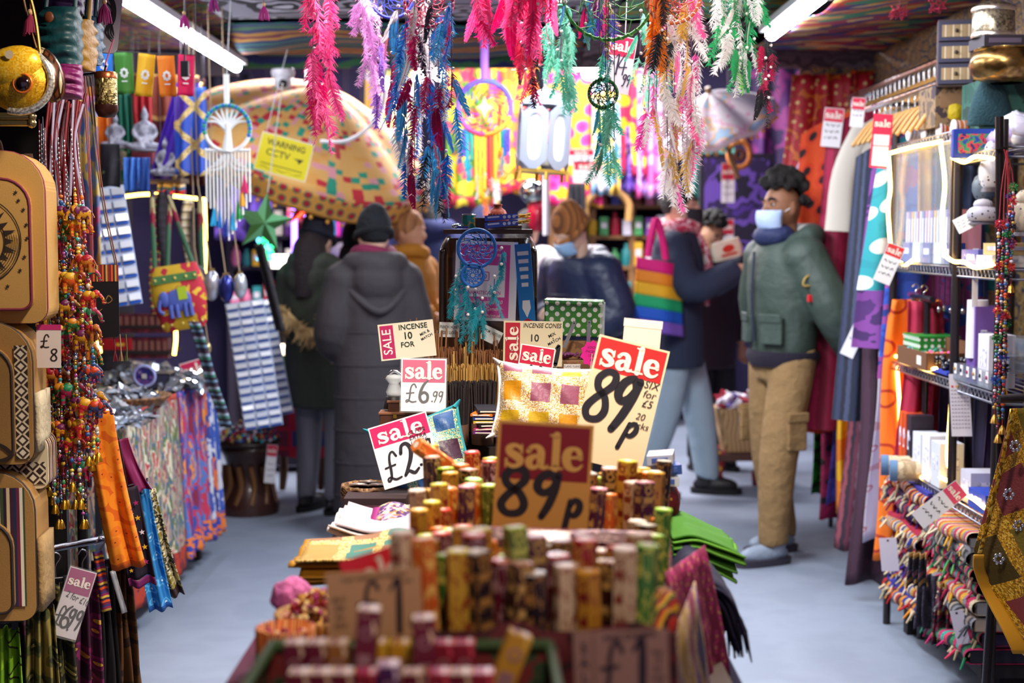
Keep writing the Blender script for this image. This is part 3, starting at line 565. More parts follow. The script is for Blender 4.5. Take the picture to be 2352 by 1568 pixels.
 # ---------------- cloth stacks hanging over both table edges
 def stack(name, what, cat_, prof, y0, y1, n, gap, mats, side, jit=.012, group=None, fringe=None, taper=0, where=''):
  for i in range(n):
   m = mats[i % len(mats)]; k = n - 1 - i; dz = i * gap; jx = R.uniform(-jit, jit); jy = R.uniform(-jit, jit)
   pr = cat([(x + side * (jx + .15 * dz if j else 0), z + dz) for j, (x, z) in enumerate(prof)], 6); ln = len(pr) - 1
   def fn(u, v):
    f = v * ln; a = int(min(f, ln - 1)); q = pr[a].lerp(pr[a + 1], f - a); y = y0 + jy + (y1 - y0) * u
    return (q[0], y + taper * v * (u - .5), q[1] + .004 * math.sin(u * 9 + i + v * 4) * v + .0025 * math.sin(u * 23 + i * 2))
   o = MB().grid(fn, 20, ln * 2, 0, (y1 - y0), .3).build(name, m, solid=min(gap * .6, .004))
   tag(o, f'{what}, {ORD[min(k, 7)]} of its stack {where}'.strip(), cat_, group)
   if fringe and i >= n - 4:
    fm = MB()
    for f in range(22):
     a = fn(f / 21, 1); fm.tube([a, (a[0] + side * R.uniform(0, .012), a[1] + R.uniform(-.01, .01), a[2] - R.uniform(.02, .05))], [.004, .001], 4)
    fm.build('fringe', fringe, o)
 yb = P(690, 1262, 2.55)
 stack('white_cloth', 'white folded cloth', 'cloth', [(-.15, .855), (-.20, .875), (-.27, .868), (-.335, .885)], 2.62, 2.84, 6, .0085, [M('cfc7cb', .85), M('dbd4d6', .85), M('bdb4bd', .85)], -1, group='white cloths stacked at the left edge', where='by the cushion')
 gl = PAT('patch', ['8a5a20', 'c08c30', '2f7a6c', '9c6a3c'], 13, 'UV', border=['e0b84c', '8a6420', 'f8e8a8'], bw=.14, rough=.5)
 stack('yellow_cloth', 'mustard yellow glittering cloth', 'cloth', [(-.15, .845), (-.20, .885), (-.27, .875), (-.37, .87)], 2.38, 2.60, 5, .0095, [M('b8800c', .75)] * 4 + [gl], -1, group='mustard cloths stacked at the left edge', where='below the white cloths')
 stack('black_cloth', 'black sequinned cloth', 'cloth', [(-.16, .845), (-.24, .875), (-.30, .83), (-.345, .77)], 2.16, 2.40, 4, .008, [M('16101a', .6), M('1e1420', .7)], -1, group='black cloths stacked at the left edge', where='below the mustard cloths')
 stack('rust_cloth', 'rust red folded cloth', 'cloth', [(-.17, .835), (-.22, .845), (-.28, .848), (-.315, .855)], 2.92, 3.08, 5, .007, [M('6a2412', .85), M('7a2c18', .85)], -1, group='rust cloths stacked at the left edge', where='behind the white cloths')
 stack('green_cloth', 'bright green folded napkin', 'napkin', [(.28, .895), (.31, .90), (.35, .885), (.395, .865)], 2.44, 2.64, 6, .0085, [M('4f8c1c', .8), M('5fa020', .8), M('3f7818', .8)], 1, group='green napkins stacked at the right edge', where='beyond the incense')
 stack('red_cloth', 'crimson folded napkin', 'napkin', [(.22, .87), (.26, .885), (.30, .89), (.335, .88)], 2.68, 2.86, 5, .0065, [M('a8142c', .8), M('8c1024', .8)], 1, group='crimson napkins stacked at the right edge', where='above the green napkins')
 nv = M('1d1c38', .85)
 stack('navy_cloth', 'navy fringed cloth', 'cloth', [(.27, .86), (.30, .90), (.335, .885), (.355, .835)], 2.2, 2.46, 4, .008, [nv], 1, fringe=nv, group='navy fringed cloths hanging at the right edge', where='below the green napkins', taper=.05)
 # drapes hanging down on the right side of the table
 pais = PAT('rings', ['d8a850', '8a1450', 'c0347a', '7a1040'], 34, 'UV', stops=[0, .10, .22, .32], rough=.6)
 tag(MB().grid(lambda u, v: (.215 + .08 * u + .04 * math.sin(v * 1.9) + .012 * math.sin(u * 14) * v, 1.97 + .18 * u, .99 - .36 * v), 30, 14, 0, .36, .36).build('paisley_cloth', pais, solid=.002), 'magenta paisley cloth hanging on the right of the table', 'cloth')
 pw = PAT('patch', ['4a3470', '8a7a98', '2c2c5c', '9c7a30', '5c4a8c', '7a2a4c'], 11, 'UV', border=['b88a34', '5b3a7c', 'e0c890'], bw=.12, rough=.6, rot=.6)
 tag(MB().grid(lambda u, v: (.178 + .075 * u + .04 * math.sin(v * 2.2) + .012 * math.sin(u * 15) * v, 1.60 + .34 * u, .985 - .6 * v), 30, 16, 0, .5, .6, ).build('patchwork_cloth', pw, solid=.002), 'violet and gold patchwork cloth hanging low on the right of the table', 'cloth')
 tag(MB().grid(lambda u, v: (-.27 - .05 * math.sin(v * 2) + .012 * math.sin(u * 13) * v, 1.9 + .5 * u, .86 - .6 * v), 30, 16, 0, .5, .6).build('patchwork_cloth', PAT('patch', ['3a1c2c', '5c2a3c', '2a2038', '6a4a20'], 12, 'UV', border='9c7a30', bw=.1), solid=.002), 'dark patchwork cloth hanging on the left of the table', 'cloth')
 # purple sparkling cloth under the teal cushion
 sp = PAT('cells', ['c8a0d0', '6a3c7c', 'e8d0b0', '4a2a5c', 'b08050'], 160, 'UV', rough=.35, metal=.3)
 o = tag(MB().grid(lambda u, v: (-.265 + .15 * u, 2.64 + .06 * u + .3 * v * .4, .93 - .07 * (1 - v) + .01 * math.sin(u * 8)), 14, 14, 0, .15, .2).build('sequin_cloth', [sp], solid=.003), 'lilac sequinned cloth with a magenta border under the teal cushion', 'cloth')
 MB().tube([(-.27, 2.63, .855), (-.268, 2.70, .89), (-.262, 2.76, .93)], .012, 6, flat=.3).build('border', M('9c2a7c', .7), o)
 # striped pouch and boxes at the right of the crate
 p = P(1500, 1410, 1.62); st = PAT('stripe', ['b81c24', 'e8b020', '1c1418', 'c83020', 'f0c830', '3c5a24'], 45, 'Object', rot=.5, dist=.3)
 tag(MB().ell((0, 0, 0), (.028, .05, .026), 18).ell((.012, .02, .012), (.02, .04, .02), 14).build('striped_pouch', st, None, p + Vector((.004, .02, -.012)), remesh=.003), 'red and yellow striped pouch tucked at the right corner of the crate', 'pouch')
 for i, (px, py, c, lb) in enumerate(((1522, 1098, 'dfe3ee', 'white'), (1526, 1074, '3c5ca8', 'blue and white'), (1518, 1050, 'c8d0e0', 'pale grey'))):
  p = P(px, py, 2.62); o = tag(MB().box((0, 0, 0), (.048, .07, .018)).box((0, -.036, 0), (.03, .001, .009), 1).build('soap_box', [M(c, .4, coat=.3), M('4a64b0', .5)], None, p, (0, R.uniform(-.1, .1), R.uniform(-.3, .3)), bevel=.001), f'{lb} carton in the small pile behind the upright incense, {ORD[2 - i] if i else "lowest of three"}', 'box', 'cartons piled behind the incense')
 p = P(1520, 1150, 2.66); tag(MB().ell((0, 0, 0), (.035, .06, .045), 16).build('cloth_bag', PAT('rings', ['e8a040', '7a1028', '8c1430', '5c0c20'], 30, 'Object', stops=[0, .09, .16, .5]), None, p, bevel=0), 'maroon cloth bag beside the crimson napkins', 'bag')
 # ---------------- cushions
 def cushion(label, cx, cy, Y, w, h, t_, cw, lean, mat, edge, tass=None):
  o = thing('cushion', label, 'cushion', P(cx, cy, Y), (lean, math.radians(cw), 0)); m = MB()
  for s_ in (-1, 1):
   def fn(u, v):
    a, b = 2 * u - 1, 2 * v - 1; pin = 1 - .10 * (1 - a * a) * b * b; pin2 = 1 - .10 * (1 - b * b) * a * a
    return (a * w / 2 * pin2, s_ * t_ * (max(0, (1 - a ** 4) * (1 - b ** 4))) ** .6 + .004 * math.sin(a * 9 + b * 7), b * h / 2 * pin)
   m.grid(fn, 28, 28, 0, w, h)
  m.build('cover', mat, o)
  n = 40; m = MB(); pts = []
  for k in range(n):
   q = k / n * 4; s_ = int(q); f = (q - s_) * 2 - 1; a, b = [(f, -1), (1, f), (-f, 1), (-1, -f)][s_]
   pts.append((a * w / 2 * (1 - .10 * (1 - b * b)), 0, b * h / 2 * (1 - .10 * (1 - a * a))))
  m.tube(pts, .004, 6, close=True)
  for a, b in ((1, 1), (-1, 1), (-1, -1), (1, -1)): m.tube([(a * w * .48, 0, b * h * .48), (a * w * .55, -.004, b * h * .54)], [.014, .003], 6, flat=.4)
  m.build('piping', M(edge, .7), o)
  if tass:
   m = MB()
   for k in range(40): a = Vector((-.38 * w, -.01, -h * .5)); m.tube([a, a + Vector((R.uniform(0, .05), R.uniform(-.01, .01), -.02)), a + Vector((R.uniform(.05, .12), R.uniform(-.02, .02), -R.uniform(.02, .05)))], .0022, 4)
   m.build('tassel', M(tass, .8), o)
 gold = ['e8c060', 'b8862c', 'fff0b8', '8a6a30', 'd8a040', 'c8b8a8']
 s = S(3.05)
 cushion('white cushion with gold, green and orange sequin patchwork', 1252, 925, 3.05, 235 * s, 175 * s, .042, 5, -.3, PAT('patch', ['c88810', '0e8a70', 'a8a4b8', '8c4a60', '20708a', 'c8a018'], 15.5, 'UV', border=gold + ['f4ece4', 'e8dcd0'], bw=.17, rough=.45, bump=.12, bs=120), 'e8e4e0')
 s = S(3.12)
 cushion('teal and blue sequin patchwork cushion tilted behind the white 2.99 sign', 975, 1060, 3.10, 215 * s, 215 * s, .045, -17, -.35, PAT('patch', ['0e6a7c', '14588c', '0c8a8a', '3a1830', '127a8c', '1c4a80'], 14.5, 'UV', border=['8ac8b8', 'c8a850', '1a7a8a', '5ab0a8', 'e8d890', '0f6878'], bw=.16, rough=.45, bump=.12, bs=120), '1a8a98', '122c38')
 # wicker basket of mirrors, wooden boxes
 p = P(845, 1112, 3.05); t = thing('wicker_basket', 'round wicker basket with small mirrors left of the teal cushion', 'basket', p)
 MB().lathe([(.03, -.05), (.052, -.03), (.058, 0), (.052, .0), (.044, -.02), (.0, -.028)], 32, caps=False).build('bowl', PAT('zig', ['6a4a2c', '9c7448', '4c321c'], 90, 'Object', asp=(1, 1, 2)), t)
 for k in range(4): MB().tube([(.055 * math.cos(a), .055 * math.sin(a), -.006 - k * .008 + .004 * math.sin(a * 9 + k * 2)) for a in [2 * pi * i / 40 for i in range(40)]], .0045, 6, close=True).build('braid', M('6f4f30', .7), t)
 for k, (x, y) in enumerate(((-.018, -.012), (.022, -.016), (.0, .02))):
  o = thing('pocket_mirror', ['left', 'right', 'back'][k] + ' one of three small round mirrors in the wicker basket', 'mirror', p + Vector((x, y, .0)), (-.35, 0, 0), 'mirrors in the wicker basket')
  MB().lathe([(.021, -.003), (.022, 0), (.019, .002), (0, .002)], 24).build('frame', M('b8aca8', .3, metal=.6), o); MB().lathe([(.007, .0025), (0, .003)], 14).build('boss', M('d8a030', .4), o)
 tag(MB().box((0, 0, .05), (.13, .2, .1)).box((0, -.101, .05), (.10, .002, .07), 1).build('riser_box', [M('2c161c', .8), M('4a2430', .8)], None, (-.305 + .02, 3.02, .82), bevel=.004), 'dark box under the wicker basket', 'box')
 wood = PAT('stripe', ['4a2a18', '5c3822', '3c2012', '6a4228'], 26, 'Object', rot=pi / 2, dist=.5, rough=.45)
 for i, (px, py, wd) in enumerate(((968, 935, 150), (962, 962, 176), (966, 1000, 168))):
  Y = 3.40 - i * .015; s = S(Y); o = thing('wooden_box', f'carved wooden incense box, {ORD[i]} of three behind the 2.99 sign', 'box', P(px, py, Y), (0, 0, R.uniform(-.06, .06)), 'wooden incense boxes')
  MB().box((0, 0, 0), (wd * s, .06, 30 * s)).build('body', wood, o, bevel=.002); MB().box((0, 0, 16 * s), (wd * s * 1.03, .064, 5 * s)).build('lid', M('7a4c30', .45), o, bevel=.001)
  m = MB()
  for q in range(6): m.disc(-.012 + q % 3 * .012 - .01, -.0312, .004 - q // 3 * .008, .003, 0, 8)
  m.build('fretwork', M('120a08', .8), o); MB().box((-.3 * wd * s, -.031, 10 * s), (.008, .002, .01)).build('clasp', M('c89a3c', .3, metal=.9), o)
 p = P(905, 880, 3.4); t = thing('glass_burner', 'clear glass and chrome burner left of the 6.99 sign', 'burner', p)
 MB().lathe([(.016, -.03), (.02, -.02), (.012, 0), (.022, .012), (.016, .02), (0, .022)], 20).build('glass', M('dfe6ea', .08, alpha=.5), t); MB().tube([(-.02, 0, .012), (.0, 0, .03), (.024, 0, .016)], .004, 8, k=4).build('handle', M('c8ccd0', .2, metal=1), t)
 MB().lathe([(.026, -.06), (.02, -.032), (.016, -.03)], 20).build('base', M('1a1416', .5), t)
 # ---------------- incense sticks standing in bundles
 def bundle(label, px, py, Y, wpx, hgt, n, cols, spread, loose=0):
  p = P(px, py, Y); r = wpx * S(Y) / 2; m = MB()
  for k in range(int(n * 1.4)):
   a, q = R.uniform(0, 2 * pi), r * math.sqrt(R.random()); x, y = q * math.cos(a), q * math.sin(a) * .7; dz = R.uniform(-.012, .004) + (R.uniform(.02, .06) if R.random() < loose else 0)
   m.tube([(x * .8, y * .8, -hgt), (x * (1 + spread), y * (1 + spread), dz)], .0021, 4, R.randrange(len(cols)))
  o = thing('incense_bundle', label, 'incense sticks', p, (0, 0, 0), 'bundles of loose incense sticks')
  m.build('sticks', [M(c, .8) for c in cols], o); MB().lathe([(r * .84, -hgt), (r * .86, -hgt + .05), (r * .80, -hgt + .05), (r * .8, -hgt)], 18).build('holder', M('4a2c1c', .7), o)
 br = ['8a5a34', 'a06c40', '7a4a2a', '94623a']; ye = ['b08440', '9c7434', 'c09850', '8a6428']; bk = ['241a1c', '1a1214', '30221f']
 bundle('brown incense stick bundle behind the 6.99 sign at the left', 985, 800, 3.50, 80, .19, 130, br, .1, .1); bundle('brown incense stick bundle below the hanging teal feathers', 1060, 800, 3.52, 80, .19, 130, br, .1, .06); bundle('brown incense stick bundle nearest the incense cones sign', 1122, 806, 3.50, 66, .19, 100, br, .15, .05)
 bundle('tall brown incense stick bundle at the back left', 970, 778, 3.58, 60, .2, 60, br, .15, .3)
 bundle('ochre incense stick bundle right behind the 6.99 sign', 1008, 842, 3.44, 66, .16, 90, ye, .1); bundle('ochre incense stick bundle in the middle of the row', 1068, 838, 3.44, 66, .16, 90, ye, .1, .05); bundle('ochre incense stick bundle at the right end of the row', 1128, 838, 3.44, 60, .16, 80, ye, .15)
 bundle('black incense stick bundle beside the 6.99 sign', 1050, 878, 3.38, 62, .15, 110, bk, .06); bundle('black incense stick bundle beside the white cushion', 1108, 876, 3.38, 60, .15, 110, bk, .06)
 st = thing('stepped_stand', 'dark stepped wooden stand that carries the incense bundles', 'stand', (-.1, 3.5, .82))
 for k, (y, h) in enumerate(((-.11, .10), (-.03, .13), (.05, .16), (.13, .18))): MB().box((0, y, h / 2), (.36, .078, h)).build('step', M('2a1c16', .7), st)
 # packs of colourful incense at right of the bundles
 for k in range(7):
  p = P(1118, 938 + k * 8, 3.25); c = ['20202c', 'd87020', '243c8c', 'd8b020', '20202c', 'b03060', '7a2a8c'][k]
  tag(MB().box((0, 0, 0), (.05, .12, .006)).box((.0, -.0605, 0), (.04, .001, .003), 1).build('incense_pack', [M(c, .45), M('e8e0d0', .5)], None, p, (0, R.uniform(-.05, .05), R.uniform(-.2, .2))), f'flat {["black", "orange", "blue", "yellow", "charcoal", "pink", "purple"][k]} packet in the low stack left of the white cushion', 'packet', 'flat packets stacked by the white cushion')
 # ---------------- back: chest, poster, things on top
 t = thing('display_chest', 'dark glossy brown chest with rounded corners behind the incense sticks', 'chest', (P(1122, 640, 3.72).x, 3.74, 1.0))
 bw = PAT('noise', ['3a2418', '4c3020', '2c1a10'], 30, 'Object', asp=(1, 1, .2), rough=.22, coat=.6)
 m = MB(); m.trunk([(0, 0, z, .122 * k, .09 * k) for z, k in ((0, 1), (.40, 1), (.44, .98), (.458, .9))], 32, 0, 6); m.build('body', bw, t)
 for x in (-.118, .118): MB().tube([(x, -.07, .02), (x, -.075, .38), (x * .97, -.06, .43), (x * .9, .05, .455)], .009, 8, k=5).build('rib', M('2c1a10', .25, coat=.5), t)
 MB().box((0, -.01, .475), (.23, .15, .012)).build('top_board', M('4a2c1c', .5), t, bevel=.002)
 # white poster with pink panel
 def d_p(L, w, h, y):
  for i, tx in enumerate(('Get 10% off on your', 'purchase when you tag us')): text(L, tx, -.02 * w, y - .0006, (.40 - .065 * i) * h, .06 * h, shear=.3, sx=.82)
  for i, tx in enumerate(('minimum spend £10', '@namasteCamden', 'namastecamden.uk')): text(L, tx, -.02 * w, y - .0006, (-.265 - .085 * i) * h, .066 * h, shear=.3, sx=.85)
 s = S(3.6); o = sign('white poster with a magenta panel on the front of the dark chest', 1116, 645, 3.6, 142, 182, 2, 'f0eef4', None, .5, hcol=None, draw=d_p, ink='fbe8f4', gloss=.4, lean=0, name='poster', cat_='poster', sleeve=False)
 w, h = 142 * s, 182 * s
 MB().box((-.02 * w, -.0014, .0), (.80 * w, .0006, .92 * h)).build('printed_panel', M('d0409c', .5), o); MB().box((-.02 * w, -.0017, .0), (.66 * w, .0004, .40 * h)).build('white_panel', M('f4eef6', .5), o)
 m = MB(); text(m, 'NAMASTECAMDEN', -.02 * w, -.0024, -.15 * h, .065 * h, 0, .012, 0, 0, .74)
 m.tube([(x * .011 - .02 * w, -.0024, z * .011 + .012) for x, z in ((-1, -.8), (-.8, -1), (.8, -1), (1, -.8), (1, .8), (.8, 1), (-.8, 1), (-1, .8))], .001, 4, close=True); m.tube([(.005 * math.cos(a) - .02 * w, -.0024, .005 * math.sin(a) + .012) for a in [k * pi / 6 for k in range(12)]], .001, 4, close=True); m.build('shop_name', M('c8409c', .5), o)
 p = P(1206, 650, 3.58); o = thing('bookmark_strip', 'tall blue and white printed strip on the right side of the dark chest', 'card', p, (0, -.08, -.5)); w, h = .045, 180 * S(3.58)
 MB().box((0, 0, 0), (w, .001, h)).build('card', M('2a80d0', .4, coat=.3), o)
 m = MB()
 for k in range(5): m.box((0, -.001, h * (.38 - k * .1)), (w * (.7 - .07 * k), .0006, h * .05))
 m.prism([(-.010, -h * .22), (.010, -h * .22), (.012, -h * .32), (0, -h * .44), (-.012, -h * .32)], -.0012, -.0006); m.build('printing', M('eef4fb', .5), o)
 MB().add([(-w / 2, -.001, -h / 2), (w / 2, -.001, -h / 2), (0, -.001, -h * .45)], [(0, 1, 2)]).build('red_tip', M('c0182c', .5), o)
 # on the chest
 z = 1.482; Y = 3.7
 X = lambda px: P(px, 540, Y).x
 def on(name, label, cat_, px, y=Y, rot=(0, 0, 0), zz=z): return thing(name, label, cat_, (X(px), y, zz), rot)
 o = on('tin', 'teal and gold tin can on the chest top', 'tin', 1078, 3.66); MB().lathe([(.0175, 0), (.0175, .036)], 24).build('can', PAT('noise', ['1c8a80', '1c8a80', 'b8923c', '187a72'], 40, 'Object', rough=.3, metal=.3), o); MB().lathe([(.018, .034), (.018, .038), (.0165, .038), (.0165, .034)], 24).build('rim', M('c8cacc', .25, metal=1), o)
 o = on('card_flap', 'dark brown rounded card beside the teal tin', 'card', 1108, 3.65); MB().box((0, 0, .014), (.034, .003, .028)).build('flap', M('3c2418', .6), o, bevel=.001); MB().box((0, .01, .003), (.03, .02, .004)).build('foot', M('2c1a10', .6), o)
 o = on('oil_burner', 'terracotta oil burner pot on the chest top', 'pot', 1143, 3.72); MB().lathe([(.022, 0), (.028, .012), (.029, .028), (.02, .048), (.010, .056), (.012, .062), (.012, .064), (0, .064)], 24).build('pot', M('a8401c', .4), o)
 m = MB()
 for k in range(7): a = -pi / 2 + (k - 3) * .35; m.ell((.026 * math.cos(a), .026 * math.sin(a), .036), (.002, .002, .004), 6)
 m.build('vents', M('2a0c06', .8), o)
 o = on('silver_clasp', 'small silver foil piece at the left end of the chest top', 'ornament', 1050, 3.65); MB().ell((0, 0, .007), (.013, .01, .007), 8).ell((.01, 0, .005), (.008, .01, .005), 8).build('foil', M('c8d8d8', .15, metal=1), o); MB().box((.016, -.005, .004), (.03, .016, .004)).build('blue_foot', M('1c3ca8', .4), o)
 for k in range(2):
  o = on('incense_packet', ['lower', 'upper'][k] + ' blue packet of yellow incense sticks on the chest top', 'packet', 1152, 3.63 + k * .008, (0, -.10 + k * .02, 0), z + .012 + k * .017); o['group'] = 'blue packets on the chest'
  MB().box((0, 0, 0), (.085, .016, .014)).build('sleeve', M('1c48b8', .4, coat=.3), o)
  m = MB()
  for q in range(3): m.disc(.008 + q * .012, -.0084, 0, .0042, 0, 14)
  m.box((.037, -.0084, .002), (.014, .0004, .003)); m.box((-.02, -.0084, .002), (.03, .0004, .004)); m.build('printing', M('dfe8f8', .5), o)
  m = MB()
  for q in range(12): m.tube([(.04, R.uniform(-.006, .006), R.uniform(-.005, .005)), (.073 + R.uniform(-.004, .004), R.uniform(-.007, .007), R.uniform(-.006, .006))], .001, 4)
  m.build('sticks', M('d8a414', .7), o)
 o = on('wooden_tray', 'shallow dark wooden tray under the blue incense packets', 'tray', 1165, 3.66, (0, 0, 0), z); MB().box((0, 0, .003), (.075, .05, .006)).build('base', M('3a2216', .5), o, bevel=.001); MB().tube([(-.037, -.025, .007), (.037, -.025, .007), (.037, .025, .007), (-.037, .025, .007)], .003, 5, close=True).build('lip', M('5c3a22', .5), o)
 # blue dreamcatcher is hung later; polka dot box
 p = P(1318, 732, 3.62); s = S(3.62); o = thing('gift_box', 'green polka dot box wrapped in cellophane behind the incense cones sign', 'box', p, (0, .03, -.08))
 pk = PAT('rings', ['f0f4ee', '1c8420'], 52, 'Object', rnd=0, stops=[0, .30], rough=.3, coat=.6); pk2 = PAT('rings', ['f0f4ee', '1c8420'], 52, 'UV', rnd=0, stops=[0, .30], rough=.3, coat=.6, rot=pi / 4)
 m = MB().box((0, 0, 0), (132 * s, .09, 76 * s)); m.build('box', pk2, o, bevel=.004); MB().box((0, -.004, 40 * s), (136 * s, .10, 10 * s)).build('lid', pk2, o, bevel=.003)
 MB().box((66 * s, -.003, 0), (10 * s, .1, 78 * s)).build('cellophane', M('ffffff', .1, alpha=.35), o)
 # wooden drawer box with labels
 p = P(1268, 850, 3.52); s = S(3.52); o = thing('cone_box', 'pale wooden compartment box with small scent labels', 'box', p); wd2 = PAT('stripe', ['8a6038', '7a5430', '9a7044', '6c4828'], 22, 'Object', rot=pi / 2, dist=.6, rough=.6)
 MB().box((0, 0, -.03), (205 * s, .06, 48 * s + .06)).build('front_board', wd2, o, bevel=.001); MB().box((58 * s, .06, .02), (96 * s, .05, 92 * s)).build('back_board', wd2, o, bevel=.001)
 m = MB(); m2 = MB()
 for x, wl, tx in ((45, 38, 'YLANG YLANG'), (0, 22, 'MUSK')): m.box((x * s, -.0305, .012), (wl * s, .001, 11 * s)); text(m2, tx, x * s, -.0314, .012, 8 * s, sx=.7)
 m.build('scent_label', M('ece8e0', .6), o); m2.build('lettering', M('2a2a30', .6), o)
 m = MB()
 for k in range(40): m.lathe([(.004, 0), (.0, .016)], 6) if False else m.ell((R.uniform(0, .07), R.uniform(-.02, .02), .032 + R.uniform(0, .01)), (.004, .004, .008), 5, 0, (R.uniform(0, 3), R.uniform(0, 3), 0))
 tag(m.build('incense_cones', M('6a2c5c', .8), None, p + Vector((.01, 0, 0))), 'loose purple incense cones lying in the wooden compartment box', 'incense cones', kind='stuff')
 for k, (px, cw) in enumerate(((1308, 22), (1352, 2))):
  o = thing('metal_clip', ['slanting', 'upright'][k] + ' grey metal strip standing in front of the polka dot box', 'strip', P(px, 768, 3.5), (0, math.radians(cw), 0), 'metal strips by the polka dot box'); MB().box((0, 0, 0), (.009, .002, .07)).build('strip', M('8a8f9c', .35, metal=.7), o); MB().disc(0, -.0013, .03, .002, 0, 8).build('hole', M('202024', .8), o)
 p = P(1360, 812, 3.4); o = thing('star_card', 'hot pink starburst price card beside the tilted yellowed sign', 'card', p, (0, .1, 0)); s = S(3.4); pts = []
 for k in range(20): a = 2 * pi * k / 20; r = (29 if k % 2 else 24) * s; pts.append((r * math.cos(a) * .95, r * math.sin(a) * 1.1))
 MB().prism(pts, -.0006, .0006).build('card', M('e0148c', .5), o); m = MB()
 for i, tx in enumerate(('LOOSE', 'INCENSE', '10 for', '£1')): text(m, tx, 0, -.001, (14 - 9.5 * i) * s, 8 * s, shear=.2)
 m.build('lettering', M('3a0a30', .6), o); MB().tube([(0, .001, 0), (0, .001, .84 - p.z)], .002, 5).build('stick', M('c8b890', .6), o)
 for px, py, cw, txs, lb in ((1032, 757, 2, ('FRENCH | HONEY', 'ROSE | SUCKLE'), 'small white scent label behind the incense stick bundles at the left'), (1128, 770, 26, ('OPIUM | VERTIVER',), 'small tilted white scent label right of the hanging teal feathers')):
  s = S(3.55); o = thing('scent_label', lb, 'label', P(px, py, 3.55), (0, math.radians(cw), 0), None); MB().box((0, 0, 0), (46 * s, .001, 34 * s)).build('card', M('dfe3e0', .4, coat=.3), o); m = MB()
  for i, tx in enumerate(txs): text(m, tx, 0, -.001, (6 - 13 * i) * s, 10 * s, bold=.01, sx=.55)
  m.build('lettering', M('20242c', .6), o)
display()
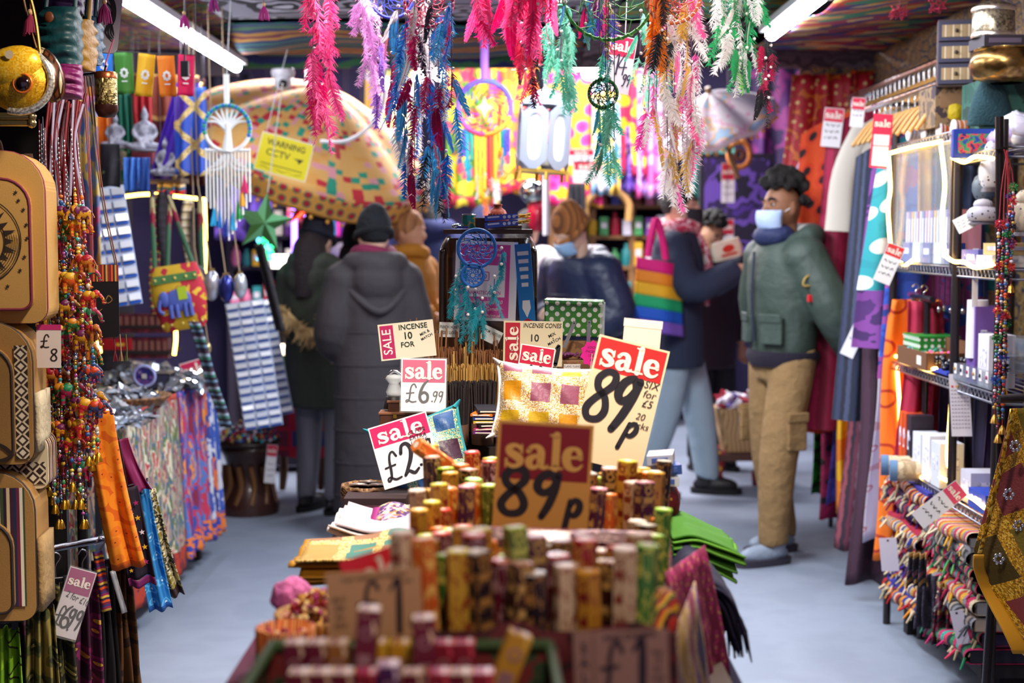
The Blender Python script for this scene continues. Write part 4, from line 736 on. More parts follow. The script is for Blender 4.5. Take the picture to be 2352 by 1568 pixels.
# ================================================================== left side of the shop
def rr(w, h, rt, rb, n=7):
 pts = []
 for cx, cz, r, a0 in ((w / 2 - rt, h / 2 - rt, rt, 0), (-w / 2 + rt, h / 2 - rt, rt, pi / 2), (-w / 2 + rb, -h / 2 + rb, rb, pi), (w / 2 - rb, -h / 2 + rb, rb, 1.5 * pi)):
  for k in range(n): a = a0 + pi / 2 * k / (n - 1); pts.append((cx + r * math.cos(a), cz + r * math.sin(a)))
 return pts
def left_near():
 # rack: dark upright grid behind the goods
 t = thing('display_rack', 'dark metal grid rack that carries the backpacks and bead strands on the left', 'rack', (-1.28, 3.5, 0))
 for x in (-.42, .18): MB().tube([(x, .1, 0), (x, .1, 2.38)], .014, 8).build('upright', M('1c181c', .5, metal=.5), t)
 for z in (.52, .98, 1.36, 1.78, 2.1): MB().tube([(-.45, .1, z), (.2, .1, z)], .008, 6).build('crossbar', M('1c181c', .5, metal=.5), t)
 MB().box((-.18, .14, 1.2), (.62, .02, 2.3)).build('back_panel', M('120d10', .9), t)
 for k, (x0, x1, z) in enumerate(((-60, 55, 268), (-60, 70, 283))):
  p = P(20, z, 3.12); tag(MB().tube([(-.08, 0, 0), (.05, .0, 0)], .009 if k == 0 else .007, 12).ell((.05, 0, 0), .011, 10).build('brass_rod', M('9c8a5c', .25, metal=.9), None, p), ['upper', 'lower'][k] + ' brass rod end above the sun and moon backpack', 'rod', 'brass rods')
 # ---- backpacks
 ju = PAT('stripe', ['c4974e', 'bd9048', 'c89c56', 'b88a46'], 520, 'Object', rot=.0, dist=.4, rough=.85, bump=.1, bs=400)
 ju2 = PAT('stripe', ['a3783c', '976e35', 'a97e41'], 420, 'Object', rot=pi / 2, dist=1.2, rough=.85, bump=.1, bs=400)
 inkm = M('2a1a10', .8)
 def pack(label, cx, cy, wpx, hpx, Y, flap, rz, mat, accent):
  s = S(Y); w, h = wpx * s, hpx * s; t = thing('backpack', label, 'backpack', P(cx, cy, Y) + Vector((0, .07, 0)), (0, 0, rz))
  MB().prism(rr(w, h, .085, .03), -.07, .07).build('body', mat, t, bevel=.018)
  MB().tube([(x * 1.0, -.062, z) for x, z in rr(w * .985, h * .985, .082, .03)], .005, 6, close=True).build('piping', accent, t)
  for sx in (-1, 1): MB().tube([(sx * w * .28, .06, h * .5), (sx * w * .3, .10, h * .2), (sx * w * .3, .09, -h * .4)], .014, 6, k=5, flat=.4).build('strap', M('4a3020', .8), t)
  MB().tube([(-.03, .03, h * .5), (-.02, .03, h * .5 + .03), (.02, .03, h * .5 + .03), (.03, .03, h * .5)], .006, 6, k=4).build('handle', M('4a3020', .8), t)
  fw, fh, fz = flap; f = MB().prism(rr(fw * w, fh * h, .06, .022), -.095, -.06).build('front_pocket', mat, t, bevel=.012); f.location.z = fz * h; f.location.x = -.05 * w
  MB().tube([(x - .05 * w, -.094, z + fz * h) for x, z in rr(fw * w * .99, fh * h * .99, .058, .022)], .0035, 6, close=True).build('pocket_piping', accent, t)
  return t, w, h
 t, w, h = pack('cream jute backpack printed with a sun and moon, topmost of the three', -58, 545, 294, 395, 3.08, (.92, .76, -.04), .12, ju, M('7a2438', .7))
 m = MB(); y = -.0975; cx, cz = -.13 * w + .035, -.02 * h
 for r_, wd in ((.062, .003), (.046, .0022), (.095, .0025)):
  m.stroke([(cx + r_ * math.cos(a), cz + r_ * math.sin(a), wd) for a in [k * 2 * pi / 40 for k in range(41)]], y, k=0, cap=False)
 for k in range(24):
  a = k * 2 * pi / 24; r1 = .062; r2 = .088 if k % 2 else .08
  m.add([(cx + r1 * math.cos(a - .1), y, cz + r1 * math.sin(a - .1)), (cx + r1 * math.cos(a + .1), y, cz + r1 * math.sin(a + .1)), (cx + r2 * math.cos(a), y, cz + r2 * math.sin(a))], [(0, 1, 2)])
 for q in range(6): m.stroke([(cx + (.066 + .005 * q) * math.cos(a), cz + (.066 + .005 * q) * math.sin(a), .0012) for a in [-1.3 + k * .12 - q * .03 for k in range(14)]], y - .0002, k=0, cap=False)
 for ex in (-.018, .02): m.stroke([(cx + ex + .010 * math.cos(a), cz + .012 + .006 * math.sin(a), .0016) for a in [k * pi / 7 for k in range(15)]], y, k=0); m.disc(cx + ex, y - .0002, cz + .012, .003, 0, 8)
 m.stroke([(cx + .001, cz + .01, .0015), (cx - .003, cz - .008, .002), (cx + .005, cz - .01, .0015)], y); m.stroke([(cx - .014, cz - .022, .001), (cx, cz - .026, .004), (cx + .015, cz - .021, .001)], y)
 for a, b in ((.085, .075), (.094, .058), (.099, .03), (.1, .005), (.094, -.03), (.085, -.055), (.06, -.085), (.04, -.095), (.08, .09)):
  X, Z = cx + a * 1.08, cz + b * 1.15
  m.add([(X + (.0055 if k % 2 == 0 else .0022) * math.cos(k * pi / 5 + .3), y, Z + (.0055 if k % 2 == 0 else .0022) * math.sin(k * pi / 5 + .3)) for k in range(10)], [tuple(range(10))])
 m.stroke([(cx - .03, cz + .1, .001), (cx - .02, cz + .125, .006), (cx - .028, cz + .15, .001)], y); m.stroke([(cx - .05, cz + .09, .004), (cx - .04, cz + .11, .003), (cx - .045, cz + .13, .001)], y)
 m.build('sun_and_moon_print', inkm, t)
 zig = PAT('diamond', ['2a1c18', 'd8c8a8', '3c2a20', 'e0d4b8'], 34, 'UV', stops=[0, .3, .5, .72], rough=.85)
 t, w, h = pack('tan jute backpack with black and white woven trim, middle of the three', -72, 905, 270, 330, 3.05, (.82, .80, -.06), .1, ju2, M('3c2a1c', .7))
 MB().grid(lambda u, v: (w * (.36 + .11 * u), -.0735, h * (-.46 + .8 * v)), 4, 12, 0, .03, .27).build('woven_trim', zig, t)
 m = MB(); m.stroke([(.05, -.10, .004), (.075, -.115, .008), (.085, -.13, .006), (.06, -.14, .004), (.03, -.135, .006)], -.0975); m.build('printed_motif', inkm, t)
 MB().grid(lambda u, v: (w * .5 + .006, -.06 + .12 * u, -h * .42 + h * .42 * v), 4, 4, 0, .12, .14).build('side_pocket', M('c9b894', .9, bump=.3), t, solid=.008)
 strp = PAT('stripe', ['d8c090', '3c1430', '1c2444', '6a1c38', 'e8dcc0', '3c4a2c', '2a1024'], 18, 'UV', rough=.85)
 t, w, h = pack('tan backpack with striped woven panel and dark piping, lowest of the three', -70, 1258, 280, 350, 3.05, (.78, .62, -.12), .1, ju2, M('2c1c16', .7))
 MB().grid(lambda u, v: (w * (.10 + .33 * u), -.0735, h * (-.40 + .80 * v)), 6, 10, 0, .1, .3).build('striped_panel', strp, t)
 MB().grid(lambda u, v: (w * .5 + .008, -.06 + .12 * u, -h * .45 + h * .5 * v), 4, 4, 0, .12, .14).build('side_pocket', M('a08050', .9, bump=.3), t, solid=.01)
 m = MB()
 for k in range(5): a = -.6 + .35 * k; m.stroke([(.0, -.03, .004), (.03 * math.cos(a), -.03 + .045 * math.sin(a), .009), (.055 * math.cos(a), -.03 + .075 * math.sin(a), .001)], -.0975)
 m.build('leaf_print', M('1c2a1a', .8), t)
 o = thing('striped_backpack', 'cream backpack edge with woven bands squeezed between the middle and lowest backpacks', 'backpack', P(30, 1055, 3.16), (0, 0, .1)); MB().prism(rr(.17, .12, .03, .02), -.04, .05).build('body', PAT('stripe', ['d8c8a0', '3c1c2c', 'c8a870', '6a2438', '2a2040'], 30, 'Object', rot=pi / 2, rough=.85), o, bevel=.015); MB().grid(lambda u, v: (-.08 + .16 * u, -.042, -.05 + .05 * v), 6, 3, 0, .16, .05).build('woven_band', zig, o)
 o = thing('price_tag', 'white hand written paper tag between the two upper backpacks', 'tag', P(112, 795, 3.12), (0, .02, .2)); MB().box((0, 0, 0), (.052, .001, .095)).build('card', M('e8d8cc', .5), o); MB().box((0, -.0008, .042), (.052, .0006, .012)).build('pink_band', M('c82a6c', .5), o); m = MB(); letter(m, '£', -.008, -.001, .01, .03); letter(m, '8', .012, -.001, -.02, .026); m.build('lettering', inkm, o)
 # ---- beaded owl purse and others
 gb = PAT('cells', ['e0a818', 'd09810', 'e8bc38', 'c08410'], 330, 'Object', rough=.3, metal=.45, bump=.2, bs=500)
 p = P(40, 182, 3.0); t = thing('beaded_purse', 'yellow beaded purse shaped like an owl face with a dark eye', 'purse', p)
 MB().ell((0, 0, 0), (.072, .035, .068), 24, 0, (0, .35, 0)).build('body', gb, t)
 MB().ell((-.005, -.012, .022), (.066, .032, .044), 22, 0, (0, -.3, 0)).build('flap', PAT('cells', ['f0b818', 'e0a414', 'f4cc48'], 340, 'Object', rough=.3, metal=.4), t)
 MB().tube([(.068 * math.cos(a) + .006, -.012, .064 * math.sin(a) - .004) for a in [-1.9 + k * .16 for k in range(20)]], .008, 8).build('silver_rim', PAT('cells', ['d8d4c4', 'a8a090', 'f4f0e0'], 300, 'Object', rough=.25, metal=.7), t)
 e = MB().ell((.022, -.034, -.012), (.0155, .008, .0155), 16).build('eye', M('1a0c10', .08, coat=1), t); MB().tube([(.022 + .019 * math.cos(a), -.0345, -.012 + .019 * math.sin(a)) for a in [k * pi / 10 for k in range(20)]], .003, 5, close=True).build('eye_ring', M('d8702c', .3, metal=.4), e)
 MB().disc(.0, 0, 0, .009, 0, 12).build('flower', M('e8d8b0', .3, metal=.5), t, (0, -.046, .045))
 MB().tube([(.05, .0, .04), (.03, .01, .16), (-.02, .01, .30)], .0035, 6, k=5).tube([(-.05, .0, .05), (-.05, .01, .18), (-.06, .01, .3)], .0035, 6, k=5).build('chain_strap', M('8a6a2c', .35, metal=.8), t)
 t = thing('beaded_purse', 'brown mirrored purse behind the yellow owl purse', 'purse', P(108, 172, 3.1)); MB().ell((0, 0, 0), (.036, .03, .062), 18, 0, (0, -.35, 0)).build('body', PAT('patch', ['6a3a1c', 'c8b890', '4a2412', 'a87838'], 100, 'Object', border='2c1408', bw=.16, rough=.3, metal=.4), t); MB().tube([(-.02, 0, .05), (-.05, .01, .16), (-.06, .01, .28)], .003, 6, k=5).build('chain_strap', M('5a3a1c', .4, metal=.7), t)
 def ruched(label, px0, py0, px1, py1, Y, col, n, rz, strap=None, loop=1):
  s = S(Y); w, h = (px1 - px0) * s, (py1 - py0) * s; t = thing('ruched_bag', label, 'bag', P((px0 + px1) / 2, (py0 + py1) / 2, Y), (0, 0, rz))
  m = MB(); rs = []
  for k in range(71):
   v = k / 70; z = h * (v - .5); b = .02 * math.sin(pi * v) ** .5 + .004 * math.sin(v * n * 2 * pi); rs.append([(x * w / 2, y_ * (.02 + b) + .004 * math.sin(x * 3 + v * 30), z) for x, y_ in [(math.copysign(abs(math.cos(2 * pi * j / 24)) ** .4, math.cos(2 * pi * j / 24)), math.sin(2 * pi * j / 24)) for j in range(24)]])
  m.rings(rs).build('body', M(col, .5, bump=.2, bs=40), t)
  if strap: MB().ell((0, -.05, h * .3), (.012, .004, .012), 12).build('button', M('6a3a20', .4), t)
  if loop: MB().tube([(-w * .4, 0, h * .5), (-w * .3, .02, h * .5 + .12), (w * .3, .02, h * .5 + .12), (w * .4, 0, h * .5)], .005, 6, k=5).build('strap', M(col, .5), t)
 ruched('shiny teal ruched silk bag with a wooden button at the upper left', 95, 20, 185, 160, 3.2, '04363c', 5, -.2, True); ruched('mustard ruched silk bag hanging beside the teal one', 168, 48, 212, 162, 3.3, '8a640c', 4, -.3)
 ruched('dark violet silk bag at the top left above the teal one', 100, -60, 190, 32, 3.3, '2a1040', 3, 0); ruched('dark blue silk bag edge behind the mustard one', 195, 40, 225, 148, 3.4, '0c3a54', 3, -.3)
 ruched('magenta silk pouch below the teal ruched bag', 112, 150, 188, 226, 3.15, '6c1054', 2, .1, None, 0)
 t = thing('canvas_bag', 'white canvas bag printed with a black elephant at the top left', 'bag', P(245, 45, 3.5), (0, .12, .3)); MB().prism(rr(60 * S(3.5), 150 * S(3.5), .01, .02), -.01, .01).build('body', M('b8b0b8', .9), t, bevel=.006)
 m = MB()
 for q in range(4): m.stroke([(-.02 + .012 * q, .05 - .02 * q, .003), (.012, .02 - .01 * q, .005), (.0 + .006 * q, -.03, .004), (.02, -.055 + .006 * q, .002)], -.0115)
 m.stroke([(-.01, .06, .008), (.01, .04, .012), (.016, .0, .008), (.0, -.03, .005), (.012, -.045, .003)], -.0117); m.build('elephant_print', M('201a24', .8), t)
 # tassels at the top edge
 for px, py, Y, c, lb in ((240, 20, 3.4, '8c1260', 'magenta tassel hanging beside the white canvas bag'), (423, 42, 4.6, '9c1270', 'magenta tassel hanging right of the left strip light'), (606, 22, 4.6, '9c1270', 'magenta tassel hanging at the top edge left of the pink feathers'), (490, 2, 4.6, '8c1270', 'small magenta tassel between the two larger ones'), (70, 45, 3.1, '7a1038', 'dark crimson tassel above the yellow owl purse')):
  p = P(px, py, Y); t = thing('tassel', lb, 'tassel', p, (0, 0, 0), 'ceiling tassels'); m = MB()
  for k in range(26): a = R.uniform(0, 6.28); m.tube([(0, 0, .012), (.011 * math.cos(a), .011 * math.sin(a), -.005), (.016 * math.cos(a), .016 * math.sin(a), -.032 + R.uniform(-.004, .004))], .0018, 4)
  m.build('threads', M(c, .8), t); MB().ell((0, 0, .016), (.006, .006, .007), 8).build('bead', M('c8a070', .4), t); MB().tube([(0, 0, .02), (0, 0, 2.40 - p.z)], .0012, 4).build('cord', M('6a3020', .7), t)
 # hammered brass cup
 p = P(244, 218, 3.4); t = thing('brass_lantern', 'hammered brass cylinder lantern hanging from a black hook', 'lantern', p); MB().lathe([(.0, -.053), (.018, -.05), (.026, -.036), (.026, .045), (.023, .05), (.023, .054), (.0, .054)], 24).build('body', PAT('cells', ['8a7a4c', 'b8aa78', '5c4e2c', '9c8c5c'], 110, 'Object', rough=.28, metal=.9, bump=.5, bs=120), t); MB().lathe([(.0265, .038), (.0275, .05), (.0245, .053)], 24, caps=False).build('copper_rim', M('b0623c', .3, metal=.9), t); MB().lathe([(.0, -.054), (.019, -.051), (.0268, -.036), (.0268, -.024)], 24, caps=False).build('dark_base', M('3c1c16', .3, metal=.5), t)
 MB().tube([(0, 0, .05), (0, 0, .075), (.02, 0, .13)], .002, 5).build('cord', M('b05070', .6), t)
 tag(MB().tube([P(180, 172, 3.42), P(240, 165, 3.4), P(243, 150, 3.4)], .003, 6).build('wire_hook', M('15151c', .4, metal=.8)), 'thin black wire hook that carries the cords and the brass lantern', 'hook')
 # ---- bead strands
 pal = ['a81c24', 'd8a82c', '2c5c9c', '3c8a4c', '7a1c50', 'c8c0b0', 'd86a20', '3ca0a8', '5a2a1c', 'e0c040', '1c1c2c', 'a03c8c']
 pm = [M(c, .3, coat=.4) for c in pal] + [M('c89a38', .25, metal=.9), M('d8d4dc', .3, metal=.6)]
 def elephant(col):
  m = MB(); m.ell((0, 0, 0), (.020, .013, .015), 10, 0); m.ell((.019, 0, .008), (.011, .010, .011), 9, 0)
  for x in (-.012, .010):
   for y in (-.007, .007): m.tube([(x, y, -.006), (x, y, -.026)], [.0055, .0048], 7, 0)
  m.tube([(.027, 0, .006), (.036, 0, -.004), (.037, 0, -.016), (.043, 0, -.014)], [.005, .004, .003, .002], 6, 0, k=3)
  for y in (-.011, .011): m.ell((.014, y, .006), (.007, .002, .009), 8, 1)
  m.ell((-.002, 0, .006), (.014, .0135, .011), 10, 1); m.tube([(-.019, 0, .004), (-.025, 0, -.01)], .0015, 4, 0)
  return m
 els = {}
 def strand(label, px, y0, y1, Y, ne, bell=True, dark=False, px_top=None, n_el0=.25, group='bead strands on the left rack', cords=None):
  s = S(Y); p = P(px, y1, Y); H = (y1 - y0) * s; t = thing('bead_strand', label, 'bead strand', p, (0, 0, 0), group); dx = ((px_top if px_top is not None else px) - px) * s
  pt = lambda z: Vector((dx * (z / H) ** 1.3, 0, z))
  MB().tube([pt(H * k / 8) for k in range(9)], .0011, 4).build('cord', M(cords or R.choice(['6a1418', '8c1c24', 'b8b0c8', '5a1020']), .5), t)
  m = MB(); z = .03
  while z < H * .8:
   r = R.uniform(.0028, .0058); z += r * 1.6; k = R.randrange(len(pm))
   if R.random() < .8: m.ell(pt(z), (r, r, r * R.uniform(.7, 1.5)), 7, k)
  while z < H * .97: m.ell(pt(z), (.0018, .0018, .004), 5, 13 if not dark else 0); z += .011
  m.build('beads', pm, t)
  for q in range(ne):
   z = H * (.12 + .66 * (q + R.uniform(.1, .9)) / ne); c = R.choice([('b8701c', 'a81c2c'), ('c0222c', 'd8a020'), ('2c6a34', 'd88a20'), ('c89018', '6a1c50'), ('d05a18', 'e0b030'), ('2c3c6c', 'c8401c'), ('a81c4c', '2c8a5c')])
   if c in els: o = els[c].copy(); COL.objects.link(o)
   else: o = elephant(c).build('elephant_charm', [PAT('noise', [c[0], c[0], c[1]], 130, 'Object', rough=.5), M(c[1], .45)]); els[c] = o
   o.parent = t; o.location = pt(z); o.rotation_euler = (0, 0, R.uniform(-.6, .6) + (pi if R.random() < .3 else 0)); o.scale = (R.uniform(.85, 1.15),) * 3
  if bell:
   if 'bell' in els: o = els['bell'].copy(); COL.objects.link(o)
   else: o = MB().lathe([(.0105, -.012), (.009, -.006), (.006, .004), (.002, .010), (0, .0105)], 12, caps=False).ell((0, 0, -.012), .003, 6).build('bell', M('c8962c', .25, metal=.9)); els['bell'] = o
   o.parent = t; o.location = (0, 0, .014)
  if R.random() < .35 and ne:
   z = H * R.uniform(.1, .3); m = MB()
   for k in range(40): a, b = R.uniform(0, 6.28), math.asin(R.uniform(-1, 1)); m.tube([pt(z), pt(z) + Vector((.014 * math.cos(a) * math.cos(b), .014 * math.sin(a) * math.cos(b), .014 * math.sin(b)))], .0012, 3)
   m.build('pompom', M(R.choice(['d81c6c', 'e0481c', 'b81c3c']), .8), t)
  return t
 xs = [104, 112, 120, 127, 134, 141, 148, 155, 161, 167, 173, 179, 186, 192, 198, 204, 211, 218, 226]
 for i, px in enumerate(xs):
  Y = 3.32 + (i % 3) * .07 - (i / 18) * .05; y1 = R.choice([1150, 1170, 1190, 1215, 1250, 1130]) if i > 3 else 1120 + 20 * i
  if px > 200: y1 = R.randint(1050, 1110)
  strand(f'bead strand with elephant charms and a brass bell, {NTH[i]} from the left beside the backpacks', px, 300 + R.randint(-40, 20), y1, Y, R.randint(3, 6), True, False, 110 + i * 4.6)
 for i in range(16):
  px = 100 + i * 5.5; p = P(px, 300, 3.34 + .03 * (i % 2)); m = MB(); c = ['7a0c1c', '8c1020', 'a8a0c0', '6a0a18'][i % 4]
  m.tube([P(px + 14, 215 + i % 5 * 6, p.y), P(px + R.randint(-6, 10), 330, p.y - .02), P(px + R.randint(0, 20), 430 + R.randint(0, 60), p.y - .02)], .0035, 6, k=4)
  tag(m.build('thread_loop', M(c, .5)), f'hanging loop of {["dark red", "crimson", "lilac", "deep red"][i % 4]} thread above the bead strands, {NTH[i]} from the left', 'thread', 'thread loops above the bead strands')
 # phone pouch with beaded cords
 p = P(242, 690, 3.42); s = S(3.42); t = thing('neck_pouch', 'black embroidered pouch with a woven band on long twisted cords', 'pouch', p, (0, 0, .25))
 MB().prism(rr(60 * s, 165 * s, .006, .008), -.008, .008).build('body', M('0e0a14', .95), t, bevel=.004); MB().grid(lambda u, v: (-30 * s + 60 * s * u, -.0092, 44 * s + 38 * s * v), 6, 4, 0, .06, .04).build('woven_band', PAT('stripe', ['6a1c2c', 'd85a1c', '2c2030', 'c8a040', '8a2438'], 50, 'UV', rough=.8), t)
 m = MB(); m.stroke([(-.0, .0, .002), (.008, .012, .003), (.016, .002, .002), (.006, -.006, .002), (0, 0, .002)], -.0092); m.stroke([(-.012, -.05, .002), (-.018, -.03, .002), (-.008, -.02, .002)], -.0092); m.build('embroidery', M('8a6a34', .6), t)
 for k, (a, b) in enumerate(((192, -28), (202, 24), (197, -26), (209, 28))):
  q = P(a, 176, 3.42) - p; MB().tube([q, q * .5 + Vector((b * s * .35, 0, 0)), (b * s, 0, 80 * s)], .0017, 5, k=6).build('cord', M(['8a3c44', '6a5a3c', '9c5060', '7a4434'][k], .6), t)
 for k in range(3):
  q = MB().tube([(.018 + .014 * k, 0, -78 * s), (.02 + .014 * k, 0, -115 * s)], .0014, 4)
  for j in range(9): q.tube([(.02 + .014 * k, 0, -115 * s), (.02 + .014 * k + R.uniform(-.006, .006), R.uniform(-.006, .006), -140 * s)], .0012, 3)
  q.build('tassel', M(['7a2030', 'b0906c', '5a6a3c'][k], .7), t)
 # bells on a strand in front of the bandana
 strand('single long strand of pearls ending in a brass bell over the orange bandana', 216, 880, 1068, 3.3, 0, True, group='bell strands')
 # ---- bandanas
 def bandana(label, px, py, Y, wpx, hpx, mat, rz, tilt, hem=None, sway=0, folds=1.6, amp=.014):
  s = S(Y); drape('bandana', label, 'bandana', P(px, py, Y), wpx * s, hpx * s, mat, folds, amp, 1.25, .15, rz, sway * s, 0, 30, 24, 'bandanas hung on the left', tilt=tilt, hem=hem, hemh=.02)
 bandana('bright orange bandana with a dark printed border', 228, 945, 3.36, 60, 375, PAT('rings', ['8a3408', 'e8780c', 'f08c14', 'd8640c'], 26, 'UV', stops=[0, .05, .3, .62], rough=.75), .35, -.10, M('c85a0c', .8), 22)
 bandana('deep magenta bandana behind the orange one', 272, 1010, 3.5, 44, 130, M('7c0c50', .75), .4, -.2, None, 20)
 stars = PAT('rings', ['e8e0e8', 'd8a820', '1c0f28', '160c20'], 18, 'UV', stops=[0, .13, .18, .5], rnd=.5, rough=.75)
 t = thing('bandana', 'black bandana printed with white, yellow and pink stars and a purple hem', 'bandana', P(290, 1120, 3.45), (0, -.14, .3), 'bandanas hung on the left')
 s = S(3.45); MB().grid(cloth_fn(52 * s, 215 * s, 1.5, .012, 1.15, .3), 24, 24, 0, .05, .22).build('cloth', M('1a0e26', .8), t, solid=.002); fn = cloth_fn(52 * s, 215 * s, 1.5, .012, 1.15, .3)
 m = MB()
 for k in range(16):
  u, v = (.2 + .3 * (k % 3) + R.uniform(-.06, .06)), (.06 + .056 * k); c = fn(min(u, .92), min(v, .92)); r = .0075 if k % 3 else .006
  m.add([(c[0] + (r if q % 2 == 0 else r * .42) * math.sin(q * pi / 5), c[1] - .014, c[2] + (r if q % 2 == 0 else r * .42) * math.cos(q * pi / 5)) for q in range(10)], [tuple(range(10))], [0, 1, 2, 1][k % 4])
 m.build('stars', [M('d8d0dc', .7), M('e0b020', .7), M('a01c6c', .7)], t); MB().grid(lambda u, v: (lambda c: (c[0], c[1] - .003, c[2] - .01 - .02 * v))(fn(u, .96)), 16, 3).build('hem', M('6c1458', .7), t, solid=.002)
 bandana('sky blue bandana with white paisley print', 318, 1110, 3.55, 44, 305, PAT('rings', ['d8ecf8', '2c8ad0', '60b0e8', '2480c8'], 30, 'UV', stops=[0, .08, .22, .32], rough=.75), .3, -.12, M('1c5cb0', .8), 10)
 bandana('olive and white patterned bandana with a dark brown hem', 338, 1125, 3.7, 38, 260, PAT('noise', ['8a7a24', 'd8d0b0', '2a2418', 'b0a060'], 60, 'UV', rough=.8), .3, -.16, M('2c1218', .8), 16)
 tag(MB().tube([P(x, y - 2, Y_) for x, y, Y_ in ((150, 930, 3.36), (228, 945, 3.36), (272, 1010, 3.5), (292, 1118, 3.45), (318, 1110, 3.55), (338, 1124, 3.7), (338, 1100, 3.72))], .003, 5).build('hanging_line', M('2a2026', .7)), 'dark line the bandanas hang from', 'line')
 # ---- clothes at the bottom: hangers and trousers
 pa = lambda a, b, c, d: PAT('rings', [a, b, c, d], 22, 'UV', stops=[0, .1, .24, .38], rough=.75, dist=.4)
 def trouser(label, px, py, Y, wpx, hpx, mat, rz, flare=1.5, name='trousers', amp=.03, tilt=0):
  s = S(Y); p = P(px, py, Y); drape(name, label, name, p, wpx * s, hpx * s, mat, 3, amp, flare, .5, rz, 0, 0, 34, 20, 'patterned clothes on the low left rail', tilt=tilt)
  t = thing('clip_hanger', 'black clip hanger on ' + ' '.join(label.split()[:4]), 'hanger', p + Vector((0, 0, .012)), (0, 0, rz), 'clip hangers on the low left rail'); MB().tube([(-wpx * s * .45, 0, 0), (wpx * s * .45, 0, 0)], .004, 6).build('bar', M('14121a', .25), t); MB().tube([(0, 0, 0), (0, 0, .03), (.012, 0, .05), (0, 0, .062), (-.01, 0, .05)], .0022, 5, k=4).build('hook', M('c8c8d0', .2, metal=1), t)
  for x in (-.35, .35): MB().box((x * wpx * s, -.004, -.006), (.014, .012, .022)).build('clip', M('1a181f', .2), t)
 trouser('olive paisley trousers hanging beside the lowest backpack', 128, 1340, 3.3, 66, 330, pa('c8b870', '3a3c20', '6a6434', '24261a'), .5)
 trouser('plum trousers with gold flowers hanging behind the sale tag', 190, 1330, 3.42, 60, 340, pa('d8a838', '5c1440', '7c2058', '3c1030'), .5)
 trouser('grey green paisley trousers with a beaded seam', 92, 1390, 3.2, 60, 290, pa('b0a060', '2f3420', '54562c', '8a7a3c'), .4, 1.4)
 trouser('dark wine trousers at the lower left', 60, 1420, 3.3, 50, 260, pa('7a2040', '240c1c', '4a1030', '1c0a14'), .4, 1.4)
 trouser('lime green skirt with a dark wavy trim at the lower left corner', 12, 1440, 3.15, 62, 230, PAT('zig', ['8ac020', '9cd028', '78ac18', '2c1a14'], 14, 'UV', stops=[0, .3, .6, .93]), .3, 1.3, 'skirt')
 trouser('black trousers hanging behind the striped belt', 232, 1300, 3.5, 46, 330, M('120e14', .85), .6, 1.8); trouser('brown velvet trousers at the right end of the low rail', 280, 1290, 3.55, 34, 320, PAT('noise', ['3c2410', '5c3a18', '2c1a0c'], 14, 'UV', rough=.7), .6, 2.2)
 tag(MB().tube([(-1.40, 3.12, P(0, 1290, 3.3).z), (-.93, 3.62, P(0, 1240, 3.5).z)], .009, 8).build('clothes_rail', M('9a9aa4', .25, metal=1)), 'low metal rail the clip hangers hang from', 'rail')
 o = drape('woven_belt', 'narrow striped woven belt hanging over the black trousers', 'belt', P(224, 1265, 3.4), 22 * S(3.4), 145 * S(3.4), PAT('stripe', ['6a1440', 'd8501c', '2c1c3c', 'd8b040', '8a1c4c', '3c2c6c'], 30, 'UV', rot=pi / 2), 1, .004, 1, 1, .2, 0, 0, 6, 16, tilt=-.12)
 def d_tag(L, w, h, y):
  text(L, '2 for £10', .12 * w, y, .08 * h, .13 * h, bold=.006, rot=-.2, sx=.7); letter(L, '£', -.32 * w, y, -.22 * h, .3 * h, sx=.7, fat=.7); letter(L, '6', -.08 * w, y, -.22 * h, .34 * h, sx=.8, fat=.8); letter(L, '.', .1 * w, y, -.3 * h, .2 * h); letter(L, '99', .26 * w, y, -.22 * h, .28 * h, sx=.6, fat=.8)
 sign('white and magenta sale tag reading 6.99 hanging on the plum trousers', 168, 1385, 3.25, 62, 165, -22 + 40, 'dcd4d8', 'sale', .36, hcol='9c1c6c', draw=d_tag, lean=0, rz=.15, sleeve=True, gloss=.3)
 tag(drape('plastic_sleeve', None, '', P(258, 1310, 3.48), 12 * S(3.48), 105 * S(3.48), M('c8ccd4', .15, alpha=.55), 1, .002, 1, 1, .3, 0, 0, 4, 8, tilt=-.25), 'empty clear plastic ticket sleeve on the black trousers', 'sleeve')
left_near()
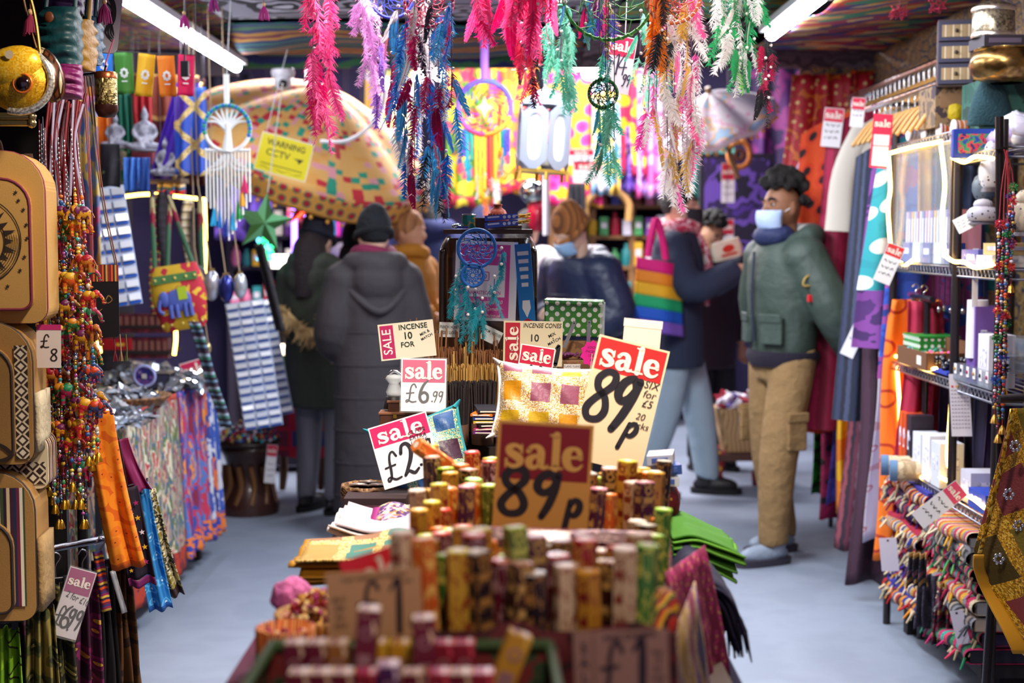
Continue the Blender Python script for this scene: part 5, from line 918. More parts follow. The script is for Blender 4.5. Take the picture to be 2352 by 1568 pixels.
def left_far():
 # flags under the strip light
 for i, (px, py, w, h, c, lb, cw) in enumerate(((238, 118, 40, 62, '1c78d8', 'blue', 0), (283, 120, 40, 94, '3c8028', 'green', 2), (338, 124, 38, 96, 'e8b010', 'yellow', -6), (380, 128, 38, 92, 'f08418', 'orange', 3), (428, 126, 36, 92, 'e0185c', 'pink', -2))):
  Y = 4.7; s = S(Y); t = thing('prayer_flag', f'{lb} printed flag in the row under the left strip light', 'flag', P(px, py, Y), (0, math.radians(-cw), .2), 'printed flags on a line')
  fn = cloth_fn(w * s, h * s, 1, .008, 1, .2, i); MB().grid(fn, 10, 10, 0, .05, .13).build('cloth', M(c, .7), t, solid=.001)
  m = MB(); z = -h * s * .5
  for k in range(8): a = k * pi / 4; m.disc(.009 * math.cos(a), -.011, z + .012 * math.sin(a), .005, 0, 8)
  m.tube([(.008 * math.cos(k * pi / 6), -.011, z + .01 * math.sin(k * pi / 6)) for k in range(12)], .0016, 4, close=True); m.box((0, -.011, z - .027), (.018, .0006, .004)); m.build('printed_motif', M('e8ece8', .7), t)
 tag(MB().tube([P(205, 112, 4.7), P(330, 122, 4.7), P(450, 126, 4.7)], .0015, 4, k=4).tube([P(205, 112, 4.7), P(205, 60, 4.7)], .0015, 4).tube([P(450, 126, 4.7), Vector((P(450, 0, 4.7).x, 4.7, 2.41))], .0015, 4).build('flag_line', M('3c3030', .7)), 'thin line the printed flags hang from', 'line')
 p = P(425, 158, 4.6); t = thing('plug_adapter', 'black plug adapter hanging on a cord below the strip light', 'adapter', p); MB().box((0, 0, 0), (.026, .02, .05)).build('body', M('16161c', .4), t, bevel=.003); MB().tube([(0, 0, .02), (.0, 0, .06), (.005, 0, .3)], .003, 6).build('cord', M('16161c', .4), t)
 # hanging textiles along the left wall
 ik = lambda *c: PAT('noise', list(c), 8, 'UV', asp=(2.6, .8, 1), rough=.8, dist=.5)
 gd = ['d8b060', 'a8803c', 'f0dc98']
 hang = [('orange scarf hanging left of the seated figures', 232, 200, 6.3, 60, 300, M('e07818', .75)), ('teal green scarf hanging behind the hammered lantern', 285, 215, 6.4, 40, 200, M('1c6a54', .75)), ('deep red scarf hanging behind the yellow flag', 325, 210, 6.4, 44, 200, M('a01420', .75)),
  ('maroon embroidered panel behind the orange and yellow flags', 380, 170, 6.6, 150, 190, PAT('patch', ['5c1420', '7a2430', '4a1018', '8a3c2c'], 5, 'UV', border='c89a5c', bw=.05, rough=.7)), ('blue grey patterned cloth beside the bead strands', 190, 220, 4.9, 60, 420, ik('8a98b0', 'c8a858', '5c6a94', 'b0506c')),
  ('brown leather strip hanging beside the violet sari', 452, 180, 6.5, 40, 240, M('4c1a1c', .7)), ('striped woollen shawl below the seated figures', 395, 415, 6.2, 60, 40, PAT('stripe', ['b81c3c', '2c6aa8', 'e0d0b0', '3c2a5c'], 18, 'UV', rot=pi / 2))]
 for lb, px, py, Y, w, h, m in hang: s = S(Y); hung(drape('hanging_cloth', lb, 'cloth', P(px, py, Y), w * s, h * s, m, 3, .03, 1.1, .3, .3, group='textiles along the left wall'), 2.41, (-w * s * .4, w * s * .4))
 s = S(6.0); t = hung(thing('violet_sari', 'violet sari with gold braid hanging left of the tree of life', 'sari', P(415, 190, 6.0)), 2.41, (.03, .09)); MB().grid(lambda u, v: (-.02 + (.10 + .0 * v) * u - .12 * v, .02 * math.sin(u * 9), -.40 * v), 14, 14, 0, .1, .4).build('sash', M('4418a0', .6), t, solid=.003); MB().grid(lambda u, v: (.085 + .018 * u - .125 * v, -.025, -.40 * v), 4, 16, 0, .018, .4).build('braid', PAT('cells', gd, 120, 'UV', rough=.35, metal=.6), t, solid=.002)
 t = thing('diamond_hanging', 'violet and blue hanging with gold lattice beside the tree of life', 'hanging', P(437, 200, 5.9)); MB().grid(cloth_fn(72 * S(5.9), 200 * S(5.9), 2, .02, 1.1), 20, 20, 0, .13, .36).build('cloth', PAT('patch', ['2c50b8', '4a2a90', '3c68c8'], 9, 'UV', border=gd, bw=.10, rot=pi / 4, rough=.45), t, solid=.003)
 drape('dark_embroidered_cloth', 'black cloth embroidered with a flower beside the bead strands', 'cloth', P(252, 330, 5.2), 44 * S(5.2), 98 * S(5.2), PAT('noise', ['120e18', '120e18', '1a1620', '6a7a40'], 14, 'UV', stops=[0, .4, .6, .82]), 1, .01)
 hung(bpy.context.scene.objects[-1], 2.4)
 for k, (px, w, c) in enumerate(((300, 34, '2c60b8'), (330, 30, '2450a0'))): drape('blue_bag', f'{["left", "right"][k]} blue cloth bag below the seated figures', 'bag', P(px, 362, 5.8), w * S(5.8), 76 * S(5.8), PAT('stripe', [c, '4c80d0', c, '1c3c88'], 30, 'UV', dist=.4), 2, .012, .8, group='blue cloth bags')
 # seated stone figures
 def statue(label, px, py, Y, h, rz=0):
  t = thing('stone_figure', label, 'figurine', P(px, py, Y), (0, 0, rz), 'stone meditation figures'); s = h; m = MB()
  m.trunk([(0, 0, .0, .30 * s, .2 * s), (0, 0, .08 * s, .34 * s, .22 * s), (0, 0, .16 * s, .22 * s, .16 * s), (0, 0, .3 * s, .13 * s, .1 * s), (0, 0, .48 * s, .17 * s, .11 * s), (0, 0, .6 * s, .19 * s, .1 * s), (0, 0, .66 * s, .07 * s, .07 * s)], 16)
  for sx in (-1, 1):
   m.tube([(sx * .17 * s, 0, .58 * s), (sx * .25 * s, -.02 * s, .38 * s), (sx * .10 * s, -.14 * s, .2 * s)], [.055 * s, .05 * s, .04 * s], 8, k=4); m.tube([(sx * .12 * s, .02 * s, .1 * s), (sx * .36 * s, -.06 * s, .08 * s), (sx * .05 * s, -.2 * s, .07 * s)], [.09 * s, .075 * s, .05 * s], 8, k=4)
  m.ell((0, 0, .78 * s), (.09 * s, .1 * s, .12 * s), 14); m.ell((0, .01 * s, .9 * s), (.06 * s, .06 * s, .05 * s), 10); m.ell((0, 0, .96 * s), (.025 * s, .025 * s, .06 * s), 8)
  m.build('figure', PAT('noise', ['9a98a4', 'b8b6c0', '7c7a88'], 30, 'Object', lin_i=True, rough=.7), t, remesh=.006); MB().lathe([(.30 * s, -.03 * s), (.32 * s, .0), (.3 * s, .02 * s)], 20).build('base', M('84828e', .7), t)
 statue('grey stone seated figure furthest left on the wall shelf', 265, 338, 6.2, .15); statue('grey stone seated figure with the tall topknot, in the middle', 333, 345, 6.2, .19, .3); statue('large grey stone seated figure at the right end, lowest of three', 380, 402, 6.0, .16, -.2)
 t = thing('wall_shelf', 'narrow shelf with stepped boxes that carries the stone figures', 'shelf', P(330, 372, 6.25) + Vector((0, .05, 0)))
 MB().box((0, .02, -.02), (.36, .16, .02)).build('board', M('5c4434', .6), t); MB().box((.08, -.1, -.083), (.22, .16, .02)).build('lower_board', M('5c4434', .6), t)
 for k, x in enumerate((-.15, -.02)): MB().box((x, .04, .022), (.09, .08, .06)).build('riser', M(['8a7a5c', '8a3440'][k], .6), t)
 # LED rope frame
 rope = M('ffcf5a', .4, emit=9)
 def ledrope(label, pts, r=.008): tag(MB().tube(pts, r, 8, k=5).build('led_rope', rope), label, 'light', 'warm LED ropes')
 ledrope('warm LED rope along the top of the left shelf', [P(278, 452, 6.3), P(350, 446, 6.2), P(470, 458, 6.1)]); ledrope('warm LED rope running down beside the shoulder bags', [P(470, 458, 6.1), P(472, 560, 6.1), P(468, 640, 6.1), P(455, 652, 6.1)]); ledrope('short LED rope end hanging below the elephant bag', [P(403, 745, 6.2), P(404, 780, 6.2), P(400, 815, 6.2)]); ledrope('short LED rope end behind the black neck pouch', [P(226, 782, 6.0), P(230, 810, 6.0)])
 # packet sheets on the wall
 def sheet(label, px0, py0, px1, py1, Y, cols, rows, cw, rz):
  s = S(Y); w, h = (px1 - px0) * s, (py1 - py0) * s; t = thing('packet_sheet', label, 'packet display', P((px0 + px1) / 2, (py0 + py1) / 2, Y), (0, math.radians(cw), rz))
  MB().box((0, 0, 0), (w, .006, h)).build('backing', M('b8c4dc', .35), t); m = MB(); m2 = MB()
  for i in range(cols):
   for j in range(rows):
    x, z = (i + .5) / cols * w - w / 2, (j + .5) / rows * h - h / 2; m.box((x, -.008 - .004 * ((i + j) % 2), z + .1 * h / rows), (w / cols * .84, .01, h / rows * .5), 0, (R.uniform(-.25, .25), 0, R.uniform(-.2, .2))); m2.box((x, -.008, z - .32 * h / rows), (w / cols * .84, .008, h / rows * .17), 0, (R.uniform(-.1, .1), 0, 0))
  o = m.build('foil_packets', M('f0f4fc', .25, metal=.2), t); o['kind'] = 'stuff'; o = m2.build('blue_headers', M('1c54b4', .35), t); o['kind'] = 'stuff'
 sheet('hanging sheet of silver and blue packets behind the bead strands', 208, 430, 305, 705, 5.3, 3, 9, -8, .4); sheet('tall leaning sheet of silver and blue packets beyond the elephant bag', 540, 690, 628, 985, 6.9, 3, 15, -8, .2); sheet('sheet of silver and blue packets behind the leaning one', 560, 690, 650, 960, 7.3, 3, 14, -10, .2)
 # shoulder bags
 def sbag(label, px, py, Y, w, h, mat, straps, motif=None, cw=0):
  s = S(Y); t = thing('shoulder_bag', label, 'bag', P(px, py, Y), (0, math.radians(cw), .1)); w *= s; h *= s
  MB().trunk([(0, 0, -h / 2, w * .36, .02), (0, 0, -h * .42, w * .42, .035), (0, 0, 0, w * .5, .04), (0, 0, h * .35, w * .46, .03), (0, 0, h / 2, w * .4, .012)], 24, 0, 3).build('body', mat, t)
  for a in straps: MB().tube([(a[0] * w, 0, h * .4), ((a[0] + a[1]) / 2 * w, .0, h * .4 + a[2] * s * .5), (a[1] * w, .02, h * .4 + a[2] * s)], .011, 6, k=6, flat=.5).build('strap', PAT('stripe', ['8a1430', '3c6a4c', 'c83050', '2c2040', 'b0a070'], 30, 'Object', rot=pi / 2, dist=.3), t)
  if motif:
   m = MB(); y = -.043
   m.ell((0, y, -.01), (w * .24, .006, h * .17), 14, 0); m.ell((-w * .25, y, .0), (w * .1, .006, h * .12), 10, 0); m.tube([(-w * .33, y, 0), (-w * .37, y, -h * .15), (-w * .3, y, -h * .22)], .008, 6, k=3)
   for x in (-.16, -.05, .1, .2): m.tube([(x * w, y, -h * .1), (x * w, y, -h * .3)], .010, 6)
   m.build('elephant_applique', M('4a5aa8', .7), t); m = MB(); m.box((.02, y - .006, h * .06), (w * .16, .004, h * .2)); m.build('saddle_patch', M('a8c020', .7), t)
   m = MB()
   for x in (-.36, -.2, 0, .2, .36): m.ell((x * w, y + .006, h * .3), (.006, .004, .006), 6); m.ell((x * w, y + .008, -h * .4), (.006, .004, .006), 6)
   m.build('mirror_studs', M('e8d070', .3, metal=.5), t); MB().box((0, -.034, h * .3), (w * .8, .004, h * .12)).build('green_band', M('4a7a40', .7), t)
 sbag('red and yellow shoulder bag appliqued with a blue elephant', 412, 682, 5.7, 125, 150, PAT('noise', ['c8a01c', 'c8a01c', 'b01c30', 'd8b030'], 9, 'Object', rough=.75), ((-.36, -.16, 190), (.36, .1, 185)), True, -9)
 sbag('dark woven shoulder bag behind the elephant bag', 425, 640, 5.9, 100, 60, PAT('stripe', ['7a1434', '2c5a50', '3c1c3c', 'c0a05c', '8a2040'], 24, 'Object', rot=pi / 2), ((-.4, -.3, 170), (.4, .35, 165)))
 for k, (px, y0, y1, c, lb) in enumerate(((375, 440, 700, ['1c1820', '2c2430'], 'black woven strap hanging behind the elephant bag'), (430, 460, 640, ['c8b890', '8a7a5c', 'd8ccb0'], 'cream woven strap near the LED rope'), (452, 480, 720, ['14121a', '241c28'], 'black braided strap right of the cream one'), (355, 445, 720, ['8a1c30', '2c6a54', 'd0a050', '5c1c3c'], 'red and green woven strap at the left'))): s = S(6.1); drape('woven_strap', lb, 'strap', P(px, y0, 6.1), 22 * s, (y1 - y0) * s, PAT('stripe', c, 30, 'UV', rot=pi / 2), 1, .006, 1, 1, .2, 0, .01, 6, 20, group='woven straps on the left')
 tag(MB().grid(lambda u, v: P(432 + 26 * u + 75 * v, 738 + 245 * v, 5.6) + Vector((0, .01 * math.sin(u * 6), .01 * math.sin(v * 9))), 6, 24, 0, .05, .5).build('woven_strap', PAT('stripe', ['1c2030', '5c7a90', '241c2c', '2f6a5c', '8a9aa8', '3c2038'], 14, 'UV', rot=pi / 2), solid=.006), 'dark striped woven strap hanging slantwise over the table end', 'strap')
 # hanging pendants
 for k, (px, py, c, lb, r) in enumerate(((486, 655, 'a8a8b4', 'silver hanging ball right of the elephant bag', 24), (520, 662, '28307c', 'blue hanging ball beside the silver one', 22), (552, 656, 'b8c0cc', 'pale silver hanging ball nearest the packet sheet', 20), (478, 800, 'c0b080', 'small ivory bead pendant', 9))):
  Y = 5.9; s = S(Y); t = thing('hanging_ball', lb, 'ornament', P(px, py, Y), (0, 0, 0), 'hanging balls on cords'); MB().ell((0, 0, 0), (r * s * .8, r * s * .8, r * 1.5 * s), 16).build('ball', M(c, .2, metal=.6), t); MB().tube([(0, 0, r * s), (-.03, .0, .28), (-.05, 0, .42), (-.06, 0, 2.40 - P(px, py, Y).z)], .0025, 5).build('cord', M('a89070', .7), t); MB().lathe([(r * s * .3, r * 1.4 * s), (r * s * .35, r * 1.6 * s)], 10).build('cap', M('b09050', .3, metal=.8), t)
 # shelf with maroon boxes under the bags
 t = thing('low_shelf', 'dark shelf with rows of maroon boxes behind the left table', 'shelf', P(310, 800, 7.0)); MB().box((0, 0, -.01), (.40, .25, .02)).build('board', M('2a1c20', .6), t); MB().box((0, 0, .115), (.40, .25, .016)).build('upper_board', M('2a1c20', .6), t)
 for r, n, py in ((0, 8, 798), (1, 9, 742)):
  for k in range(n): p = P(282 + k * 14.5, py, 6.92); tag(MB().box((0, 0, 0), (.028, .08, .10 if r == 0 else .09)).box((0, -.041, .01), (.018, .001, .05), 1).build('incense_carton', [M(['5c1c28', '6a2430', '4a1620'][k % 3], .5), M('8a5a50', .5)], None, p + Vector((0, 0, .0)), (0, R.uniform(-.04, .04), 0)), f'maroon incense carton, {NTH[k]} from the left on the {"lower" if r == 0 else "upper"} board of the dark shelf', 'carton', 'maroon cartons on the dark shelf')
 p = P(270, 790, 6.7); tag(MB().box((0, 0, 0), (.13, .05, .05)).box((.02, -.026, .0), (.04, .001, .014), 1).build('red_box', [M('a8101c', .5), M('e0b040', .5)], None, p), 'bright red box lying left of the maroon cartons', 'box')
 # the left table
 t = thing('side_table', 'long table draped with embroidered cloths along the left wall', 'table', (-1.60, 5.53, 0)); MB().box((0, 0, .795), (.46, 1.8, .03)).build('tabletop', M('3c2c24', .6), t)
 for x in (-.18, .16):
  for y in (-.85, .85): MB().box((x, y, .39), (.05, .05, .78)).build('leg', M('2c2018', .6), t)
 ik1 = PAT('noise', ['8a7a68', 'a8303c', 'c8c0a8', '5c6a34', '3c5c7c', 'b89a80', '7a1c38', '9a9484'], 7, 'UV', asp=(3.4, .8, 1), rough=.8, dist=1.0)
 ik2 = PAT('noise', ['7c1c3c', '2c4c9c', 'b8304c', '4c70b0', 'd88a3c', '3c3c88', '8a1c50'], 6, 'UV', asp=(3.2, .8, 1), rough=.8, dist=1.0)
 ik3 = PAT('noise', ['2c4c9c', '3c58b0', 'c8c8d0', '2c3c88', 'd86a2c'], 6, 'UV', asp=(2, 1, 1), rough=.8, dist=1)
 bd1 = PAT('noise', ['6a1424', 'a8341c', '4a1430'], 20, 'UV', asp=(1, .4, 1)); bd2 = PAT('noise', ['d8601c', '2c3c98', 'e0782c', '3c4cb0'], 16, 'UV')
 def side(label, y0, y1, zt, zb, mat, bd, x0=-1.60):
  def fn(u, v): return (x0 + .02 * math.sin(u * 16) * v + .008 * math.sin(u * 47) + .03 * v, y0 + (y1 - y0) * u, zt - (zt - zb) * v)
  m = MB(); m.grid(fn, 60, 30, 0, (y1 - y0), zt - zb); n = len(m.f); k = 60 * 4
  for i in range(n - k, n): m.m[i] = 1
  for i in range(60): m.m[i] = 1
  o = m.build('table_cloth', [mat, bd], solid=.003); tag(o, label, 'table cloth', 'embroidered cloths over the left table')
 side('beige and red embroidered cloth hanging at the near end of the left table', 4.62, 5.72, .835, .13, ik1, bd1, -1.36); side('blue and crimson embroidered cloth hanging in the middle of the left table', 5.74, 6.20, .835, .14, ik2, bd2, -1.36); side('blue flowered cloth hanging at the far end of the left table', 6.22, 6.46, .835, .12, ik3, bd2, -1.36)
 tag(MB().grid(lambda u, v: (-1.83 + .46 * u, 4.63 + 1.8 * v, .818), 4, 4, 0, .4, 2).build('table_cover', ik1, solid=.003), 'patterned cover lying over the top of the left table', 'table cloth')
 tag(MB().grid(lambda u, v: (-1.83 + .46 * u, 4.61 + .01 * math.sin(u * 40) * v, .82 - .5 * v), 40, 8, 0, .44, .5).build('table_cloth', ik1, solid=.003), 'embroidered cloth over the near end of the left table', 'table cloth')
 # foil wrapped jewellery heaps
 foil = M('e6ecf6', .12, metal=.85)
 def heap(label, px, py, Y, rx, ry, h, n):
  p = P(px, py, Y); p.z = .826; m = MB()
  for k in range(n):
   a, q = R.uniform(0, 6.28), math.sqrt(R.random()); x, y = rx * q * math.cos(a), ry * q * math.sin(a); z = h * (1 - q * q) * R.uniform(.4, 1); d = R.uniform(.02, .045)
   E = Euler((R.uniform(-.9, .9), R.uniform(-.9, .9), R.uniform(0, 3))).to_matrix(); vs = [E @ Vector((d * (i - 1), d * .8 * (j - 1), R.uniform(-.007, .007))) + Vector((x, y, z + .01)) for j in range(3) for i in range(3)]
   m.add(vs, [(j * 3 + i, j * 3 + i + 1, j * 3 + i + 4, j * 3 + i + 3) for j in range(2) for i in range(2)])
  tag(m.build('foil_packets', foil, None, p), label, 'foil packets', kind='stuff')
 heap('silver foil jewellery packets heaped in the shallow basket on the left table', 285, 905, 5.35, .13, .14, .06, 110); heap('silver foil jewellery packets spread at the near end of the left table', 268, 965, 4.85, .12, .12, .03, 70); heap('silver foil jewellery packets at the far end of the left table', 430, 880, 6.0, .10, .22, .05, 90); heap('silver foil jewellery packets behind the mirrored disc', 330, 840, 6.2, .16, .16, .09, 100)
 p = P(290, 928, 5.35); p.z = .828; t = thing('shallow_basket', 'shallow round woven basket under the foil packets', 'basket', p); MB().lathe([(.13, 0), (.165, .03), (.168, .038), (.155, .038), (.12, .012), (0, .01)], 32, caps=False).build('bowl', PAT('zig', ['6a4426', '8a6038', '50321a'], 40, 'Object'), t)
 p = P(332, 863, 5.75); t = thing('mirrored_disc', 'blue and white mirrored disc standing on the left table', 'ornament', p, (.15, 0, 0)); MB().tube([(.042 * math.cos(a), 0, .042 * math.sin(a)) for a in [k * pi / 14 for k in range(28)]], .006, 8, close=True).build('rim', M('a8b4f0', .3), t); MB().lathe([(.04, -.003), (.04, .003)], 28).build('plate', PAT('rings', ['c8d0f4', '2c3a8c', '7a4ca0', '24287c'], 40, 'Object', stops=[0, .15, .3, .45], rough=.3), t, None, (pi / 2, 0, 0)); MB().box((0, -.005, 0), (.02, .002, .02)).build('centre_mirror', M('f4f4f8', .1, metal=.5), t)
 p = P(372, 882, 5.95); p.z = .862; tag(MB().box((0, 0, 0), (.10, .14, .07)).box((0, -.071, .0), (.08, .002, .05), 1).build('display_box', [M('1a1a28', .5), M('2c2a44', .5)], None, p, bevel=.002), 'dark blue box beside the mirrored disc', 'box')
 sign('white and crimson sale card standing at the far end of the left table', 447, 852, 6.2, 62, 50, -16, 'f0e4e8', 'sale', .8, hcol='c8285c', lean=-.2, gloss=.2);
 sign('small white sale tag pinned on the beige table cloth', 290, 1060, 4.75, 26, 60, 4, 'f0eaf0', 'sale', .4, hcol='d03040', lean=0, rz=.3, gloss=.2, draw=lambda L, w, h, y: squig(L, w, h, y, (-.1, -.3)))
 # carved drum stool with beads on top
 p = P(572, 1190, 7.5); p.z = 0; t = thing('carved_stool', 'dark carved drum stool at the end of the left aisle', 'stool', p)
 MB().lathe([(.16, 0), (.165, .05), (.13, .14), (.10, .22), (.13, .31), (.15, .34), (.15, .36), (0, .36)], 28).build('base', M('3a1c16', .35, coat=.3), t)
 m = MB()
 for k in range(6): a = -pi / 2 + (k - 2.5) * .55; m.tube([(.15 * math.cos(a), .15 * math.sin(a), .06), (.125 * math.cos(a + .15), .125 * math.sin(a + .15), .15), (.12 * math.cos(a), .12 * math.sin(a), .26)], .018, 6, k=4)
 m.build('carving', M('6a4420', .4), t); MB().lathe([(.15, .36), (.17, .37), (.17, .385), (.15, .39), (0, .388)], 28).build('seat', M('2c1814', .4), t)
 m = MB()
 for k in range(420): a, q = R.uniform(0, 6.28), math.sqrt(R.random()); m.ell((.17 * q * math.cos(a), .17 * q * math.sin(a), .40 + .10 * (1 - q ** 2) * R.random()), R.uniform(.006, .012), 6, R.randrange(7))
 o = m.build('bead_heap', [M(c, .25, coat=.5) for c in ('c81c5c', '2cb0c0', 'e8e8f0', '3c3ca8', 'e0c030', 'b01c30', '20202c')], None, p); tag(o, 'heap of coloured beads and bangles on the carved stool', 'beads', kind='stuff')
 o = sign('white and pink sale tag hanging from the carved stool', 622, 1065, 7.3, 24, 90, 6, 'f0ecf0', 'sale', .3, hcol='d83050', lean=0, gloss=.2, draw=lambda L, w, h, y: squig(L, w, h, y, (0, -.15, -.3)))
left_far()
# ================================================================== feather dreamcatchers under the ceiling
def fmat(c):
 key = 'f_' + c
 if key in _M: return _M[key]
 m, nt, b = _new(key); b.inputs['Base Color'].default_value = lin(c); b.inputs['Roughness'].default_value = .75; b.inputs['Sheen Weight'].default_value = .3
 tr = nt.nodes.new('ShaderNodeBsdfTranslucent'); tr.inputs[0].default_value = lin(c); mx = nt.nodes.new('ShaderNodeMixShader'); mx.inputs[0].default_value = .35
 nt.links.new(b.outputs[0], mx.inputs[1]); nt.links.new(tr.outputs[0], mx.inputs[2]); nt.links.new(mx.outputs[0], nt.nodes['Material Output'].inputs[0]); _M[key] = m; return m
_F = {}
def feather_mesh(kind, var):
 """unit feather hanging along -z: kind 0 slim, 1 fluffy, 2 plume strip"""
 k = (kind, var)
 if k in _F: return _F[k]
 r = random.Random(var * 7 + kind); m = MB(); n = 22 if kind == 0 else 26; wd = .17 if kind == 0 else .32; cx, cy = r.uniform(-.18, .18), r.uniform(-.15, .15)
 ax = lambda t: Vector((cx * t * t, cy * t * t * 1.2, -t)); n = 34 if kind == 0 else 44; wd = .15 if kind == 0 else .24
 m.tube([ax(i / 8) for i in range(9)], [.011 * (1 - i / 9) + .002 for i in range(9)], 4, 1)
 for i in range(n):
  t = .04 + .90 * i / n; p = ax(t); w_ = wd * (math.sin(pi * min(1, t * .86 + .12)) ** .6) * (1.1 - .55 * t)
  for sd in (-1, 1):
   q = r.uniform(.55, 1.0) if kind else r.uniform(.88, 1.0)
   if r.random() < .06: continue
   L = w_ * q; dn = L * (1.0 if kind == 0 else r.uniform(.5, 1.5)); lf = r.uniform(-.02, .02) if kind == 0 else r.uniform(-.14, .14); hw = .017 if kind == 0 else .009
   a = p + Vector((0, 0, .02)); b = p - Vector((0, 0, .015)); mid = p + Vector((sd * L * .62, lf * .4, -dn * .45)); e = p + Vector((sd * L, lf, -dn)); d = Vector((sd * hw * .5, 0, hw))
   m.add([a, b, mid - d, mid + d, e], [(0, 1, 2, 3), (3, 2, 4)], [0, 2], None, False)
 o = m.build('feather', [fmat('ffffff')] * 3); me = o.data; bpy.data.objects.remove(o); _F[k] = me; return me
_FM = {}
def feather(parent, p, L, c, kind=None, c2=None, tilt=.25):
 kind = kind if kind is not None else R.choice((0, 1, 1)); var = R.randint(0, 4); key = (kind, var, c, c2)
 if key not in _FM:
  me = feather_mesh(kind, var).copy()
  for i, q in enumerate((c, c, c2 or c)): me.materials[i] = fmat(q)
  _FM[key] = me
 o = bpy.data.objects.new('feather', _FM[key]); COL.objects.link(o); o.parent = parent; o.location = p; o.scale = (L, L, L)
 o.rotation_euler = (R.uniform(-tilt, tilt), R.uniform(-tilt, tilt), R.uniform(0, 6.28)); return o
def dream(label, Y, strands, hoops=(), ceil=True, group='feather dreamcatchers under the ceiling', wire='5a2a5c'):
 """strands: (px, y0, y1, colours, feather px, n per node, kind, second colour)"""
 s = S(Y); x0 = sum(q[0] for q in strands) / len(strands); y0 = min(q[1] for q in strands); p0 = P(x0, y0, Y); t = thing('dreamcatcher', label, 'dreamcatcher', p0, (0, 0, 0), group); loc = lambda px, py, d=0: P(px, py, Y + d) - p0
 for px, py, rp, col, col2 in hoops:
  c = loc(px, py); r = rp * s; h = MB(); n = 40; h.tube([c + Vector((r * math.cos(a), 0, r * math.sin(a))) for a in [2 * pi * k / n for k in range(n)]], .0042, 7, close=True)
  if col2: h.tube([c + Vector(((r + .001 * math.cos(a * 30)) * math.cos(a), .0055 * math.sin(a * 30), (r + .0055 * math.cos(a * 30)) * math.sin(a))) for a in [2 * pi * k / 240 for k in range(240)]], .0022, 4, 1, close=True)
  ho = h.build('hoop', [M(col, .5), M(col2 or col, .5)], t); wb = MB(); prev = None
  for q, f in enumerate((1, .76, .56, .38, .2)):
   m_ = 11; pts = [c + Vector((r * f * math.cos(2 * pi * (k + .5 * (q % 2)) / m_), 0, r * f * math.sin(2 * pi * (k + .5 * (q % 2)) / m_))) for k in range(m_)]
   if prev:
    for k in range(m_):
     for j in ((k, k - 1) if q % 2 else (k, k + 1)): wb.tube([pts[k], prev[(j if not q % 2 else j + 1) % m_]], .0011, 4)
   prev = pts
  wb.build('web', M(col, .5), ho)
 for st in strands:
  px, ya, yb, cols, fp, npn, kind, c2 = (list(st) + [None] * 8)[:8]; npn = npn or 2; d = R.uniform(-.05, .05); top = loc(px, ya, d); bot = loc(px + R.uniform(-4, 4), yb - fp, d)
  if ceil and (ya <= 5 or (ceil == 9 and ya < 245)): top = Vector((top.x, top.y, 2.39 - p0.z))
  MB().tube([top, bot], .0011, 4).build('cord', M(wire, .6), t); q = max(1, round((yb - ya) / (fp * .92))); bm = MB(); L = fp * s * 1.08
  for k in range(q):
   f = (k + .5) / q if q > 1 else .8; yy = ya + (yb - fp - ya) * (k / max(1, q - 1)) if q > 1 else yb - fp; p = loc(px, yy, d); bm.ell(p + Vector((0, -.004, .006)), .0044, 8)
   for j in range(npn if (k % 2 == 0 or npn == 1) else npn - 1):
    c = cols[(k + j) % len(cols)] if len(cols) > 1 else cols[0]; feather(t, p + Vector((R.uniform(-.012, .012), R.uniform(-.012, .012), -.002 - .012 * j)), L * R.uniform(.85, 1.25), c, kind, c2 if R.random() < .6 else None, .30)
  bm.build('pearl_beads', M('f0e8e4', .2, coat=.5), t)
 return t
pk, pk2, hp, li, wh, bl, bl2, mg, bk, mint, mint2, grn, crm, yel, orn, aq = 'e8187c', 'f45ca0', 'ec1478', 'dc9cd8', 'e8e2e0', '1c78c8', '4cb0e0', 'b80c58', '161620', '5cc8a8', '88cfb8', '1c9c58', 'b80c4c', 'e0b850', 'f08010', '18a8b8'
dream('hot pink feather dreamcatcher strand hanging left of the blue and white one', 3.85, [(722, -40, 300, [pk2, pk, pk2], 105, 3, 1, pk), (748, -40, 240, [hp, pk2], 90, 2, 1, pk2), (735, 180, 345, [pk2, hp], 90, 3, None, hp)])
dream('lilac feather dreamcatcher between the hot pink strand and the blue one', 3.95, [(845, -30, 190, [li], 75, 3, 1, 'f0d4ec'), (868, 0, 215, [li, 'e8b0e0'], 75, 2, 1, 'f0d4ec'), (872, 90, 265, [li, '8a5cc0'], 65, 2, None, li), (830, -20, 120, ['f0c8e8', li], 70, 2, 1, None)], [(900, -10, 50, '2c3cb0', None)])
dream('large blue, white and crimson feather dreamcatcher, longest in the left middle', 3.75, [(915, 20, 380, [wh, bl2, mg, bl], 85, 2, None, bl), (932, 40, 455, [bl, wh, mg, bl2], 85, 2, None, bl2), (952, 10, 480, [wh, mg, bl, mg], 85, 2, None, wh), (968, 0, 440, [wh, bk, wh, bl2, bl], 88, 3, 1, wh), (985, 10, 500, [bk, wh, mg, bl, bl2], 88, 2, None, None), (1005, 40, 470, [mg, bl2, wh, mg], 80, 2, None, None), (1025, 30, 440, [bl, mg, bl2, bl], 88, 2, None, bl2), (1040, 0, 330, [bl2, bl, mg], 85, 2, None, bl), (900, 60, 330, [bl, mg], 70, 2, None, None), (1012, 380, 500, [bl2, aq], 100, 2, 0, bl2)], [(985, 5, 55, 'd82458', 'f0e8f0')])
dream('hot pink feathers at the top edge above the rainbow dreamcatcher', 3.8, [(1095, -60, 90, [hp, pk2], 85, 3, None, pk2), (1112, -50, 85, [pk2, hp], 80, 3, None, hp)])
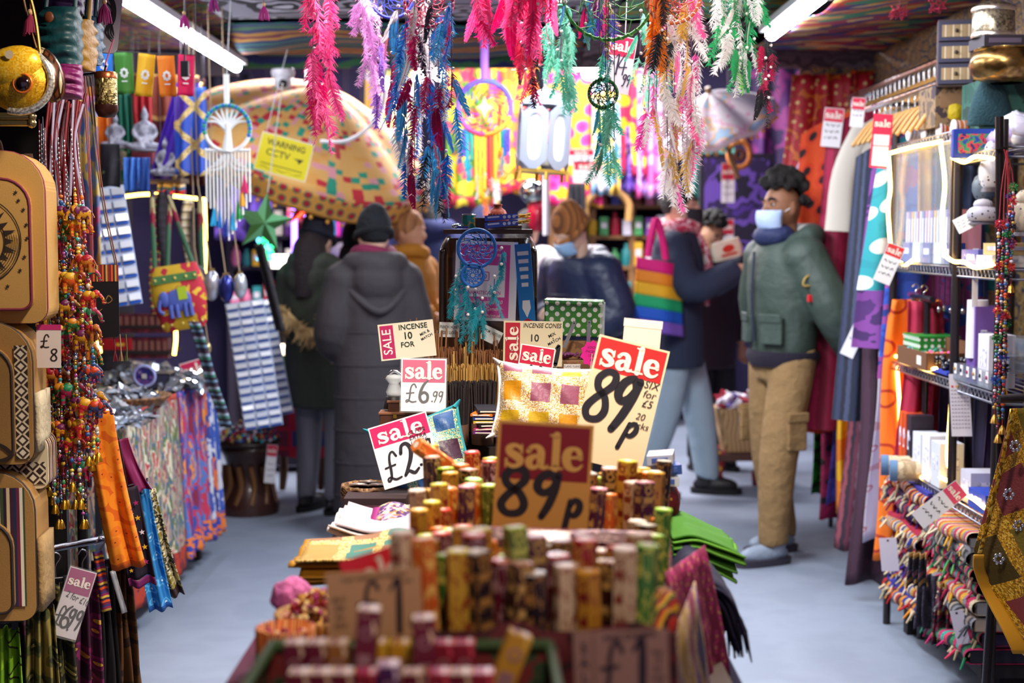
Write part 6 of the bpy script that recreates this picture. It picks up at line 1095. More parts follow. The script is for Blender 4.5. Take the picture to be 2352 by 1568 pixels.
dream('wide hot pink feather dreamcatcher at the top middle', 3.8, [(1165, -50, 80, [pk2, hp], 90, 3, None, pk2), (1185, -60, 105, [hp, pk2], 90, 3, None, pk2), (1210, -60, 95, [pk2], 90, 3, None, hp), (1235, -60, 105, [hp, pk2], 90, 3, None, pk2), (1262, -60, 110, [pk2, hp], 85, 2, 0, hp), (1280, -60, 90, [pk2], 80, 2, 0, None)], [(1225, -70, 70, 'c81470', None)])
dream('black and crimson feather dreamcatcher hanging below the hot pink one', 3.9, [(1198, 60, 165, [bk, 'd80c50'], 62, 2, 1), (1222, 75, 225, ['d80c50', bk], 65, 3, 1), (1240, 90, 215, ['d80c50', bk], 60, 2, None), (1208, 120, 225, [bk, 'd80c50'], 60, 2, 0), (1190, 80, 150, ['d80c50'], 55, 2, 1)])
dream('pale mint feather dreamcatcher right of the black and crimson one', 3.95, [(1262, 40, 170, [mint2, mint], 65, 3, 1, mint), (1290, 10, 210, [mint, mint2], 65, 3, 1, mint2), (1305, 60, 240, [mint2], 75, 3, 1, mint), (1280, 120, 235, [mint2, mint], 65, 2, 1)], [(1288, 35, 22, '2c8a70', None)])
dream('purple, yellow and teal feather dreamcatcher left of the 14.99 sale sign', 3.75, [(1360, -40, 100, ['8a1478', '3c8aa8'], 70, 2, None), (1385, -60, 130, ['d81c8c', yel, '5c2c9c'], 72, 3, None, 'e8b0c0'), (1400, 20, 165, ['c81468', '5c5cc0', yel], 65, 2, None), (1345, 10, 120, ['b80c58', '7ab8b0'], 60, 1, 0)], wire='241830')
dream('mint feather dreamcatcher with a small black and green hoop hanging lowest in the middle', 3.65, [(1392, 120, 250, [mint, '38b8a0'], 70, 2, 1, mint2), (1375, 240, 360, [mint, aq], 62, 2, 0, mint2), (1398, 235, 405, ['7cc8a8', mint], 72, 3, 1, mint2), (1410, 240, 400, ['7cb89c', mint], 75, 2, None, mint2), (1378, 320, 400, ['6cae90'], 62, 2, None)], [(1385, 215, 32, '1c3020', '3c9c4c')], 9, wire='20302a')
dream('large green hoop dreamcatcher with an open green web at the top edge', 3.7, [(1298, 0, 60, ['2c8ad0', '7a2ca8'], 50, 1, 0), (1500, 60, 120, [mint], 50, 1, 1)], [(1398, -15, 104, '3c9c3c', '6cc85c')])
dream('orange and black feather dreamcatcher beside the green hoop', 3.6, [(1520, -40, 165, [orn, bk], 90, 3, 1, None), (1508, -30, 115, [orn, orn], 80, 3, None, None), (1532, 60, 175, [bk, bk], 80, 2, None)], [(1545, -10, 62, 'c85014', 'e8d8c0')])
dream('pale mint feather dreamcatcher behind the orange and black feathers', 3.9, [(1472, 30, 190, [mint2, mint], 62, 2, None, mint2), (1495, 60, 215, [mint, mint2], 60, 2, None), (1520, 150, 255, [mint, mint2], 65, 2, None, mint2), (1484, 150, 250, [mint2], 60, 2, None), (1478, 200, 262, [mint2], 60, 1, 0)])
pw_ = ['f0e8e8', 'f49cc8', 'f0e8e8', yel]
dream('long white, pink and yellow feather dreamcatcher hanging above the tote bag shopper', 3.75, [(1492, 180, 345, [wh, 'f060b0'], 80, 2, None), (1510, 60, 390, pw_, 82, 2, None, wh), (1530, 50, 430, [wh, yel, wh], 85, 2, None, None), (1550, 30, 455, [wh, 'f07cb8', wh, yel], 88, 3, None, wh), (1570, 0, 440, ['f060b0', wh, wh], 85, 2, 1, wh), (1588, -20, 400, [pk2, wh, yel, wh], 85, 3, None, 'f8d0e4'), (1600, -30, 350, ['f060b0', wh], 80, 2, 1, wh), (1595, 300, 410, [wh, yel], 100, 2, 0), (1480, 240, 330, ['f04cb0', wh], 75, 2, None), (1560, 270, 340, ['ec14a0'], 70, 1, 0)], [(1560, 0, 48, 'b01c30', 'e8c050')])
dream('white and emerald feather dreamcatcher beside the right strip light', 3.8, [(1655, -40, 130, [wh, wh, grn], 85, 3, 1, wh), (1678, -40, 150, [grn, wh], 72, 2, None, grn), (1695, -30, 190, [wh, grn], 75, 3, None), (1715, -40, 195, [wh, grn, wh], 80, 3, None, grn), (1732, -20, 170, [wh, grn], 75, 2, 1, wh), (1700, 110, 200, [grn, '7cc850'], 60, 2, None), (1672, 60, 150, [wh], 80, 2, 1, None)], wire='1c6a40')
dream('short black and crimson feather dreamcatcher below the right strip light', 3.7, [(1758, 90, 250, [bk, crm, crm, bk], 62, 2, None), (1770, 110, 215, ['1c2834', crm], 55, 2, 1), (1765, 180, 280, [crm, bk], 50, 2, None)], wire='201828')
# blue dreamcatcher hung in front of the poster
t = dream('blue hoop dreamcatcher with teal feathers hanging in front of the white poster', 3.48, [(1058, 590, 690, [aq], 62, 3, 1, '0c8a98'), (1152, 575, 660, [aq, '0c98a8'], 48, 2, 1), (1136, 640, 735, [aq], 58, 2, None), (1075, 665, 790, [aq, '0c98a8'], 62, 3, 1, '4cc8d0'), (1092, 670, 775, ['0c8a98', aq], 60, 3, None), (1108, 690, 780, [aq], 58, 2, None), (1128, 655, 720, [aq], 50, 1, 0), (1048, 640, 730, [aq, '0c98a8'], 60, 2, 1)], [(1095, 570, 43, '1c6cc8', None), (1086, 632, 25, '1c6cc8', None)], False, 'dreamcatcher on the chest', '1c5ca0')
# rainbow dreamcatcher
Y = 6.2; s = S(Y); t = thing('dreamcatcher', 'rainbow ribbon dreamcatcher with a cream diamond at its centre', 'dreamcatcher', P(1113, 247, Y)); r = 60 * s; ho = None
for k, c in enumerate(('7a5cd8', '6a48c8', '8a58d0', 'd8389c', 'e82c6c', 'f08420', 'f0a030', '7a50c8', '5c4cc0', '6a70d8')): a0 = pi / 2 + k * 2 * pi / 10; MB().tube([(r * math.cos(a0 + q * pi / 30), 0, r * math.sin(a0 + q * pi / 30)) for q in range(7)], .011, 8).build('ribbon_wrap', M(c, .5), t)
wb = MB()
for q in range(14):
 a = 2 * pi * q / 14
 for rr_ in (.95, .75, .55): wb.tube([(r * rr_ * math.cos(a), 0, r * rr_ * math.sin(a)), (r * (rr_ - .2) * math.cos(a + .35), 0, r * (rr_ - .2) * math.sin(a + .35))], .003, 4, q % 3)
wb.build('web', [M('e8b040', .5), M('c82c5c', .5), M('5c4cc0', .5)], t); d = r * .33; MB().prism([(0, d * 1.3), (d * .35, d * .35), (d, 0), (d * .35, -d * .35), (0, -d * 1.3), (-d * .35, -d * .35), (-d, 0), (-d * .35, d * .35)], -.012, -.006).build('centre_diamond', M('f0d898', .6), t); MB().tube([(0, 0, r), (0, 0, 2.42 - t.location.z)], .02, 6, flat=.3).build('hanging_ribbon', M('b070d8', .6), t)
for k, (x, c, y1) in enumerate(((-48, '6a48b8', 360), (-40, '1c8aa8', 390), (-30, '1c9c8a', 370), (-20, 'e0a828', 440), (-10, 'e89c20', 455), (0, 'e0a020', 440), (8, 'c81c30', 430), (16, 'd8481c', 440), (24, 'e8a020', 440), (33, 'd8a828', 350), (38, '148a50', 340), (46, '1c70b8', 360), (54, '5c3cb0', 350))): drape('ribbon', None, None, (x * s, 0, -r * .8), 9 * s, (y1 - 297) * s, M(c, .6), 1, .006, .8, .5, nu=4, nv=14, parent=t)
for k, (x, y, c) in enumerate(((-18, 400, wh), (0, 395, wh), (14, 405, wh), (26, 410, wh), (8, 450, orn), (-2, 455, orn), (-42, 360, aq), (44, 350, aq), (50, 300, '7a58c8'), (-50, 320, '7a58c8'))): feather(t, P(1113 + x, y, Y) - t.location, 60 * s, c, 1)
# silver lantern
Y = 5.6; s = S(Y); t = thing('metal_lantern', 'silver six sided lantern with arched clear panes hanging in the middle', 'lantern', P(1248, 318, Y), (0, .06, .15)); rl = 62 * s; h = 145 * s; fm = M('9498a8', .4, metal=.5)
for k in range(6):
 a = pi / 3 * k - pi / 2 + pi / 6; c = Vector((rl * .866 * math.cos(a), rl * .866 * math.sin(a), 0)); E = (0, 0, a + pi / 2); m = MB().at(c, E); w2 = rl * .5; m2 = MB().at(c, E)
 out = [(-w2, -h / 2), (w2, -h / 2), (w2, h / 2), (-w2, h / 2)]; inn = [(w2 * .55 * math.copysign(abs(math.cos(q)) ** .8, math.cos(q)), h * .36 * math.copysign(abs(math.sin(q)) ** .6, math.sin(q))) for q in [2 * pi * j / 24 for j in range(24)]]
 ring = [(max(-w2, min(w2, 9 * math.cos(q))) if abs(math.cos(q)) * h > abs(math.sin(q)) * 2 * w2 else w2 * math.cos(q) / max(1e-6, abs(math.sin(q))) * h / 2 / w2 * (2 * w2 / h), max(-h / 2, min(h / 2, 9 * math.sin(q))) if abs(math.cos(q)) * h <= abs(math.sin(q)) * 2 * w2 else h / 2 * math.sin(q) / max(1e-6, abs(math.cos(q))) * (2 * w2 / h)) for q in [2 * pi * j / 24 for j in range(24)]]
 m.add([(x, -.004, z) for x, z in ring] + [(x, -.004, z) for x, z in inn], [(j, (j + 1) % 24, 24 + (j + 1) % 24, 24 + j) for j in range(24)]); f = m.build('side_panel', fm, t, solid=.004); m2.prism(inn, .0, .002); m2.build('pane', M('f0f4fa', .05, alpha=.30), f)
MB().lathe([(rl * 1.04, -h / 2 - .012), (rl * 1.04, -h / 2)], 6, ph=pi / 6).build('base', M('c8a048', .35, metal=.8), t, smooth=False); MB().lathe([(rl * 1.04, h / 2), (rl * 1.02, h / 2 + .012), (rl * .5, h / 2 + .05), (rl * .1, h / 2 + .07)], 6, ph=pi / 6).build('roof', fm, t, smooth=False); MB().tube([(0, 0, h / 2 + .06), (0, 0, .55)], .003, 6).build('chain', M('8a8a94', .3, metal=1), t)
for k in range(6): a = pi / 3 * k + pi / 6; MB().tube([(rl * math.cos(a), rl * math.sin(a), -h / 2 - .01), (rl * 1.02 * math.cos(a), rl * 1.02 * math.sin(a), -h / 2 - .04)], .008, 6).build('foot', M('c8a048', .35, metal=.8), t)
MB().lathe([(.03, -h * .42), (.03, -h * .1), (.02, -h * .1)], 16).build('candle', M('f4ecdc', .5), t)
# 14.99 sale sign
def d_14(L, w, h, y):
 letter(L, '£', -.36 * w, y, -.14 * h, .34 * h, sx=.6, fat=.6); letter(L, '1', -.12 * w, y, -.02 * h, .36 * h, fat=.6); letter(L, '4', .12 * w, y, -.0 * h, .34 * h, sx=.9, fat=.8); letter(L, '.', .22 * w, y, -.28 * h, .2 * h); letter(L, '99', .34 * w, y, -.26 * h, .2 * h, sx=.6, fat=.8)
sign('white and crimson sale sign reading 14.99 hanging among the feathers', 1424, 148, 4.0, 62, 128, 10, 'e6e0e8', 'sale', .36, hcol='d0104c', draw=d_14, ink='2c2040', lean=0, gloss=.3, rz=.2)
MB_ = MB().tube([P(1436, 88, 4.0), P(1440, 0, 4.0), Vector((P(1442, 0, 4.0).x, 4.0, 2.40))], .001, 4); tag(MB_.build('sign_string', M('c8c0c8', .5)), 'thin string that holds the 14.99 sale sign', 'string')
# ================================================================== right side of the shop
def right():
 st = M('8a8a94', .3, metal=.9); dkst = M('3a3438', .4, metal=.7)
 led = M('ffd070', .4, emit=9)
 def ledrope(label, pts, r=.0065): tag(MB().tube(pts, r, 8, k=6).build('led_rope', led), label, 'light', 'warm LED ropes')
 # wire shelving
 t = thing('wire_shelving', 'dark metal wire shelving unit lit by LED ropes on the right', 'shelving', (1.64, 4.72, 0))
 for x in (-.22, .22):
  for y in (-.58, -.17, .58):
   zt = 1.80 if y < 0 else 1.84
   m = MB().tube([(x, y, .62 if y == -.17 else 0), (x, y, zt)], .014, 10); m.build('post', dkst, t)
 for z, y0, y1 in ((.62, -.58, .58), (1.0, -.58, .58), (1.365, -.58, .58), (1.72, -.58, -.17), (1.80, -.17, .58)):
  m = MB()
  for x in [(-.22 + .44 * k / 11) for k in range(12)]: m.tube([(x, y0, z), (x, y1, z)], .0026, 4)
  for zz in (z, z - .028): m.tube([(-.22, y0, zz), (.22, y0, zz), (.22, y1, zz), (-.22, y1, zz)], .004, 5, close=True)
  n = int((y1 - y0) / .035)
  for k in range(n): a = y0 + (y1 - y0) * k / n; b = a + (y1 - y0) / n; m.tube([(-.22, a, z), (-.22, (a + b) / 2, z - .028), (-.22, b, z)], .0022, 4)
  m.build('wire_shelf', st, t)
 ledrope('warm LED rope framing the top of the glass cabinet', [P(2042, 352, 5.28), P(2095, 338, 5.0), P(2156, 326, 4.7)]); ledrope('warm LED rope down the far side of the glass cabinet', [P(2040, 352, 5.28), P(2045, 430, 5.28), P(2040, 480, 5.28), P(2046, 575, 5.28)]); ledrope('warm LED rope down the near side of the glass cabinet', [P(2160, 322, 4.66), P(2170, 420, 4.6), P(2164, 500, 4.58), P(2170, 590, 4.58)])
 ledrope('warm LED rope along the edge of the top wire shelf', [P(2188, 362, 4.55), P(2215, 372, 4.45), P(2240, 360, 4.35), P(2280, 364, 4.2)]); ledrope('warm LED rope along the edge of the second wire shelf, near half', [P(2168, 585, 4.57), P(2190, 600, 4.5), P(2215, 602, 4.4), P(2240, 614, 4.3), P(2282, 608, 4.16)]); ledrope('warm LED rope along the edge of the second wire shelf, far half', [P(2066, 602, 5.25), P(2080, 608, 5.15), P(2100, 596, 5.0)])
 ledrope('warm LED rope along the third wire shelf', [P(2058, 818, 5.28), P(2095, 828, 5.05), P(2125, 848, 4.85), P(2150, 846, 4.72)]); ledrope('warm LED rope running down the front post of the shelving', [P(2186, 870, 4.6), P(2182, 960, 4.6), P(2176, 1050, 4.6), P(2188, 1100, 4.55)]); ledrope('warm LED rope looping above the rug pile', [P(2066, 1010, 5.28), P(2068, 1042, 5.25), P(2085, 1078, 5.1), P(2115, 1096, 4.9), P(2140, 1088, 4.8), P(2185, 1108, 4.55)]); ledrope('warm LED rope end over the near corner of the rug pile', [P(2195, 1132, 4.5), P(2230, 1142, 4.35), P(2262, 1166, 4.2)]); ledrope('warm LED rope down the far corner of the lower shelf', [P(2060, 840, 5.28), P(2066, 930, 5.28), P(2066, 985, 5.28)])
 # goods on the shelves
 dk = ['1c2458', '2a1c4c', '14142c', '3a2048', '1c1c34']
 k = 0
 for i in range(16):
  y = 5.2 - i * .034; c = ['c8b8d8', '7a6ab0', 'd8a84c', 'b0c0d8', '9c4c8c', 'e0d4c8', '4c5ca8', 'c88a9c'][i % 8]
  tag(MB().box((0, 0, .09), (.10, .018, .18)).box((-.051, 0, .09), (.001, .012, .13), 1).build('incense_carton', [M(c, .45), M('f0ecf4', .5)], None, (1.49, y, 1.372)), f'slim upright incense carton on the lit cabinet floor, {NTH[i]} from the far end', 'carton', 'slim cartons in the glass cabinet')
 for i in range(5): tag(MB().box((0, 0, .035), (.04, .09, .07)).box((-.021, 0, .04), (.001, .06, .02), 1).build('display_pack', [M(['1c3c98', 'b8c4d8', '1c2c80', 'c0c8d8', '14307c'][i], .4), M('dfe6f4', .5)], None, (1.445, 5.15 - i * .125, 1.372)), f'blue and white incense display pack, {NTH[i]} from the far end at the cabinet front', 'pack', 'display packs in the glass cabinet')
 t = thing('glass_cabinet', 'clear glass cabinet with a lit frame on the second wire shelf', 'cabinet', (1.64, 4.94, 1.372)); MB().box((-.222, 0, .20), (.004, .68, .40)).build('front_pane', M('e8f0f8', .05, alpha=.12), t)
 m = MB()
 for i in range(6): m.tube([(-.16 + .05 * i, .1 - .03 * i, .40), (-.16 + .05 * i, .1 - .03 * i, .2)], .02, 8, flat=.3)
 for y, z in ((-.34, .2), (.34, .2)): MB().box((-.222, y, z), (.012, .012, .42)).build('frame_post', st, t)
 drape('denim_bag', 'grey blue cloth bag hanging inside the glass cabinet', 'bag', (1.58, 5.02, 1.78), .2, .22, M('2c3c5c', .8), 3, .02, 1); drape('yellow_scarf', 'narrow yellow scarf hanging at the far end of the glass cabinet', 'scarf', (1.50, 5.2, 1.79), .05, .38, M('c89a1c', .7), 1, .01)
 # near half: boxes, bags, crystals
 rows = [(1.372, 'second shelf'), (1.007, 'third shelf'), (.627, 'lowest shelf'), (1.727, 'top shelf')]
 defs = [(1.50, 4.42, 0, (.16, .16, .05), '3c4a9c', 'blue and green box of crystals'), (1.48, 4.24, 0, (.15, .14, .035), 'e0dcd8', 'flat white box'), (1.50, 4.24, 0, (.15, .14, .035), 'c8a870', 'flat kraft box on the flat white one'), (1.66, 4.40, 0, (.1, .2, .2), '1c2048', 'dark blue tall carton'), (1.68, 4.22, 0, (.12, .13, .22), '14142c', 'black and blue tall carton'), (1.47, 4.30, 1, (.08, .1, .16), 'd8d4dc', 'white tall carton'), (1.47, 4.42, 1, (.08, .08, .24), '6a4a98', 'violet carton with a white panel'), (1.66, 4.3, 1, (.1, .2, .2), '2c2438', 'dark carton behind the white one'),
  (1.46, 5.16, 2, (.08, .04, .2), 'd8581c', 'orange book'), (1.46, 5.11, 2, (.08, .04, .2), 'c8481c', 'rust book'), (1.46, 5.05, 2, (.08, .05, .2), '2c2030', 'black book'), (1.46, 4.95, 2, (.08, .10, .15), 'd8dce8', 'white patterned carton'), (1.46, 4.84, 2, (.08, .09, .16), 'e4e4ec', 'pale printed carton'), (1.46, 4.73, 2, (.08, .1, .15), 'd0d4e0', 'white carton with grey print'), (1.48, 4.44, 2, (.1, .1, .1), 'c4c4d4', 'clear lidded pale carton'), (1.48, 4.3, 2, (.12, .16, .06), '2440a8', 'blue tray of small packets'), (1.62, 4.3, 2, (.1, .2, .16), '3c1c60', 'purple carton at the back')]
 for x, y, r, d, c, lb in defs:
  z = rows[r][0] + (.036 if 'kraft' in lb else 0); o = tag(MB().box((0, 0, d[2] / 2), d).box((-d[0] / 2 - .0006, 0, d[2] * .55), (.001, d[1] * .6, d[2] * .35), 1).box((0, -d[1] / 2 - .0006, d[2] * .55), (d[0] * .6, .001, d[2] * .3), 1).build('carton', [M(c, .45), PAT('noise', ['e8e8f0', 'a8a8c0', c], 40, 'Object')], None, (x, y, z), bevel=.002), f'{lb} on the {rows[r][1]} of the wire shelving', 'box', 'boxes on the wire shelving')
 for i in range(7): drape('velvet_pouch', f'dark violet cloth hanging at the back of the shelving, {NTH[i]} from the far end', 'cloth', (1.60, 5.2 - i * .1, 1.0), .14, .34, M(dk[i % 5], .8), 2, .012, 1, .6, .3, group='dark cloths hanging in the shelving')
 for i in range(9):
  t = thing('pendant', f'silver pendant on black cord under the second shelf, {NTH[i]} from the far end', 'pendant', (1.50 + .02 * (i % 3), 5.2 - i * .07, 1.338), (0, 0, 0), 'pendants under the second shelf'); MB().tube([(0, 0, 0), (0, 0, -.12)], .0016, 4).build('cord', M('14121a', .6), t); MB().ell((0, 0, -.13), (.008, .006, .011), 8).build('charm', M('c8c8d0', .2, metal=1), t)
 fd = ['6a6a74', 'c8c8d0', '3c3c4c', '8a7a6c']
 for i, (px, py, Y, rx, rz, c, lb) in enumerate(((2252, 395, 4.4, .035, .06, 'd8d8e0', 'white spotted figurine on the second shelf'), (2235, 492, 4.38, .05, .03, 'a8a8b8', 'clear bag of tumbled stones on the second shelf'), (2330, 500, 4.0, .05, .05, 'b8a890', 'round woven box at the right edge of the second shelf'), (2240, 430, 4.5, .04, .05, '5c6c7c', 'grey carved stone head on the second shelf'))):
  t = thing('figurine', lb, 'ornament', P(px, py, Y) + Vector((.03, 0, 0))); MB().ell((0, 0, 0), (rx, rx, rz), 14).ell((0, 0, rz), (rx * .6, rx * .6, rz * .6), 12).build('body', PAT('rings', ['20202c', c, c], 60, 'Object', stops=[0, .2, .5], rnd=.6, rough=.5), t); MB().lathe([(rx * .8, -rz * 1.02), (rx * .7, -rz * .8)], 14).build('foot', M('4c4450', .5), t)
 o = sign('white hand written price card slanting on the second shelf', 2215, 512, 4.4, 42, 36, -28, 'eef2f4', None, hcol=None, draw=lambda L, w, h, y: squig(L, w, h, y, (.2, 0, -.2), .7, .03), gloss=.2, lean=-.2, rz=-.3)
 m = MB()
 for i in range(70): m.ell((R.uniform(-.12, .16), R.uniform(-.14, .14), R.uniform(0, .05)), (R.uniform(.02, .045),) * 2 + (R.uniform(.015, .03),), 6, R.randrange(3), (R.uniform(0, 3), R.uniform(0, 3), 0))
 tag(m.build('crystals', [M('e4e8f0', .2, coat=.5), M('d0ccdc', .2), M('b8a8d8', .25)], None, (1.60, 4.30, 1.75)), 'heap of white and pale violet crystals on the top wire shelf', 'crystals', kind='stuff')
 p = P(2258, 238, 4.55); tag(MB().trunk([(0, 0, -.075, .075, .03), (0, 0, -.04, .07, .045), (0, 0, .02, .055, .04), (0, 0, .06, .035, .03), (0, 0, .075, .01, .01)], 20).build('felt_hat', M('24464e', .9, bump=.5, bs=120), None, p + Vector((.04, .05, .01))), 'dark teal felt cover standing among the crystals', 'cover')
 o = tag(MB().box((0, 0, 0), (.19, .02, .09)).box((0, -.012, 0), (.16, .004, .06), 1).build('picture_box', [M('1c3c9c', .4), PAT('noise', ['1c2c6c', 'c83a4c', '3c8a5c', '2840a0'], 40, 'UV')], None, P(2220, 330, 4.44) + Vector((.05, 0, 0)), bevel=.002), 'blue picture box behind the crystals', 'box')
 # top: bottles lying, chest of drawers, brass pots
 for i, (px, py, c, lb) in enumerate(((2064, 298, 'b8b0c0', 'clear'), (2098, 296, '8a9ab0', 'grey blue'), (2132, 292, 'c8581c', 'orange'), (2165, 288, 'd07030', 'amber'))):
  t = thing('bangle_roll', f'{lb} roll of bangles lying on top of the glass cabinet, {NTH[i]} from the left', 'bangle roll', P(px, py, 5.2 - i * .15) + Vector((.04, 0, 0)), (0, 0, 0), 'bangle rolls on the cabinet'); MB().tube([(0, 0, -.01), (.11, .03, -.01)], .028, 14).build('roll', PAT('stripe', [c, c, 'e0dce8', c], 60, 'Object', rough=.2, coat=.4), t); MB().tube([(-.006, 0, -.01), (0, 0, -.01)], .030, 14).build('end_cap', M('e8e4ec', .3), t)
 p = P(2190, 258, 4.9); t = thing('yarn_roll', 'yellow roll of cord standing beside the teal felt cover', 'roll', p); MB().lathe([(.02, -.03), (.032, -.02), (.032, .02), (.02, .03)], 18).build('cord', M('c8b018', .6, bump=.4), t); MB().lathe([(.022, .03), (.022, .035), (0, .035)], 14).build('cap', M('3c9c6c', .5), t)
 p = P(2195, 122, 4.85); t = thing('chest_of_drawers', 'small brown fabric covered chest of three drawers on top of the shelving', 'chest', p, (0, 0, -.25)); s = S(4.85); w, h = 78 * s, 150 * s
 MB().box((0, .05, 0), (w, .12, h)).build('body', M('4a3c40', .6), t)
 for k in range(3):
  d = MB().box((0, -.016, 0), (w * .96, .02, h * .29)).box((0, -.027, 0), (w * .80, .002, h * .18), 1).build('drawer', [M('3c3c54', .7), PAT('zig', ['a8906c', 'a08862', 'd8c8a8', 'a8906c'], 40, 'Object', stops=[0, .3, .62, .8], rough=.8)], t, (0, 0, h * (.32 - .32 * k))); MB().ell((0, -.034, 0), .007, 8).build('knob', M('3c3028', .4), d)
 p = P(2195, 235, 4.9); tag(MB().box((0, 0, 0), (.15, .2, .14)).box((0, -.101, .02), (.12, .002, .05), 1).build('fabric_box', [PAT('noise', ['5c4c40', '8a7050', '3c3038'], 20, 'Object'), M('8a6a4c', .7)], None, p + Vector((.0, .08, -.015)), bevel=.004), 'patterned box under the small chest of drawers', 'box')
 br = PAT('noise', ['7a5a30', '9c7a44', '5c4424'], 12, 'Object', lin_i=True, rough=.25, metal=.9)
 p = P(2312, 150, 4.5); t = thing('brass_bowl', 'wide dark brass singing bowl on top of the shelving', 'bowl', p); MB().lathe([(.05, -.055), (.10, -.04), (.115, 0), (.105, .04), (.095, .045), (.10, .0), (0, -.03)], 32, caps=False).build('bowl', br, t); MB().lathe([(.095, .046), (.1, .04), (.1, .05)], 32, caps=False).build('rim', M('c8a868', .2, metal=1), t)
 p = P(2282, 48, 4.5); t = thing('metal_pot', 'silver and brass banded pot standing above the brass bowl', 'pot', p); MB().lathe([(.062, -.052), (.066, -.04), (.064, .03), (.05, .05), (.02, .06), (0, .062)], 28).build('pot', PAT('cells', ['8a8474', 'a89c80', '6c6454', 'b8ae94'], 140, 'Object', rough=.3, metal=.8), t)
 for z in (-.046, .034): MB().lathe([(.066, z - .008), (.069, z), (.066, z + .008)], 28, caps=False).build('band', M('d8d0c0', .25, metal=.9), t)
 tag(MB().box((0, 0, 0), (.13, .15, .035)).box((0, -.076, 0), (.1, .002, .015), 1).build('wooden_block', [M('2c2430', .6), M('5c5060', .6)], None, P(2290, 100, 4.5), bevel=.003), 'dark block between the silver pot and the brass bowl', 'block')
 tag(MB().box((0, 0, 0), (.2, .22, .20)).build('green_crate', PAT('noise', ['1c4a40', '2c5c50', '14342c'], 10, 'Object'), None, P(2322, 240, 4.62) + Vector((0, .08, -.02)), bevel=.004), 'dark green crate under the brass bowl', 'crate')
 # green polka box, bead tray, ring boxes
 pk_ = PAT('rings', ['f0f4ee', '1c8430'], 42, 'Object', rnd=0, stops=[0, .33], rough=.4); tag(MB().box((0, 0, .05), (.14, .2, .10)).box((0, 0, .103), (.145, .205, .008)).build('gift_box', pk_, None, (1.50, 5.08, 1.007)), 'green polka dot box on the third shelf', 'box')
 t = thing('bead_tray', 'wooden tray of coloured stones on the third shelf', 'tray', (1.46, 4.94, 1.012), (0, 0, 0)); wd = M('6a4428', .6)
 for c, d in (((0, 0, .004), (.13, .36, .008)), ((-.065, 0, .03), (.008, .36, .06)), ((.065, 0, .05), (.008, .36, .10)), ((0, -.18, .03), (.13, .008, .06)), ((0, .18, .03), (.13, .008, .06)), ((0, 0, .03), (.13, .006, .05))): MB().box(c, d).build('board', wd, t)
 MB().box((-.07, -.1, .03), (.002, .05, .03)).build('paper_label', M('e4e0d8', .6), t); m = MB()
 for i in range(160): y = R.uniform(-.17, .17); m.ell((R.uniform(-.055, .055), y, .04 + R.uniform(-.015, .015)), (.010, .010, .008), 5, int((y + .17) / .07) % 5, (R.uniform(0, 3), 0, 0))
 tag(m.build('tumbled_stones', [M(c, .4) for c in ('d87040', 'e04c8c', '2c8a6c', 'c83c78', '4c8a98')], None, (1.46, 4.94, 1.012)), 'orange, pink and green stones in the wooden tray', 'stones', kind='stuff')
 t = thing('ring_display', 'clear acrylic display of ring cards on the third shelf', 'display', (1.47, 4.33, 1.007))
 for i in range(3): MB().box((-.04 + .05 * i, 0, .03 + .05 * i), (.05, .36, .05)).build('acrylic_step', M('8a94a4', .1, alpha=.45), t)
 for r in range(2):
  for i in range(6): MB().box((-.067 + .05 * r, -.15 + .06 * i, .04 + .05 * r), (.002, .022, .032)).ell((-.07 + .05 * r, -.15 + .06 * i, .04 + .05 * r), (.003, .005, .007), 6, 1).build('ring_card', [M('ece8ec', .5), M(['b03060', '20202c', 'c89a3c'][i % 3], .3)], t)
 t = thing('paper_roll', 'white paper cylinder standing on the third shelf', 'paper', P(2230, 755, 4.42) + Vector((.02, 0, 0))); MB().lathe([(.034, -.09), (.032, .09)], 20).build('roll', M('e4e2ec', .5), t); MB().box((-.02, -.03, .16), (.018, .001, .18)).build('strip', M('dcdce6', .5), t)
 t = thing('black_bowl', 'blue cloth with a heap of black beads on the third shelf', 'beads', (1.47, 4.68, 1.012)); MB().box((0, 0, .006), (.12, .18, .01)).build('cloth', M('2438a0', .7), t); m = MB()
 for i in range(60): m.ell((R.uniform(-.05, .05), R.uniform(-.07, .07), R.uniform(.015, .05)), .011, 6)
 o = m.build('bead_heap', M('14121c', .15, coat=.5), t); o['kind'] = 'stuff'
 def chart(L, w, h, y):
  for r in range(11):
   for c in range(6): L.box(((c - 2.5) * w * .15, y, h * (.24 - .06 * r)), (w * .1, .0004, h * .012))
  squig(L, w, h, y, (.42,), .6, .025)
 o = sign('long white paper chart with small rows of print hanging from the third shelf', 2206, 930, 4.5, 46, 145, -4, 'd8d4dc', None, hcol=None, draw=chart, ink='8a8494', gloss=0, lean=0, rz=-.5, name='paper_chart', cat_='chart')
 m = MB()
 for c in range(4): m.disc((-.022 + .013 * c), -.0018, .06, .004, c, 10)
 m.build('coloured_dots', [M(c, .5) for c in ('e04040', 'e8a020', 'd8d020', 'e06090')], o)
 # sale tags
 nm = lambda tx: (lambda L, w, h, y: squig(L, w, h, y, [.06 - .16 * i for i in range(len(tx) + 1)]))
 sign('tall white and red tag hanging from the second shelf by the LED rope', 2042, 606, 5.0, 40, 92, 22, 'eef0f0', 'sale', .3, hcol='d82c2c', draw=nm(('£6.99', '2 for 10')), lean=0, rz=-.2, gloss=.3)
 sign('red and white sale tag on the crimson robe', 1912, 293, 6.4, 44, 88, 6, 'f0ecf0', 'sale', .35, hcol='e01c48', draw=nm(('£14', '.99')), lean=0, rz=-.15, gloss=.3); sign('red and white sale tag high on the cream robe', 1970, 258, 6.0, 30, 66, 6, 'f0ecf0', 'sale', .4, hcol='d81c44', draw=nm(('£10',)), lean=0, rz=-.15, gloss=.3);
